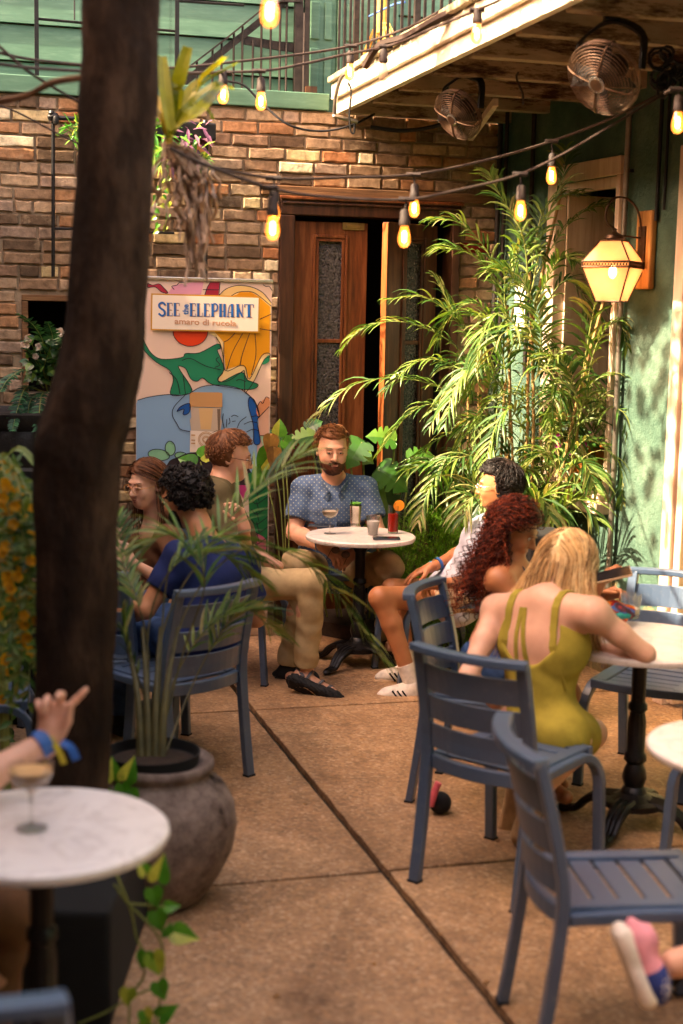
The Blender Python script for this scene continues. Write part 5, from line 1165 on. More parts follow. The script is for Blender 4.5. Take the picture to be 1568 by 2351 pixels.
garment(root, pr + [cut(J['s' + i] + (J['e' + i] - J['s' + i]) * .64, J['e' + i] - J['s' + i], .1, .2) for i in '01'] + [ell(ms + up * .11 + fw * .03, (.07, .08, .07), (lat, fw, up), .01, '-')], 'navy_polo', 'polo_shirt', .0075, (.0045, 28, 9))
mb = MB(); mb.path([ms + up * (.07 - .03 * math.cos(t) * 1) + lat * math.sin(t) * .075 - fw * (math.cos(t) * .075 - .01) for t in [-2.4 + 4.8 * i / 16 for i in range(17)]], .045, .005, up); mb.build('collar', 'navy_polo', root, smooth=True)
pr = [ell(mh, (.16, .13, .11), (lat, fw, up), .05)]
for i in '01': pr += pants(J, i, .10, .075, .055)
garment(root, pr, 'denim', 'jeans', .009)
for i in '01': shoe(root, J['a' + i], (-.7, .7, 0), (0, 0, 1), ('black', 'rubber'), .27)
# ---- black haired man facing left in the pale shirt
A = frame((-.95, .22, -.04)); J = dict(H=P(1143, 1117, 7.4), s0=P(1118, 1215, 7.72), s1=P(1138, 1228, 7.36), e0=P(1072, 1262, 7.85), e1=P(1105, 1335, 7.2), w0=P(990, 1302, 7.72), w1=P(1010, 1340, 7.18),
    h0=P(1050, 1362, 7.9), h1=P(1058, 1374, 7.66), k0=P(900, 1352, 7.74), k1=P(872, 1372, 7.38), a0=P(940, 1535, 7.62), a1=P(948, 1575, 7.34))
root, J = person('black haired man in a pale blue shirt and beige shorts facing left', J, 'skin_tan', .99, 1.0, 1.05, A, (((-.95, 0, -.42), (.2, .1, -1), 1, (.25, .2, .2, .3), .35), ((-.6, .6, -.3), (0, .3, -1), -1, .6)), h=.006, arm=.9, leg=.95)
hair(root, J, A, .99, 'hair_black', 'short', 21, 1300, .075, .018, -.7, -.2, .42, 1); glasses(root, J, A, .99, 'steel', .02, .0013, False); brows(root, J, A, .99, 'hair_black')
ms, mh, lat, up, fw = frm(J); pr = torso(J, 1.05, 1.05, .018)
for i in '01': pr += [cone(J['s' + i], J['s' + i] + (J['e' + i] - J['s' + i]) * .55, .074, .074, .03)]
pr += [ell(mh + up * .02 + fw * .03, (.18, .16, .10), (lat, fw, up), .04)]
garment(root, pr + [cut(J['s' + i] + (J['e' + i] - J['s' + i]) * .55, J['e' + i] - J['s' + i], .1, .2) for i in '01'] + [ell(ms + up * .12 + fw * .03, (.068, .08, .07), (lat, fw, up), .01, '-')], 'pale_shirt', 'shirt', .0075, (.005, 30, 4))
mb = MB(); mb.path([ms + up * .06 + lat * math.sin(t) * .07 - fw * (math.cos(t) * .07 - .01) for t in [-2.6 + 5.2 * i / 16 for i in range(17)]], .035, .005, up); mb.build('collar', 'pale_shirt', root, smooth=True)
pr = [ell(mh, (.16, .13, .11), (lat, fw, up), .05)]
for i in '01': e = J['h' + i] + (J['k' + i] - J['h' + i]) * .42; pr += [cone(J['h' + i], e, .105, .09, .04)]
garment(root, pr + [cut(J['h' + i] + (J['k' + i] - J['h' + i]) * .42, J['k' + i] - J['h' + i], .11, .2) for i in '01'], 'beige_short', 'shorts', .0075, (.004, 30, 6))
band(root, J, 0, 'cyan_band', .97, .031, wd=.014); band(root, J, 0, 'gold', .88, .033, wd=.01); band(root, J, 0, 'blue_band', .80, .035, wd=.016)
for i in '01':
    mb = MB(); mb.tube([J['a' + i] - ZU * .01, J['a' + i] + (J['k' + i] - J['a' + i]).normalized() * .12], [.041, .046], 14); mb.build('sock', 'white_rubber', root, smooth=True)
    shoe(root, J['a' + i] - ZU * .01, (-1, -.12, 0), (0, 0, 1), ('white_rubber', 'tan_sole'), .27, 'sneaker', True)
# ---- curly haired woman
A = frame((.84, -.34, -.42)); J = dict(H=P(1182, 1216, 5.98), s0=P(1146, 1334, 5.84), s1=P(1202, 1322, 6.12), e0=P(1235, 1440, 5.72), e1=P(1290, 1420, 6.1), w0=P(1368, 1352, 5.72), w1=P(1372, 1372, 5.98),
    h0=V((.60, 5.80, .53)), h1=V((.66, 5.98, .53)), k0=P(1300, 1590, 5.52), k1=P(1285, 1552, 5.82), a0=P(1265, 1800, 5.62), a1=P(1250, 1770, 5.85), t0=P(1300, 1830, 5.45), t1=P(1290, 1800, 5.7))
root, J = person('woman with long dark red curly hair looking down at her phone', J, 'skin_tan', .95, .85, .88, A, (((.55, .1, .8), (.6, -.2, -.4), 1, .7), ((.8, -.3, .3), (.5, -.5, -.2), -1, .8)), h=.006, arm=.85, leg=.92, female=True)
hair(root, J, A, .95, 'hair_red', 'long', 9, 1400, .36, .020, -.85, -.75, .30, 0, fall=V((-.20, -.06, -1)), rs=.0011, curl=.009)
brows(root, J, A, .95, 'hair_brown'); ms, mh, lat, up, fw = frm(J)
garment(root, [ell(ms - up * .14 + fw * .015, (.135, .105, .075), (lat, fw, up), .02), rbox(ms - up * .02 - fw * .13, (.2, .09, .2), (lat, fw, up), .002, .005, '-')], 'bikini', 'halter_top', .007, (.001, 40, 1))
mb = MB()
for q_ in (-1, 1): mb.path(smooth_path([ms + lat * q_ * .06 - up * .1 + fw * .115, ms + lat * q_ * .05 + up * .03 + fw * .07, ms + lat * q_ * .045 + up * .07, ms + lat * q_ * .03 + up * .04 - fw * .075], 5), .012, .004, lat)
mb.path([ms - up * .17 + lat * math.sin(t) * .142 - fw * math.cos(t) * .112 for t in [i * math.pi / 8 - math.pi for i in range(17)]], .012, .004, up); mb.build('straps', 'bikini', root)
pr = [ell(mh, (.15, .125, .11), (lat, fw, up), .05)]
for i in '01': e = J['h' + i] + (J['k' + i] - J['h' + i]) * .4; pr += [cone(J['h' + i], e, .098, .086, .04)]
garment(root, pr + [cut(J['h' + i] + (J['k' + i] - J['h' + i]) * .4, J['k' + i] - J['h' + i], .11, .2) for i in '01'], 'denim', 'denim_shorts', .008, (.003, 50, 6))
phone(P(1407, 1322, 5.66), (.93, -.1, .25), 'pale cased phone held up by the curly haired woman', V((-.3, -.35, .9)).normalized(), 'tan_sole')
mb = MB(); c = hl(J['H'], A, .95, .08, -.01, -.045); mb.lathe([(.011, -.001), (.012, 0), (.011, .001)], c, 14, ax=(A[1], A[2], A[0])); mb.build('earring', 'gold', root)
# ---- blonde woman in the mustard dress
A = frame((.50, .74, -.45)); J = dict(H=P(1302, 1308, 5.42), s0=P(1362, 1410, 5.08), s1=P(1142, 1402, 5.4), e0=P(1482, 1502, 5.1), e1=P(1074, 1552, 5.2), w0=P(1350, 1492, 5.3), w1=P(1170, 1640, 5.45),
    h0=P(1288, 1692, 5.08), h1=P(1200, 1668, 5.32), k0=P(1358, 1684, 5.36), k1=P(1262, 1655, 5.68), a0=P(1225, 1830, 5.22), a1=P(1190, 1815, 5.4))
root, J = person('blonde woman in a backless mustard dress leaning on the right marble table', J, 'skin_pale', 1.02, .98, .92, A, (((-.98, .18, -.02), (0, 0, -1), -1, .25), ((.6, .5, -.2), (0, 0, -1), 1, .5)), h=.0065, arm=.9, leg=.95, female=True)
hair(root, J, A, 1.02, 'hair_blonde', 'long', 15, 2600, .33, .020, -.9, -.8, .30, .1, fall=V((-.32, -.30, -1)), rs=.0012, spread=.5)
ms, mh, lat, up, fw = frm(J); Lt = (ms - mh).length; sw = (J['s1'] - J['s0']).length / 2
pr = [ell(ms - up * Lt * .26, (sw * .86 * .98 + .010, .104 + .009, Lt * .36 + .008), (lat, fw, up), .05), ell(mh + up * Lt * .30, (.135, .106, Lt * .34), (lat, fw, up), .06), ell(mh, (.162, .122, .125), (lat, fw, up), .06)]
for i in '01': e = J['h' + i] + (J['k' + i] - J['h' + i]) * .55; pr += [cone(J['h' + i], e, .106, .092, .05)]
pr += [cut(J['h' + i] + (J['k' + i] - J['h' + i]) * .55, J['k' + i] - J['h' + i], .12, .2) for i in '01']
pr += [ell(ms - up * Lt * .08 - fw * .13, (sw * .66, .12, Lt * .36), (lat, fw, up), .01, '-'), rbox(ms + up * .06, (.3, .3, .075), (lat, fw, up), .01, .01, '-'), ell(ms + lat * (sw + .03) - up * .03, (.06, .14, .13), (lat, fw, up), .01, '-'), ell(ms - lat * (sw + .03) - up * .03, (.06, .14, .13), (lat, fw, up), .01, '-')]
garment(root, pr, 'mustard', 'dress', .006, (.003, 32, 3))
BP = torso(J, .98, .92) + [cone(ms + up * .02, hl(J['H'], A, 1.02, 0, -.03, -.06), .051, .048, .035)]
def bk(x, z, o=.004): return hug(BP, ms + lat * x + up * z, fw, o)
mb = MB()
def strap(pp, wd): mb.path(pp, wd, .006, lambda i: (pp[min(i + 1, len(pp) - 1)] - pp[max(i - 1, 0)]).cross(fw) if i < len(pp) * .6 else lat)
def lin(x0, x1, z0, z1, n=12): return [bk(x0 + (x1 - x0) * i / (n - 1), z0 + (z1 - z0) * i / (n - 1)) for i in range(n)]
for q_ in (-1, 1):
    pp = lin(q_ * .128, q_ * .108, -.27, -.07); c_ = ms + lat * q_ * .105 - up * .06
    for k in range(1, 9): a_ = k / 8 * 1.9; pp.append(hug(BP, c_, fw * math.cos(a_) - up * math.sin(a_), .004))
    strap(pp, .030)
strap(lin(-.035, .03, -.34, .02), .018); strap(lin(.045, .045, -.30, .02), .016)
mb.build('straps', 'mustard', root)
simple('red_band', srgb('9c1c20'), .5); band(root, J, 0, 'red_band', .8, .031, wd=.014)
shoe(root, J['a0'] + V((0, 0, -.01)), (-.22, -.1, -1), (.25, .95, .1), ('olive_tee', 'tan_sole'), .25); shoe(root, J['a1'], (-.1, .2, -1), (.25, .95, .1), ('olive_tee', 'tan_sole'), .25)
# ---- person with the pointing hand, lower left
J = dict(H=P(-420, 1250, 3.5), s0=P(-300, 1560, 3.45), s1=P(-560, 1560, 3.3), e0=P(-110, 1835, 3.35), e1=P(-600, 1850, 3.2), w0=P(112, 1698, 3.5), w1=P(-400, 1900, 3.1), h0=P(-330, 2080, 3.5), h1=P(-520, 2080, 3.4), k0=P(25, 2105, 3.6), k1=P(-80, 2160, 3.3), a0=P(-50, 2500, 3.6), a1=P(-100, 2600, 3.3))
A = frame((.9, -.1, 0)); root, J = person('person at the lower left edge raising a pointing hand with wristbands', J, 'skin_fair', 1.0, 1, 1, A, (((.16, .1, .97), (-.1, -1, .1), 1, (.02, .7, 1.1, 1.2), .7, 1.0, .3), ((.8, 0, .2), (0, 0, -1), 1, .6)), h=.006)
band(root, J, 0, 'blue_band', .93, .036, wd=.03); simple('yellow_band', srgb('b8a62a'), .6); band(root, J, 0, 'yellow_band', .99, .033, wd=.012)
w_ = J['w0']; mb = MB(); mb.path(smooth_path([w_ + V((.02, -.03, .0)), w_ + V((.035, -.036, -.025)), w_ + V((.045, -.036, -.05))], 4), .014, .003, V((1, 0, 0))); mb.build('band_tail', 'yellow_band', root)
mb = MB(); mb.path(smooth_path([w_ + V((.035, -.02, .0)), w_ + V((.06, -.03, -.01)), w_ + V((.075, -.034, -.04))], 4), .02, .003, V((1, 0, 0))); mb.build('ribbon', 'blue_band', root)
ms, mh, lat, up, fw = frm(J); garment(root, torso(J, 1, 1, .012) + [cone(J['s0'], J['s0'] + (J['e0'] - J['s0']) * .5, .07, .066), cone(J['s1'], J['s1'] + (J['e1'] - J['s1']) * .5, .07, .066)], 'dark_navy', 'shirt', .01)
hair(root, J, A, 1, 'hair_brown', 'short', 5, 200); garment(root, [ell(mh, (.15, .12, .11), (lat, fw, up))] + pants(J, '0', .095, .07, .05) + pants(J, '1', .095, .07, .05), 'brown_tee', 'trousers', .01)
# ---- person at lower right of whom only a crossed foot shows
J = dict(H=P(2250, 1350, 3.6), s0=P(2200, 1600, 3.4), s1=P(2230, 1600, 3.8), e0=P(2100, 1850, 3.4), e1=P(2150, 1850, 3.8), w0=P(2000, 1950, 3.45), w1=P(2040, 1960, 3.7), h0=P(2180, 2120, 3.5), h1=P(2190, 2120, 3.7), k0=P(1960, 2120, 3.45), k1=P(1800, 2120, 3.6), a0=P(1548, 2208, 3.5), a1=P(1850, 2560, 3.6))
J['a0'] = P(1548, 2212, 3.42); A = frame((-1, 0, 0)); root, J = person('person beyond the right edge whose crossed foot in a patterned shoe shows', J, 'skin_fair', 1, .95, .95, A, (None, None), h=.008, female=True)
hair(root, J, A, 1, 'hair_brown', 'short', 5, 200); ms, mh, lat, up, fw = frm(J); garment(root, torso(J, 1, 1, .012) + [cone(J['h' + i], J['h' + i] + (J['k' + i] - J['h' + i]) * .5, .1, .08) for i in '01'], 'grey_cloth', 'dress', .01)
simple('star_blue', srgb('22357a'), .7); simple('pink_canvas', srgb('d48a94'), .75)
f_ = V((.38, -.1, -.92)).normalized(); u_ = V((.92, .1, .38)); u_ = (u_ - f_ * u_.dot(f_)).normalized(); x_ = f_.cross(u_); c0 = P(1483, 2205, 3.40); hh = lambda X, Y, Z: c0 + x_ * X + f_ * Y + u_ * Z; AX = (x_, f_, u_)
prm = [ell(hh(0, 0, 0), (.042, .115, .034), AX, .02), ell(hh(0, .05, .0), (.046, .058, .038), AX, .02), cone(hh(0, -.055, .0), hh(0, -.05, .03), .034, .034, .02), rbox(hh(0, 0, -.07), (.1, .2, .045), AX, .002, .004, '-'), ell(hh(0, -.045, .05), (.028, .034, .03), AX, .006, '-')]
cn = np.array(c0)
sh = sdf_obj('slip_on_shoe', prm, ['pink_canvas', 'star_blue'], root, .004, None, lambda c: ((c - cn) @ np.array(f_)) > .018)
so_ = sdf_obj('sole', [rbox(hh(0, 0, -.032), (.020, .085, .005), AX, .018, .01), ell(hh(0, .05, -.032), (.046, .058, .017), AX, .02), ell(hh(0, -.06, -.032), (.038, .055, .017), AX, .02)], 'white_rubber', None, .0045); so_.parent = sh
mb = MB(); random.seed(1)
for k in range(60):
    a = random.uniform(-1.5, 1.5); y = random.uniform(.03, .10); r = math.sqrt(max(0, 1 - ((y - .05) / .06) ** 2)); c = hh(.0465 * r * math.sin(a), y, .039 * r * math.cos(a)); mb.blob(c, .0032, 6)
mb.blob(hh(-.03, .06, .026), .012, 8); st_ = mb.build('star_print', 'white_rubber', None, local=True, smooth='all'); st_.parent = sh
mb = MB(); mb.path([hh(.045 * math.sin(t), .028, .037 * math.cos(t)) for t in [-1.5 + 3 * i / 10 for i in range(11)]], .008, .003, f_); st_ = mb.build('trim', 'white_rubber', None, local=True); st_.parent = sh
# ================================================================== roll-up banner
def Bx(x, y, o=0):
    px, py = (380 + x * .37007) / 1.27619, (780 + y * .37007) / 1.27619; u, z = WP(px, py, .24); return u, z
def flat(name, c, rough=.5): t = NT(name); t.fin(srgb(c), rough, 0, .3); M[name] = t.m; return name
bn = thing('rollup_banner', W(Bx(600, 900)[0], 0, .24), 'tall roll-up banner with SEE the ELEPHANT lettering and a blue elephant', 'banner')
bu0, bu1 = Bx(50, 1300)[0], Bx(1118, 800)[0]; bzt = (Bx(150, 100)[1] + Bx(1130, 130)[1]) / 2
def wq(u, z, o): return W(u, z, .24 + o)
mb = MB(); mb.box(wq((bu0 + bu1) / 2, (bzt + .08) / 2, -.0015), (bu1 - bu0, .003, bzt - .08), (UD, NB, V((0, 0, 1)))); mb.build('panel', flat('b_pink', 'd9baa6'), bn)
mb = MB(); mb.box(wq((bu0 + bu1) / 2, bzt + .006, 0), (bu1 - bu0 + .01, .02, .02), (UD, NB, V((0, 0, 1)))); mb.build('top_clamp', 'steel', bn, bevel=.003)
mb = MB(); mb.box(wq((bu0 + bu1) / 2, .04, 0), (bu1 - bu0 + .03, .16, .075), (UD, NB, V((0, 0, 1)))); mb.build('base_cassette', 'steel', bn, bevel=.01)
mb = MB(); mb.tube([wq((bu0 + bu1) / 2, .05, -.04), wq((bu0 + bu1) / 2, bzt, -.02)], .008, 8); mb.build('rear_pole', 'steel', bn)
lay = [0]
def poly(pts, c, closed_smooth=True, n=4):
    P2 = [V((x, y, 0)) for x, y in pts]
    if closed_smooth:
        q = P2; N = len(q); o = []
        for i in range(N):
            a, b, c_, d = q[i - 1], q[i], q[(i + 1) % N], q[(i + 2) % N]
            for k in range(n):
                t = k / n; o.append(.5 * ((2 * b) + (c_ - a) * t + (2 * a - 5 * b + 4 * c_ - d) * t * t + (-a + 3 * b - 3 * c_ + d) * t ** 3))
        P2 = o
    lay[0] += 1; off = .0004 * lay[0]; vs = []
    for p in P2:
        u, z = Bx(p.x, p.y); vs.append(wq(min(max(u, bu0 + .001), bu1 - .001), min(z, bzt - .005), off))
    mb = MB(); mb.add(vs, [tuple(range(len(vs)))])
    nm = 'b_' + c
    if nm not in M: flat(nm, c)
    import bmesh
    o = mb.build('printed_shape', nm, bn); bm = bmesh.new(); bm.from_mesh(o.data); bmesh.ops.triangulate(bm, faces=bm.faces[:], ngon_method='EAR_CLIP'); bm.to_mesh(o.data); bm.free(); return o
LN = MB()
def line(pts, w=6, closed=False, smooth_=True, mb=None, off=None):
    mb = LN if mb is None else mb
    P2 = [V((x, y, 0)) for x, y in pts]
    if closed: P2 = P2 + [P2[0]]
    if smooth_: P2 = smooth_path(P2, 4)
    o_ = .014 if off is None else off; pp = [wq(*Bx(p.x, p.y), o_) for p in P2]; pp = [p for p in pp if bu0 < (p - W0).dot(UD) < bu1]
    if len(pp) > 1: mb.path(pp, w * .37007 / 1.27619 / K * 8.9, .0004, lambda i: (pp[min(i + 1, len(pp) - 1)] - pp[max(i - 1, 0)]).cross(NB))
poly([(300, 215), (350, 150), (480, 128), (585, 125), (565, 225), (330, 220)], 'd08fa4', False)
poly([(635, 126), (712, 126), (700, 240), (590, 235)], 'a3263c', False); line([(635, 128), (610, 170), (590, 230)]); line([(712, 128), (702, 235)])
sq_ = [(140, 135), (180, 150), (230, 140), (265, 170), (300, 212), (250, 205), (200, 165), (140, 168)]; poly(sq_, 'a3263c'); line(sq_, closed=True)
line([(350, 185), (330, 160), (370, 150), (390, 130), (440, 128)]); line([(575, 185), (700, 188)]); line([(1050, 145), (1075, 160), (1100, 160), (1125, 195)])
cr = [(700, 235), (760, 180), (850, 153), (960, 165), (1050, 210), (1118, 290), (1118, 500), (700, 500)]; poly(cr, 'e6c07a', False); line(cr[:6])
og = [(790, 240), (850, 225), (870, 205), (960, 205), (1020, 240), (1110, 320), (1108, 690), (1060, 700), (1010, 770), (945, 892), (912, 800), (870, 782), (760, 825), (740, 600), (672, 524), (700, 300)]; poly(og, 'd8900c', False); line([(800, 235), (860, 205), (960, 203), (1025, 240), (1115, 315)])
c2 = [(620, 525), (672, 522), (742, 600), (750, 822), (870, 785), (912, 800), (945, 894), (1040, 710), (1102, 690), (1100, 722), (1060, 740), (985, 900), (925, 988), (906, 980), (905, 835), (880, 838), (790, 900), (720, 915), (692, 890), (740, 822), (722, 640), (680, 560)]; poly(c2, 'e4c48a', False); line(c2[2:], closed=False)
for l_ in ([(830, 530), (780, 580), (742, 600)], [(890, 532), (810, 680), (765, 820)], [(945, 532), (890, 690), (870, 780)], [(988, 532), (995, 700), (960, 860)], [(1025, 420), (1070, 400), (1118, 378)], [(1025, 495), (1118, 510)]): line(l_)
su = [(340, 515)] + [(478 + 138 * math.cos(a), 515 + 118 * math.sin(a)) for a in [math.pi - i * math.pi / 14 for i in range(15)]]; poly(su, 'cf3a10', False); line(su[1:])
gr = [(95, 560), (125, 620), (170, 690), (250, 735), (410, 722), (440, 690), (550, 685), (690, 615), (716, 650), (690, 665), (722, 740), (742, 820), (698, 890), (722, 915), (880, 840), (930, 900), (1012, 935), (980, 970), (900, 975), (800, 960), (650, 935), (575, 885), (530, 910), (480, 890), (440, 810), (385, 790), (400, 830), (490, 975), (435, 1015), (320, 1015), (342, 900), (310, 820), (210, 760), (100, 650)]; poly(gr, '1f7a55', True, 3); line(gr, closed=True)
line([(410, 745), (480, 730), (600, 790), (720, 820)]); line([(310, 840), (370, 900), (395, 1010)]); line([(420, 860), (438, 1010)]); line([(670, 800), (710, 780), (680, 740), (700, 720)])
poly([(1045, 770), (1085, 715), (1104, 708), (1104, 750), (1070, 775)], '1f7a55'); line([(840, 905), (870, 895), (920, 915)])
bl = [(45, 1090), (60, 1060), (150, 1035), (300, 1015), (440, 1017), (560, 955), (700, 940), (850, 962), (940, 1020), (990, 1080), (1024, 1190), (1010, 1340), (1000, 1700), (45, 1700)]; poly(bl, '7f9fbe', False); line(bl[1:11])
er = [(945, 1035), (985, 1062), (1022, 1170), (1005, 1230), (1030, 1390), (980, 1400), (975, 1260), (935, 1100)]; poly(er, '16509a'); line(er, closed=True)
poly([(1005, 1110), (1080, 1040), (1104, 1050), (1102, 1110), (1020, 1190)], 'd08a60'); line([(1005, 1110), (1030, 1070), (1050, 1085), (1075, 1035), (1102, 1045)]); poly([(1015, 1200), (1100, 1110), (1098, 1340), (1030, 1340)], 'cf9f86', False); line([(1015, 1200), (1100, 1110)]); line([(1030, 1340), (1098, 1342)])
ee = [(370, 1150), (400, 1110), (470, 1085), (470, 1150), (440, 1175), (418, 1168), (425, 1130)]; poly(ee, '16509a'); line(ee, closed=True)
for l_ in ([(440, 1015), (350, 1110), (335, 1180), (370, 1245), (400, 1290), (475, 1308)], [(738, 1165), (732, 1220), (745, 1285)], [(765, 1210), (762, 1272)], [(785, 1200), (790, 1235), (776, 1250)], [(800, 1190), (825, 1178), (856, 1190)], [(806, 1228), (835, 1224)], [(920, 1190), (870, 1230), (845, 1285)], [(955, 1190), (1000, 1184), (1020, 1196)], [(900, 1250), (950, 1230), (1002, 1236)], [(920, 1312), (970, 1290), (1020, 1302)]): line(l_)
for cx_, cy_, a_, b_ in ((228, 1492, 85, 44), (318, 1440, 40, 56), (405, 1500, 50, 30)):
    e_ = [(cx_ + a_ * math.cos(t), cy_ + b_ * math.sin(t) + .1 * a_ * math.cos(t)) for t in [i * math.pi / 8 for i in range(16)]]; poly(e_, '84b890'); line(e_, closed=True)
poly([(300, 1560), (380, 1510), (480, 1475), (640, 1480), (900, 1560), (935, 1730), (300, 1730)], '2a1f24')
poly([(760, 1732), (936, 1732), (905, 1850), (862, 1780), (830, 1850), (790, 1770)], 'a8306a', False)
poly([(930, 1640), (1092, 1600), (1088, 2330), (960, 2330)], '1c6a38', False); poly([(1020, 1560), (1096, 1560), (1092, 1645), (1030, 1640)], 'd0921c', False); poly([(1030, 1345), (1096, 1345), (1060, 1440)], '9cc0a0', False)
poly([(970, 2110), (1075, 2160), (1062, 2290), (1000, 2200)], 'b85a72')
for k in range(7): line([(960, 1680 + k * 80), (1000, 1720 + k * 80), (1090, 1660 + k * 80)]); line([(1000, 1700 + k * 80), (1020, 1780 + k * 80)])
poly([(480, 1116), (724, 1122), (718, 1200), (728, 1230), (716, 1310), (484, 1300), (474, 1220), (486, 1190)], 'b8a490', False); poly([(545, 1122), (658, 1124), (640, 1292), (560, 1290)], 'cda672', False); poly([(690, 1130), (716, 1130), (712, 1300), (696, 1300)], '6c5a4c', False)
poly([(472, 1000), (500, 996), (700, 998), (730, 1004), (730, 1116), (472, 1112)], 'b98a58', False)
poly([(478, 1300), (700, 1310), (690, 1475), (474, 1470)], 'dccab8', False)
gl_ = MB()
for r_ in (60, 50, 26): line([(600 + r_ * math.cos(t), 1370 + r_ * math.sin(t)) for t in [i * math.pi / 8 for i in range(16)]], 4, True, True, gl_, .0142)
line([(574, 1372), (600, 1352), (626, 1372), (600, 1390), (574, 1372)], 4, False, True, gl_, .0142)
for yy in (1335, 1375, 1400): line([(484, yy), (515, yy + 1)], 8, False, False, gl_, .0142)
gl_.build('bottle_emblem', flat('b_gold', 'b08048'), bn)
LN.build('ink_lines', flat('b_ink', '1c1420'), bn)
lay[0] = 38
poly([(168, 215), (1027, 240), (1021, 526), (163, 505)], 'b98420', False); poly([(178, 226), (1016, 251), (1010, 515), (174, 496)], 'ddcbb8', False)
blue = MB(); gold = MB()
def gly(ch, x0, x1, y0=288, y1=392):
    w_ = x1 - x0; dy = lambda x: (x - 225) * .018
    def B_(m, a, b, c_, d, dx=0, o=0):                      # thick bar in unit cell
        X0, X1, Y0, Y1 = x0 + a * w_ + dx, x0 + c_ * w_ + dx, y0 + b * (y1 - y0) + dx * .7, y0 + d * (y1 - y0) + dx * .7
        m.add([wq(*Bx(x, y + dy(x)), o) for x, y in ((X0, Y0), (X1, Y0), (X1, Y1), (X0, Y1))], [(0, 1, 2, 3)])
    def Ln(m, pts, th, dx=0, o=0):
        pp = smooth_path([V((x0 + a * w_ + dx, y0 + b * (y1 - y0) + dx * .7, 0)) for a, b in pts], 4); line([(p.x, p.y + dy(p.x)) for p in pp], th, False, False, m, o)
    for m, dx, o in ((gold, 6, .0162), (blue, 0, .0168)):
        t_ = .36 if ch != 'T' else .28
        if ch in 'ELPHN': B_(m, .08, 0, .08 + t_, 1, dx, o); B_(m, 0, 0, .5, .045, dx, o) if ch != 'L' else B_(m, 0, 0, .55, .045, dx, o); B_(m, 0, .955, .5, 1, dx, o)
        if ch in 'E': B_(m, .4, 0, .98, .045, dx, o); B_(m, .9, 0, .98, .22, dx, o); B_(m, .4, .52, .85, .565, dx, o); B_(m, .4, .955, 1, 1, dx, o); B_(m, .92, .78, 1, 1, dx, o)
        if ch == 'L': B_(m, .4, .955, 1, 1, dx, o); B_(m, .92, .7, 1, 1, dx, o)
        if ch == 'P': Ln(m, [(.4, .02), (.75, .03), (.95, .2), (.85, .5), (.4, .6)], 11, dx, o)
        if ch == 'H': B_(m, .66, 0, .98, 1, dx, o); B_(m, .4, .55, .7, .6, dx, o)
        if ch == 'N': B_(m, .86, 0, .95, 1, dx, o); Ln(m, [(.2, .02), (.5, .5), (.92, .98)], 13, dx, o)
        if ch == 'A': B_(m, .55, 0, .88, 1, dx, o); Ln(m, [(.6, .03), (.3, .2), (.14, .6), (.1, 1)], 6, dx, o); B_(m, .15, .62, .6, .665, dx, o); B_(m, -.05, .955, .3, 1, dx, o); B_(m, .45, .955, 1, 1, dx, o)
        if ch == 'T': B_(m, .36, 0, .64, 1, dx, o); B_(m, 0, 0, 1, .045, dx, o); B_(m, 0, 0, .07, .25, dx, o); B_(m, .93, 0, 1, .25, dx, o); B_(m, .2, .955, .8, 1, dx, o)
        if ch == 'S': Ln(m, [(.95, .2), (.6, .0), (.15, .12), (.2, .36), (.75, .6), (.85, .86), (.5, 1.0), (.05, .82)], 15, dx, o)
for ch, a, b in (('S', 222, 282), ('E', 288, 334), ('E', 342, 390), ('E', 470, 518), ('L', 526, 572), ('E', 580, 628), ('P', 638, 692), ('H', 700, 756), ('A', 766, 824), ('N', 836, 892), ('T', 902, 976)): gly(ch, a, b)
gold.build('letter_shadow', 'b_gold', bn); blue.build('lettering', flat('b_blue', '1c5a9e'), bn)
sc1 = .37007 / 1.27619 / K * 8.85
p_ = wq(*Bx(441, 342), .0168); text_mesh('the', 62 * sc1, p_, (0, 0, 1), -UD, 'b_blue', 'lettering', bn, bold=.0012, width=.95)
p_ = wq(*Bx(597, 446), .0168); text_mesh('amaro di rucola', 62 * sc1, p_, UD - V((0, 0, .02)), (0, 0, 1), flat('b_tan', 'b98a6a'), 'subtitle', bn, bold=.001, width=1.2)
# ================================================================== foliage
island('palm_leaf', [(0, srgb('28481a')), (.3, srgb('44682a')), (.6, srgb('6a8434')), (.85, srgb('7e8a4c')), (1, srgb('948c5a'))], .45, .35, 14, trans=.3, spec=.4)
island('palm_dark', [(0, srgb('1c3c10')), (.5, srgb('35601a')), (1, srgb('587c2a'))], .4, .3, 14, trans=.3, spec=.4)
island('leaf_big', [(0, srgb('1e4416')), (.6, srgb('38641e')), (1, srgb('688a2e'))], .35, .4, 8, trans=.15, spec=.5)
island('leaf_var', [(0, srgb('3c7a1e')), (.6, srgb('5c9a2a')), (1, srgb('c4c24a'))], .35, .4, 30, trans=.3)
island('fine_fern', [(0, srgb('2f5c0e')), (.5, srgb('5a8c16')), (1, srgb('8cb42a'))], .5, .2, 14, trans=.35)
island('dark_fern', [(0, srgb('16381e')), (.6, srgb('26563a')), (1, srgb('447a4c'))], .45, .3, 20, trans=.2)
island('dead_leaf', [(0, srgb('6a4420')), (1, srgb('a87838'))], .7, .4, 30, trans=.2)
island('purple_leaf', [(0, srgb('4a2440')), (.6, srgb('7a4a66')), (1, srgb('9a7a80'))], .4, .3, 30, trans=.25)
island('strap_leaf', [(0, srgb('5a7010')), (.6, srgb('98981c')), (1, srgb('b8922a'))], .4, .4, 8, trans=.35)
island('yellow_flower', [(0, srgb('c08a10')), (1, srgb('e6b41e'))], .6, .2, 40, trans=.3)
island('white_flower', [(0, srgb('d8b8a8')), (1, srgb('f0e2d6'))], .6, .2, 40, trans=.3)
island('magenta', [(0, srgb('8a1a7a')), (1, srgb('c040a0'))], .6, .2, 40, trans=.2)
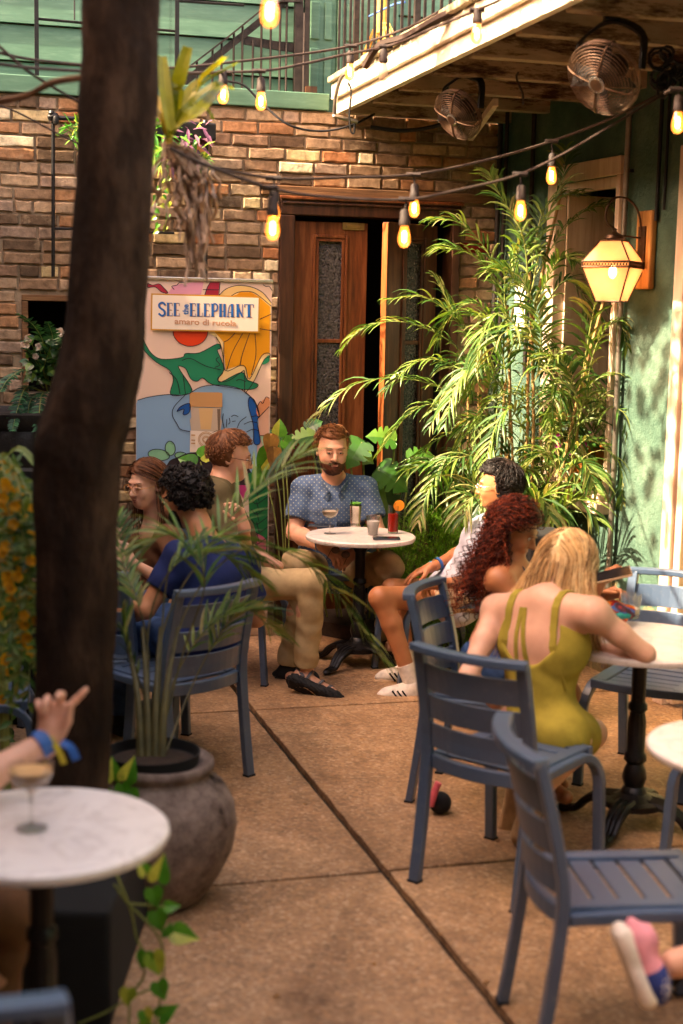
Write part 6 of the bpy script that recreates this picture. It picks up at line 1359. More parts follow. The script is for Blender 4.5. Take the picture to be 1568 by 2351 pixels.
simple('cane', srgb('9a7a4a'), .6, var=.3, scale=30); simple('green_cane', srgb('7a8240'), .5, var=.3, scale=20)
simple('air_root', srgb('a08874'), .8, var=.3, scale=30)
t = NT('bark'); n = t.noise(7, 8, .7, st=(1, 1, .35)); n2 = t.n('ShaderNodeTexVoronoi'); n2.inputs['Scale'].default_value = 26; t.l(t.coord(), n2.inputs['Vector'])
M['bark'] = t.fin(t.ramp(n, [(.3, srgb('140d09')), (.5, srgb('2a1d13')), (.75, srgb('544030'))]), .9, 0, .15); b1 = t.bump(n, .8, .03); t.bump(n2.outputs['Distance'], .3, .01, b1)
def frond(mb, path, n=22, ll=.20, w=.007, droop=.5, ang=.75, start=.12, rach=None, seed=0, upn=None, jit=.25, tipf=.35):
    rnd = random.Random(seed); pts = smooth_path(path, 7); N = len(pts)
    if rach is not None: rach.tube(pts, lambda f: .0045 * (1 - .75 * f), 5, cap=False)
    for i in range(n):
        f = start + (1 - start) * (i + .5) / n; x = f * (N - 1); k = min(int(x), N - 2); p = pts[k].lerp(pts[k + 1], x - k); t_ = (pts[k + 1] - pts[k]).normalized()
        s0 = t_.cross(upn or ZU); s0 = s0.normalized() if s0.length > .05 else V((1, 0, 0)); up_ = s0.cross(t_)
        L = ll * (math.sin(math.pi * (.12 + .82 * (f - start) / (1 - start))) ** .6) * rnd.uniform(.85, 1.12)
        for sd in (-1, 1):
            a = ang * rnd.uniform(.8, 1.2) * (1 - tipf * f); d = (t_ * math.cos(a) + s0 * sd * math.sin(a) + up_ * rnd.uniform(-.05, .35)).normalized(); d += V((rnd.uniform(-1, 1), rnd.uniform(-1, 1), rnd.uniform(-1, 1))) * jit * .3
            q = p.copy(); pp = [q.copy()]; dd_ = d.normalized()
            for j in range(4): q = q + dd_ * L / 4; pp.append(q.copy()); dd_ = (dd_ + V((0, 0, -droop * .22 * (1 + j * .4)))).normalized()
            nn = (t_.cross(d)) * sd; nn = nn.normalized() if nn.length > .01 else ZU
            mb.blade(pp, [w * .35, w, w * .95, w * .6, w * .08], nn if nn.z > 0 else -nn, .3)
def plant(name, base, label, cat='plant', group=None): return thing(name, base, label, cat, group)
PD = 8.35
groups = [
 ('leaning bamboo palm fronds reaching left across the double door', (1105, 1290), 8.5, [
   [(1100, 850), (1070, 760), (980, 685), (885, 688)], [(1110, 900), (1040, 790), (930, 740), (838, 752), (782, 805)], [(1090, 960), (1010, 890), (900, 868), (800, 890), (718, 965)],
   [(1100, 1000), (1000, 930), (930, 960), (870, 1040)], [(1100, 920), (1040, 840), (960, 830), (880, 900)], [(1110, 980), (1020, 1000), (950, 1060), (905, 1150)], [(1120, 850), (1050, 730), (1000, 640)],
   [(1100, 1060), (1040, 1040), (990, 1110), (960, 1200)], [(1090, 1100), (1010, 1060), (930, 1080)]], [[(1105, 1290), (1110, 1100), (1100, 850)], [(1085, 1290), (1100, 1100), (1095, 960)]]),
 ('tall bamboo palm rising in front of the dark corner', (1150, 1290), 8.3, [
   [(1165, 760), (1130, 600), (1060, 515), (990, 505)], [(1170, 740), (1120, 620), (1060, 575), (1008, 572)], [(1170, 800), (1160, 640), (1210, 560), (1250, 600)], [(1165, 800), (1100, 700), (1040, 720), (1000, 790)],
   [(1160, 900), (1100, 840), (1050, 880), (1020, 980)], [(1165, 850), (1220, 760), (1270, 800), (1290, 900)], [(1160, 980), (1220, 900), (1260, 960), (1275, 1060)], [(1150, 1000), (1080, 960), (1050, 1040), (1040, 1140)],
   [(1160, 700), (1190, 560), (1170, 470)], [(1165, 880), (1140, 760), (1080, 720)], [(1155, 1080), (1210, 1020), (1240, 1100), (1250, 1180)]], [[(1140, 1290), (1170, 1000), (1165, 700)], [(1165, 1290), (1150, 1100), (1160, 880)]]),
 ('upright bamboo palm in front of the cream window', (1215, 1250), 8.1, [
   [(1215, 700), (1250, 520), (1290, 420), (1300, 340)], [(1215, 680), (1200, 540), (1150, 450), (1125, 400)], [(1225, 640), (1300, 520), (1380, 470), (1440, 510)], [(1220, 620), (1250, 480), (1330, 440)],
   [(1220, 760), (1290, 650), (1340, 680), (1360, 780)], [(1220, 820), (1160, 720), (1110, 760), (1090, 850)], [(1220, 880), (1300, 800), (1350, 860), (1365, 960)], [(1215, 940), (1280, 880), (1320, 950), (1330, 1050)],
   [(1215, 780), (1180, 640), (1130, 620)], [(1220, 720), (1280, 600), (1320, 600)], [(1215, 1010), (1170, 940), (1130, 1000), (1110, 1100)], [(1235, 860), (1240, 740), (1200, 640)]], [[(1215, 1250), (1225, 950), (1215, 620)], [(1190, 1260), (1210, 1000), (1220, 760), (1290, 430)]]),
 ('arching bamboo palm beside the conduit pipe under the lantern', (1290, 1230), 7.9, [
   [(1330, 960), (1370, 790), (1420, 740), (1440, 800)], [(1320, 1000), (1360, 880), (1430, 870), (1450, 960), (1455, 1060)], [(1300, 1010), (1340, 960), (1390, 1000), (1400, 1100)], [(1330, 950), (1300, 840), (1260, 820)],
   [(1330, 980), (1400, 900), (1440, 1000), (1440, 1120)], [(1310, 1050), (1350, 1010), (1420, 1060), (1430, 1160)], [(1290, 1100), (1250, 1040), (1200, 1080)], [(1300, 1080), (1340, 1060), (1370, 1130)], [(1330, 900), (1370, 680), (1400, 640)]], [[(1250, 1240), (1290, 1080), (1330, 900), (1400, 640)], [(1290, 1230), (1310, 1100), (1330, 950)]]),
]
random.seed(44)
for gi, (lb, bpx, D0, fr_l, canes) in enumerate(groups):
    base = P(bpx[0], bpx[1], D0); base.z = 0; pl_ = plant('bamboo_palm', base, lb, 'palm', 'bamboo palms in the corner bed'); fo = MB(); cn = MB(); ra = MB()
    for ci, c in enumerate(canes): cn.tube(smooth_path([P(x, y, D0 + .03 * ci) for x, y in c], 6), .009, 8)
    for k in range(3):
        x = bpx[0] + random.uniform(-45, 45); cn.tube([P(x, bpx[1] + 20, D0 + .1), P(x + random.uniform(-20, 20), bpx[1] - random.uniform(200, 420), D0 + random.uniform(-.1, .2))], .007, 6)
    for fi, f in enumerate(fr_l):
        dd_ = random.uniform(-.25, .2); pp = [P(x, y, D0 - .02 + dd_ * i / (len(f) - 1)) for i, (x, y) in enumerate(f)]
        frond(fo, pp, 20, random.uniform(.17, .24), .0085, .9, .85, .1, ra, gi * 100 + fi)
    for k in range(6):                                     # filling fronds through the clump
        x0 = bpx[0] + random.uniform(-50, 50); y0 = random.uniform(820, 1160); a = random.uniform(-1, 1); Lx = a * random.uniform(60, 150); hgt = random.uniform(60, 150)
        pp = [P(x0, y0, D0 + .1), P(x0 + Lx * .4, y0 - hgt * .7, D0 + random.uniform(-.1, .15)), P(x0 + Lx, y0 - hgt * .55, D0 + random.uniform(-.3, .2)), P(x0 + Lx * 1.35, y0 + hgt * .3, D0 + random.uniform(-.35, .2))]
        if gi == 3: pp = [p + V((.02, 0, 0)) for p in pp]
        frond(fo, pp, 14, random.uniform(.14, .22), .0075, 1.0, .9, .15, ra, gi * 500 + k)
    fo.build('fronds', 'palm_leaf', pl_); cn.build('canes', 'cane', pl_, smooth=True); ra.build('leaf_stalks', 'green_cane', pl_, smooth=True)
# broader low fan blades near the ground, left and right of the bed
for lb, cx_, cy_, D, n_, mat in (('dark low palm with long drooping blades beside the bearded man', 985, 1190, 8.75, 10, 'palm_dark'), ('spiky grassy palm behind the black haired man', 1160, 1190, 8.0, 12, 'palm_leaf')):
    b = P(cx_, cy_, D); g0 = V((b.x, b.y, 0)); pl_ = plant('low_palm', g0, lb, 'palm'); fo = MB(); ra = MB(); random.seed(cx_)
    for k in range(n_):
        a = random.uniform(.15 if cx_ < 1000 else -.45, 1.2); b1 = V((math.sin(a) * .25, random.uniform(-.08 if cx_ < 1000 else -.25, .05), .35)); p0 = V((b.x, b.y, .25)); fr_p = [p0, p0 + b1 + V((0, 0, .15)), p0 + b1 * 2 + V((0, 0, .05)), p0 + b1 * 2.6 - V((0, 0, .25))]
        frond(fo, fr_p, 12, .26, .009, .9, .7, .3, ra, k + cx_)
    fo.build('fronds', mat, pl_); ra.build('leaf_stalks', 'green_cane', pl_)
# raised planting bed and ground cover
mb = MB(); pts = [W(WP(700, 1300)[0], 0, .02), W(WP(700, 1300)[0], 0, .34), G(925, 1500), G(1100, 1560), G(1290, 1500), Rw(1.1, 0, .02), COR + (NB + NR) * .02]
pts = [(p.x, p.y) for p in pts]; mb.prism(pts, lambda x, y, o: V((x, y, o)), 0.003, .09); tag(mb.build('planting_bed', 'soil'), kind='structure')
fo = MB(); random.seed(12)
def sprig(mb, p, L=.05, w=.0012, n=6):
    d = V((random.uniform(-1, 1), random.uniform(-1.2, .6), random.uniform(.1, 1))).normalized(); st = [p, p + d * L * .6, p + d * L + V((0, 0, -.012))]; mb.blade(st, [w, w, .0004], ZU, .2)
    for k in range(n):
        c = p + d * L * random.uniform(.2, 1); e = (d + V((random.uniform(-1, 1), random.uniform(-1, 1), random.uniform(-1, 1))) * 1.1).normalized(); mb.blade([c, c + e * .014, c + e * .026], [w * .8, w * 1.6, .0003], ZU, .2)
for cx_, cy_, D, rx, rz, n_ in ((985, 1285, 8.55, .27, .30, 1700), (1060, 1330, 8.45, .22, .28, 900), (930, 1330, 8.75, .2, .24, 500), (1045, 1470, 8.1, .16, .22, 700), (1120, 1400, 8.3, .2, .3, 500)):
    c = P(cx_, cy_, D)
    for k in range(n_):
        th = random.uniform(0, 6.28); ph = math.asin(random.uniform(-.7, 1)); r = random.uniform(.8, 1.05) * (1 + .12 * math.sin(th * 5))
        q = c + V((rx * r * math.cos(ph) * math.cos(th), rx * .8 * r * math.cos(ph) * math.sin(th), rz * r * math.sin(ph)))
        if q.z > .06: sprig(fo, q, random.uniform(.03, .07))
tag(fo.build('asparagus_fern', 'fine_fern'), 'bright green feathery ground cover mounded behind the round table', 'ground cover', kind='stuff')
# monstera
def mleaf(mb, c, tipd, nrm, S, holes=True):
    t_ = V(tipd).normalized(); n_ = V(nrm); n_ = (n_ - t_ * n_.dot(t_)).normalized(); s_ = t_.cross(n_); pts = []
    prof = [(0, .0), (-.10, .20), (-.04, .42), (.12, .52), (.2, .30), (.26, .54), (.36, .50), (.42, .24), (.48, .48), (.58, .42), (.62, .2), (.7, .36), (.8, .26), (.9, .12), (1.02, 0)]
    if not holes: prof = [(0, 0), (-.1, .2), (0, .42), (.2, .5), (.4, .46), (.6, .36), (.8, .2), (1.02, 0)]
    for sd in (1, -1):
        vs = []
        for a, b in prof: vs.append(c + t_ * a * S + s_ * sd * b * S + n_ * (b * .22 - a * a * .25 - .25 * b * b) * S)
        ax = [c + t_ * a * S - n_ * a * a * .25 * S for a, b in prof]; N = len(prof)
        fs = [(i, i + 1, N + i + 1, N + i) for i in range(N - 1)]; mb.add(vs + ax, fs if sd > 0 else [f[::-1] for f in fs])
ms_ = plant('monstera', (P(850, 1200, 8.7).x, 8.7, 0), 'split leaved monstera whose leaves fan out behind the bearded man', 'plant'); mb = MB(); st = MB()
for x, y, D, t_, n_, S in ((660, 1030, 8.5, (-.5, -.1, .6), (.2, -.9, .3), .17), (720, 1000, 8.7, (-.8, -.2, -.1), (0, -.6, .9), .20), (705, 985, 8.75, (.6, 0, .4), (0, -.8, .5), .12), (830, 1015, 8.6, (-.3, -.3, -.5), (.1, -.8, .6), .21), (800, 1030, 8.65, (.8, -.2, -.3), (0, -.7, .7), .2),
                           (870, 1080, 8.5, (.8, -.2, -.45), (-.1, -.8, .6), .24), (880, 1110, 8.6, (.2, -.3, -.8), (0, -.9, .4), .22), (940, 1060, 8.7, (.9, 0, .2), (0, -.8, .5), .2), (850, 1180, 8.6, (.7, -.2, -.5), (0, -.8, .5), .2), (905, 1010, 8.8, (-.7, -.2, .2), (0, -.7, .7), .2)):
    c = P(x, y, D); mleaf(mb, c, t_, n_, S * .85); g_ = V((c.x * .6 + .12, 8.75, .1)); st.tube(smooth_path([g_, g_.lerp(c, .6) + V((0, .05, .1)), c], 5), .006, 6)
mb.build('leaves', 'leaf_big', ms_, smooth='all'); st.build('stems', 'green_cane', ms_)
yl = plant('yellowing_plant', (P(605, 1100, 8.0).x, 8.0, 0), 'yellow green leafy plant with a withered leaf beside the banner', 'plant'); mb = MB(); st = MB(); dm = MB()
for x, y, t_, n_, S in ((640, 1000, (.1, 0, .9), (.3, -.9, 0), .09), (625, 1035, (-.5, -.2, -.8), (.3, -.9, .1), .14), (600, 1075, (-.2, -.1, -.9), (.6, -.8, 0), .12), (650, 1010, (.8, 0, -.5), (0, -.9, .4), .08), (448, 1065, (-.8, 0, .3), (.1, -.9, .4), .1), (462, 1050, (.5, 0, .5), (0, -.9, .4), .1), (455, 1085, (-.3, 0, -.7), (0, -.9, .4), .1)):
    D = 8.0; mleaf(mb, P(x, y, D), t_, n_, S, False)
for x, y in ((620, 1000), (628, 1030)): mleaf(dm, P(x, y, 7.95), (.1, -.2, -.9), (.7, -.7, .2), .12, False)
for x0, y0, x1, y1 in ((640, 1000, 655, 1330), (625, 1035, 655, 1330), (600, 1075, 650, 1300), (650, 1010, 662, 1330), (460, 1060, 520, 1330)): st.tube(smooth_path([P(x0, y0, 8.0), P((x0 + x1) / 2 + 6, (y0 + y1) / 2, 8.0), P(x1, y1 + 80, 8.1)], 5), .004, 5)
mb.build('leaves', 'leaf_var', yl, smooth='all'); dm.build('withered_leaves', 'dead_leaf', yl, smooth='all'); st.build('stems', 'green_cane', yl)
# sill pots with orchid
op = thing('sill_pot', RQ(1365, 1110, -.1), 'rusty orange mossy pot with purple orchids standing on the window sill', 'flower pot')
simple('mossy', srgb('a8601a'), .9, var=.6, scale=22, bump=1); c = RQ(1352, 1110, -.06); c.z = wzb + .04
mb = MB(); mb.lathe([(.09, 0), (.1, .02), (.115, .2), (.12, .24), (.1, .245), (.09, .21)], c, 24, wob=.05); mb.build('pot', 'mossy', op, smooth=True)
mb = MB(); random.seed(3); st = MB()
for k in range(26):
    q = P(1300 + random.uniform(-45, 60), 1015 + random.uniform(-35, 45), 8.05)
    if k < 14:
        for j in range(5): a = j * 1.256; e = V((math.cos(a), -.4, math.sin(a))) * .016; mb.blade([q, q + e * .6, q + e], [.003, .008, .002], V((0, -1, 0)), .1)
    else: mleaf(st, q, (random.uniform(-1, 1), -.4, random.uniform(-.5, .8)), (0, -.8, .5), .07, False)
mb.build('orchid_flowers', 'magenta', op); st.build('orchid_leaves', 'palm_dark', op)
# dark box planter behind the women (black edge seen)
mb = MB(); mb.box((P(1247, 1290, 7.0).x, 7.0, .46), (.16, .3, .92)); tag(mb.build('black_bin', 'black', bevel=.02), 'black bin edge showing between the curly haired and blonde women', 'bin')
# ------------------------------------------------------------------ fern urn at left
ur = thing('stone_urn', P(60, 1060, 8.0), 'blackened urn holding ferns and white flowers before the dark hatch', 'urn'); c = P(55, 960, 8.05); b = V((c.x, c.y, 0))
simple('black_stone', (.012, .01, .009), .6, var=.6, scale=20, bump=.8)
mb = MB(); zt_ = c.z + .05; mb.lathe([(.2, 0), (.22, .1), (.16, .2), (.14, zt_ - .6), (.2, zt_ - .5), (.30, zt_ - .3), (.33, zt_ - .14), (.31, zt_ - .1), (.34, zt_ - .06), (.35, zt_ - .01), (.32, zt_), (.28, zt_ - .03)], b, 36); mb.build('urn_body', 'black_stone', ur, smooth=True)
fp = plant('fern', V((c.x, c.y, zt_ - .05)), 'dark green fern fronds arching out of the black urn at left', 'fern'); fo = MB(); ra = MB()
for k, f in enumerate(([(110, 880), (100, 790), (75, 745), (40, 722)], [(110, 900), (90, 830), (55, 800)], [(100, 890), (60, 850), (20, 870), (0, 900)], [(100, 900), (60, 890), (40, 940), (28, 990)], [(110, 900), (95, 910), (90, 970), (100, 1040)], [(120, 890), (130, 900), (130, 960), (140, 1000)], [(120, 880), (150, 800), (158, 760)], [(120, 890), (140, 850), (165, 870), (178, 930)], [(115, 880), (125, 820), (150, 790), (200, 790)], [(100, 900), (70, 920), (60, 990)], [(118, 890), (100, 850), (120, 780), (110, 740)])):
    frond(fo, [P(x, y, 8.0 - .12 * i) for i, (x, y) in enumerate(f)], 30, .055, .0075, .3, 1.2, .12, ra, k, tipf=.15)
fo.build('fronds', 'dark_fern', fp); ra.build('leaf_stalks', 'green_cane', fp)
fl = plant('white_roses', V((c.x, c.y - .1, zt_)), 'small white roses blooming among the ferns by the dark hatch', 'flowers'); mb = MB(); lf = MB(); st = MB(); random.seed(6)
for x, y, S in ((67, 777, .024), (58, 793, .026), (88, 795, .018), (138, 763, .026), (147, 796, .018), (82, 818, .018)):
    q = P(x, y, 7.8)
    for j in range(9): a = j * 1.256 + (j > 4) * .6; r = S * (1 if j < 5 else .6); e = V((math.cos(a) * r, -.3 * r, math.sin(a) * r)); mb.blade([q, q + e * .6 + V((0, -.004, 0)), q + e], [r * .3, r * .6, r * .2], V((0, -1, 0)), .1)
    st.tube([q, P(115, 880, 7.95)], .002, 4)
for k in range(90): q = P(random.uniform(60, 175), random.uniform(775, 880), random.uniform(7.75, 8)); mleaf(lf, q, (random.uniform(-1, 1), -.5, random.uniform(-.6, .8)), (0, -.7, .6), random.uniform(.03, .05), False)
mb.build('blossoms', 'white_flower', fl); lf.build('leaves', 'leaf_big', fl); st.build('stems', 'green_cane', fl)
# ------------------------------------------------------------------ yellow flowering shrub, lower left
sh_ = plant('flowering_shrub', (P(30, 1400, 5.2).x, 5.2, 0), 'shrub full of small yellow flowers at the left edge beside the trunk', 'shrub'); lf = MB(); fw_ = MB(); wf = MB(); st = MB(); random.seed(9)
for k in range(24):
    x0 = random.uniform(-60, 40); y0 = random.uniform(1030, 1240); ln = random.uniform(250, 520); dx = random.uniform(10, 90); D = random.uniform(4.5, 5.2)
    pp = smooth_path([P(x0, y0, D), P(x0 + dx * .6, y0 + ln * .25, D - .1), P(x0 + dx, y0 + ln * .6, D - .12), P(x0 + dx * .9, y0 + ln, D - .1)], 6)
    pp = [p for p in pp if proj(p)[0] < 130]
    if len(pp) < 3: continue
    st.tube(pp, .0025, 4, cap=False)
    for p in pp:
        for j in range(2):
            a = random.uniform(0, 6.28); e = V((math.cos(a), random.uniform(-1, .3), math.sin(a) * .6 - .4)).normalized(); L = random.uniform(.03, .06); lf.blade([p, p + e * L * .5, p + e * L], [.004, .009, .001], V((0, -1, .5)), .2)
        if random.random() < .3:
            q = p + V((random.uniform(-.03, .03), -.02, random.uniform(-.03, .03)))
            for j in range(5): a = j * 1.256; e = V((math.cos(a), -.3, math.sin(a))) * .018; lf.blade([q, q + e * .6, q + e], [.005, .011, .004], V((0, -1, 0)), .1, 1)
for k in range(10):                                         # long lit blades arching at the top
    x0 = random.uniform(-40, 60); frond_p = smooth_path([P(x0 - 60, 1120, 5.2), P(x0, 1030 + k * 12, 5.1), P(x0 + 70, 1100 + k * 22, 5.05)], 5); lf.blade(frond_p, [.004 + .011 * math.sin(math.pi * i / len(frond_p)) for i in range(len(frond_p))], V((0, -.6, .8)), .2)
for x, y in ((88, 1220), (100, 1232), (72, 1250), (113, 1305), (82, 1345), (84, 1370), (90, 1395), (80, 1330)): wf.blob(P(x, y, 5.3), (.012, .006, .016), 6)
st.tube([(P(10, 1400, 5.4).x, 5.4, 0), P(0, 1300, 5.4), P(-10, 1050, 5.3)], .02, 8)
lf.build('foliage', ['palm_leaf', 'yellow_flower'], sh_); wf.build('white_buds', 'white_flower', sh_, smooth='all'); st.build('stems', 'green_cane', sh_)
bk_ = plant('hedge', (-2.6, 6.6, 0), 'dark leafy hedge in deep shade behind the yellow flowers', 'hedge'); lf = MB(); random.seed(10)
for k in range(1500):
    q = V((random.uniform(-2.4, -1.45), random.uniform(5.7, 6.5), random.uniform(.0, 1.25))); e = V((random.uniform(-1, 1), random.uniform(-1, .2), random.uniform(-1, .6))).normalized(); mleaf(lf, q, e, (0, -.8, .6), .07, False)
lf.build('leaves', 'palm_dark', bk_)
mb = MB(); mb.box((-2.15, 6.7, .6), (1.5, .15, 1.2)); mb.build('dark_gap_panel', 'black', bk_)  # black sheet painted as the dark between the hedge leaves
# ------------------------------------------------------------------ tree
def tree_trunk():
    ctr = [(274, -60, 168), (272, 100, 168), (266, 300, 172), (252, 600, 175), (238, 800, 186), (205, 940, 205), (180, 1040, 206), (176, 1180, 190), (178, 1400, 182), (168, 1620, 182), (155, 1850, 192), (148, 2050, 215), (142, 2200, 240)]
    tr = thing('tree', P(148, 2200, 4.25), 'dark barked tree with a bent trunk rising from the left foreground', 'tree'); rows = smooth_path([V(c) for c in ctr[::-1]], 10); mb = MB(); n = 40; vs = []; rnd = random.Random(2)
    D0 = 4.25
    for i, r_ in enumerate(rows):
        c = P(r_.x, r_.y, D0); R_ = r_.z / 2 / K * D0
        for k in range(n):
            a = 2 * math.pi * k / n; bm2 = 1 + .035 * math.sin(3 * a + i * .07) + .03 * math.sin(5 * a - i * .11 + 1) + .02 * math.sin(i * .5 + 2 * a) + .015 * rnd.uniform(-1, 1); vs.append(c + V((math.cos(a), math.sin(a), 0)) * R_ * bm2)
    N = len(rows); mb.add(vs, [(i * n + k, i * n + (k + 1) % n, (i + 1) * n + (k + 1) % n, (i + 1) * n + k) for i in range(N - 1) for k in range(n)]); top = P(274, -60, D0)
    mb.tube(smooth_path([top, top + V((0, 0, .5)), top + V((-.2, .1, 1.2)), top + V((-.1, .5, 2.0))], 5), lambda f: .107 * (1 - .6 * f), 14)
    limbs = []
    for d in ((-.9, .6, 1.6), (.7, -.3, 1.5), (-.3, -1.0, 1.4), (-.9, 1.9, 1.5), (.2, .9, 1.9), (-1.2, -.2, 1.2)):
        e = top + V((0, 0, .55)) + V(d); limbs.append(e); mb.tube(smooth_path([top + V((0, 0, .4)), top + V((0, 0, .7)) + V(d) * .4, e], 5), lambda f: .06 * (1 - .7 * f), 8)
    mb.build('trunk', 'bark', tr, smooth='all'); lf = MB(); random.seed(14)
    for ei, e in enumerate(limbs + [top + V((-.1, .5, 2.2))]):
        for k in range(300 if ei == 3 else 110):  # extra unseen leaves on one limb, added to break the sun on the right wall
            q = e + V((random.gauss(0, .42), random.gauss(0, .42), random.gauss(.1, .28)))
            if proj(q)[1] > -40 and abs(proj(q)[0] - 784) < 900: continue
            dd_ = V((random.uniform(-1, 1), random.uniform(-1, 1), random.uniform(-.8, .4))); mleaf(lf, q, dd_, (0, 0, 1), random.uniform(.06, .10), False)
    lf.build('crown', 'palm_dark', tr)
tree_trunk()
mb = MB(); mb.box((-1.12, 4.22, .17), (1.04, 1.0, .34)); tag(mb.build('tree_planter', 'black', bevel=.015), 'black planter box around the foot of the tree in the left foreground', 'planter')
# ------------------------------------------------------------------ stone jar with palm
PC = P(365, 1700, 4.63); PC.z = 0
t = NT('jar_clay'); n = t.noise(9, 8, .75); t.bump(t.noise(24, 8), .6, .01)
M['jar_clay'] = t.fin(t.ramp(n, [(.32, srgb('1c1612')), (.42, srgb('5e5048')), (.6, srgb('84746a')), (.8, srgb('a29488'))]), .85, 0, .2)
jr = thing('clay_jar', PC, 'big round weathered grey clay jar between the tree and the paving', 'jar')
mb = MB(); mb.lathe([(a_ * 1.02, b_ * 1.05) for a_, b_ in ((.13, 0), (.155, .02), (.20, .09), (.238, .17), (.252, .25), (.245, .32), (.215, .375), (.178, .405), (.166, .415), (.172, .425), (.182, .44), (.180, .455), (.168, .462), (.158, .45))], PC, 56, wob=.012); mb.build('jar_body', 'jar_clay', jr, smooth='all')
ip = thing('nursery_pot', PC + V((0, 0, .4)), 'black plastic nursery pot sitting in the mouth of the clay jar', 'pot'); c = PC + V((-.02, -.01, 0))
mb = MB(); mb.lathe([(.14, .38), (.150, .46), (.156, .505), (.158, .512), (.152, .512), (.146, .48), (.001, .478)], c, 48); mb.build('pot_rim', 'black', ip, smooth=True); mb = MB(); mb.lathe([(.143, .4785), (.10, .488), (.001, .492)], c, 40); mb.build('soil', 'soil', ip)
pf = plant('potted_palm', c + V((0, 0, .46)), 'feathery potted palm in the clay jar spreading over the navy shirted man', 'palm', 'x'); del pf['group']
fo = MB(); st = MB(); ra = MB(); D = 4.8
fl_ = [([(340, 1772, 4.62), (340, 1500, 4.85), (315, 1380, 4.9), (285, 1300, 5.0), (270, 1180, 5.1)], .13), ([(350, 1772, 4.62), (375, 1450, 4.9), (470, 1270, 5.1), (590, 1120, 5.3), (700, 1040, 5.4)], .26),
       ([(360, 1772, 4.62), (420, 1420, 4.9), (560, 1260, 5.1), (700, 1290, 5.2), (800, 1400, 5.3), (880, 1520, 5.3)], .24), ([(345, 1772, 4.62), (340, 1450, 4.85), (400, 1300, 4.9), (500, 1270, 5.0), (590, 1330, 5.1)], .22),
       ([(350, 1772, 4.62), (420, 1500, 4.8), (470, 1330, 4.8), (400, 1230, 4.8), (320, 1260, 4.75)], .2), ([(340, 1772, 4.62), (330, 1480, 4.8), (300, 1330, 4.7), (290, 1200, 4.6)], .16), ([(355, 1772, 4.62), (400, 1560, 4.9), (500, 1420, 5.0), (600, 1400, 5.1)], .18),
       ([(365, 1772, 4.62), (430, 1600, 4.9), (490, 1480, 5.0), (560, 1400, 5.1), (640, 1460, 5.2)], .2), ([(350, 1772, 4.62), (360, 1560, 4.8), (430, 1470, 4.7), (480, 1520, 4.65)], .14), ([(350, 1772, 4.62), (330, 1600, 4.8), (290, 1480, 4.8), (280, 1400, 4.8)], .12),
       ([(360, 1772, 4.62), (400, 1400, 4.9), (520, 1160, 5.2), (620, 1130, 5.3), (650, 1250, 5.4)], .24), ([(360, 1772, 4.62), (380, 1350, 4.9), (430, 1250, 5.0), (530, 1240, 5.1), (600, 1280, 5.2)], .2)]
for k, (f, L) in enumerate(fl_):
    if k in (5, 8, 10): continue
    frond(fo, [P(*p) for p in f], 20, L, .0068, .55, .8, .45, ra, 900 + k)
for k in range(4): x = 325 + k * 15; st.tube(smooth_path([P(x, 1775, 4.62), P(x + (k - 1.5) * 6, 1600, 4.7), P(x + (k - 1.5) * 26, 1440, 4.85)], 5), lambda f: .017 * (1 - .7 * f), 8)
fo.build('fronds', 'palm_leaf', pf); simple('dark_stem', srgb('4a4424'), .6, var=.4, scale=20); ra.build('leaf_stalks', 'dark_stem', pf, smooth=True); st.build('stems', 'dark_stem', pf, smooth=True)
# ------------------------------------------------------------------ pothos vines
def hleaf(mb, c, t_, n_, S): 
    t_ = V(t_).normalized(); n_ = V(n_); n_ = (n_ - t_ * n_.dot(t_)).normalized(); s_ = t_.cross(n_); prof = [(0, 0), (-.14, .16), (-.1, .34), (.1, .44), (.35, .40), (.6, .26), (.85, .1), (1.05, 0)]
    for sd in (1, -1):
        vs = [c + t_ * a * S + s_ * sd * b * S + n_ * (b * .3 - a * a * .2) * S for a, b in prof]; ax = [c + t_ * max(a, 0) * S - n_ * a * a * .2 * S for a, b in prof]; N = len(prof); fs = [(i, i + 1, N + i + 1, N + i) for i in range(N - 1)]; mb.add(vs + ax, fs if sd > 0 else [f[::-1] for f in fs])
pv = plant('pothos_vine', P(300, 2100, 3.75), 'trailing heart leaved vine hanging below the near marble table', 'vine'); mb = MB(); st = MB()
for pth in ([(262, 2030), (290, 2070), (330, 2110), (368, 2160), (376, 2230), (366, 2300), (350, 2380)], [(268, 2010), (300, 2090), (312, 2150), (326, 2185), (330, 2240), (300, 2290), (296, 2360)], [(300, 2075), (350, 2080), (395, 2085)], [(180, 2350), (240, 2325), (300, 2290), (370, 2262)]): st.tube(smooth_path([P(x, y, 3.72) for x, y in pth], 6), .0035, 5)
for x, y, t_, S in ((335, 2005, (-.4, 0, .8), .045), (362, 2020, (.25, 0, 1), .07), (350, 2040, (.2, 0, -.8), .06), (380, 2082, (.9, 0, .1), .04), (358, 2092, (.2, 0, -.7), .065), (400, 2140, (.9, 0, -.25), .07), (384, 2150, (.2, 0, .9), .04), (350, 2190, (.3, 0, -.9), .07), (335, 2185, (-.2, 0, -.8), .055), (362, 2255, (.3, 0, -.8), .06), (295, 2270, (-.1, 0, -.9), .055), (365, 2335, (.6, 0, .4), .06), (330, 2320, (.3, 0, -.7), .05), (345, 2350, (-.6, 0, -.5), .06)): hleaf(mb, P(x, y, 3.70), t_, (.15, -.9, .4), S)
mb.build('leaves', 'leaf_var', pv, smooth='all'); st.build('stems', 'green_cane', pv, smooth=True)
pv = plant('pothos_sprig', P(280, 1800, 4.35), 'small variegated sprig of leaves at the shoulder of the clay jar', 'vine'); mb = MB()
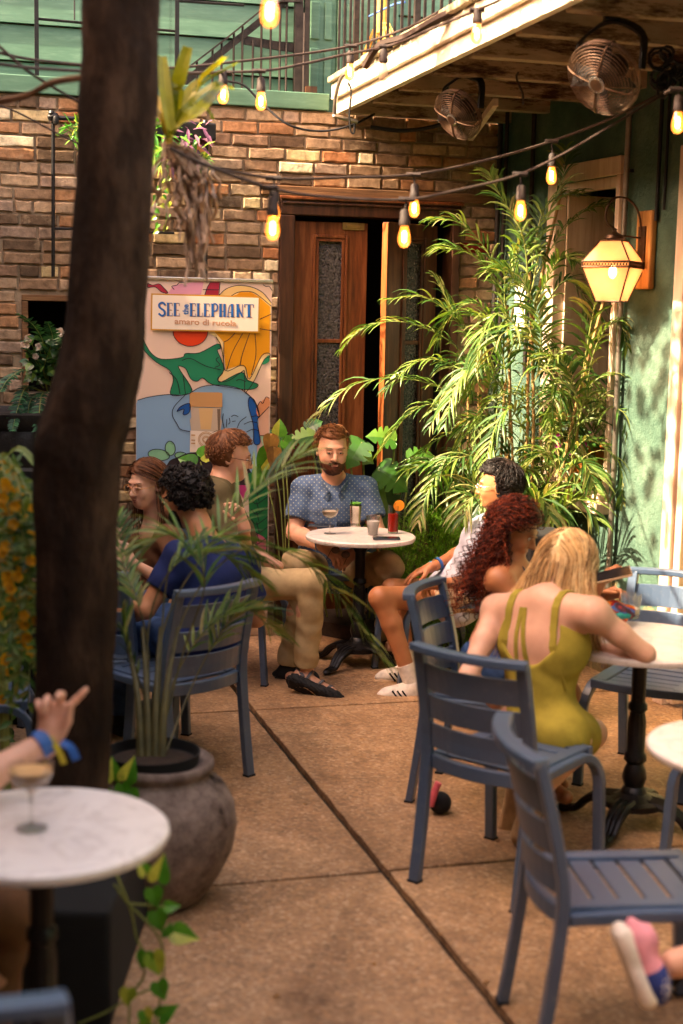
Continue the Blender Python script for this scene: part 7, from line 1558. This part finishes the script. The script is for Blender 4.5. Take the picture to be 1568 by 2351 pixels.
for x, y, t_, S in ((262, 1790, (-.1, 0, 1), .07), (290, 1790, (.3, 0, .9), .075), (280, 1800, (.2, 0, -.9), .06), (258, 1815, (-.2, 0, -.8), .05), (300, 1815, (.4, 0, -.7), .05)): hleaf(mb, P(x, y, 4.4), t_, (.1, -.9, .3), S)
mb.build('leaves', 'leaf_var', pv, smooth='all')
# ------------------------------------------------------------------ hanging orchid with air roots
ho = plant('hanging_orchid', P(385, 320, 5.0), 'yellow green strap leaved orchid hanging by the trunk with long grey air roots', 'plant'); lf = MB(); rt = MB(); random.seed(31)
for pts, wd in (([(392, 300), (380, 220), (372, 130)], .022), ([(395, 290), (410, 190), (432, 108)], .024), ([(395, 290), (450, 200), (520, 132)], .024), ([(398, 300), (460, 200), (545, 146)], .02), ([(400, 300), (450, 230), (505, 196), (530, 205)], .022), ([(395, 300), (450, 260), (508, 200)], .022), ([(390, 310), (395, 230), (400, 160)], .02), ([(390, 320), (375, 290), (352, 285), (340, 300)], .018), ([(388, 330), (370, 260), (350, 222), (335, 240)], .02), ([(392, 310), (430, 250), (470, 250), (490, 280)], .018)):
    p = smooth_path([P(x, y, 4.95 + random.uniform(-.1, .1)) for x, y in pts], 5); lf.blade(p, [wd * (.45 + .55 * math.sin(math.pi * min(.95, .15 + .8 * i / len(p)))) for i in range(len(p))], V((.2, -.5, .8)), .35)
for k in range(34):
    x = 385 + random.uniform(-15, 15); y = 330; pp = [P(x, y, 5.0)]; tx = random.uniform(-35, 120)
    L = random.uniform(90, 330)
    for j in range(1, 8): pp.append(P(x + tx * (1 - math.exp(-j * .6)) + random.uniform(-9, 9), y + L * j / 7 - 18 * math.exp(-j) * (1 if k % 3 else -1), 5.0 + random.uniform(-.05, .05)))
    rt.tube(smooth_path(pp, 3), random.uniform(.004, .0075), 5, cap=False)
rt.tube([P(388, 330, 5.0), P(386, 280, 5.0)], .014, 8)
lf.build('leaves', 'strap_leaf', ho); rt.build('air_roots', 'air_root', ho, smooth=True)
mb = MB(); mb.tube([P(390, 325, 5.0), P(392, -30, 5.0)], .0012, 4); mb.build('hanging_wire', 'iron', ho)
tp_ = plant('trough_plants', wb(410, 320, .15), 'purple and green trailing plants spilling from the iron frame on the brick wall', 'plant'); lf = MB(); pu = MB(); st = MB(); random.seed(17)
for k in range(110):
    x = random.uniform(352, 475); y = random.uniform(285, 375); p = wb(x, y, random.uniform(.12, .26)); a = random.uniform(0, 6.28); e = V((math.cos(a), -.5, math.sin(a) - .1)).normalized(); L = random.uniform(.05, .11); m_ = pu if random.random() < .6 and x > 380 else lf; m_.blade([p, p + e * L * .5, p + e * L - V((0, 0, .015))], [.005, .012, .001], V((.1, -.6, .7)), .25)
for k in range(40): x = random.uniform(158, 182); p = wb(x, random.uniform(275, 330), .15); a = random.uniform(0, 6.28); e = V((math.cos(a), -.4, math.sin(a) - .3)); lf.blade([p, p + e * .04, p + e * .075], [.003, .006, .001], V((.1, -.6, .7)), .25)
for x, y0, y1 in ((372, 370, 470), (362, 450, 530), (385, 380, 520), (470, 350, 380)):
    st.tube([wb(x, y0, .2), wb(x + 4, (y0 + y1) / 2, .18), wb(x - 6, y1, .16)], .002, 4)
    for j in range(6): yy = y0 + (y1 - y0) * j / 5; hleaf(lf, wb(x + random.uniform(-6, 6), yy, .19), (random.uniform(-1, 1), 0, -.5), (0, -1, .3), .035)
for cx_, cy_ in ((470, 366), (368, 378), (372, 345)):
    for k in range(14): a = k * .45; p = wb(cx_, cy_, .2); e = V((math.cos(a), -.4, math.sin(a))); lf.blade([p, p + e * .03, p + e * .06 - V((0, 0, .02))], [.003, .004, .0005], V((0, -1, .3)), .2)
lf.build('green_leaves', 'leaf_var', tp_); pu.build('purple_leaves', 'purple_leaf', tp_); st.build('stems', 'green_cane', tp_)

# a few dry leaves on the paving
random.seed(77)
for x, y in ((857, 2215), (700, 1850), (1010, 2150), (640, 2290), (830, 1700), (1120, 2260)):
    mb = MB(); c = G(x, y) + V((0, 0, .006)); a = random.uniform(0, 6.28); hleaf(mb, c, (math.cos(a), math.sin(a), 0), (0, 0, 1), random.uniform(.014, .022))
    tag(mb.build('fallen_leaf', 'dead_leaf'), 'tiny dry leaf lying on the open paving', 'leaf', 'dry leaves on the paving')
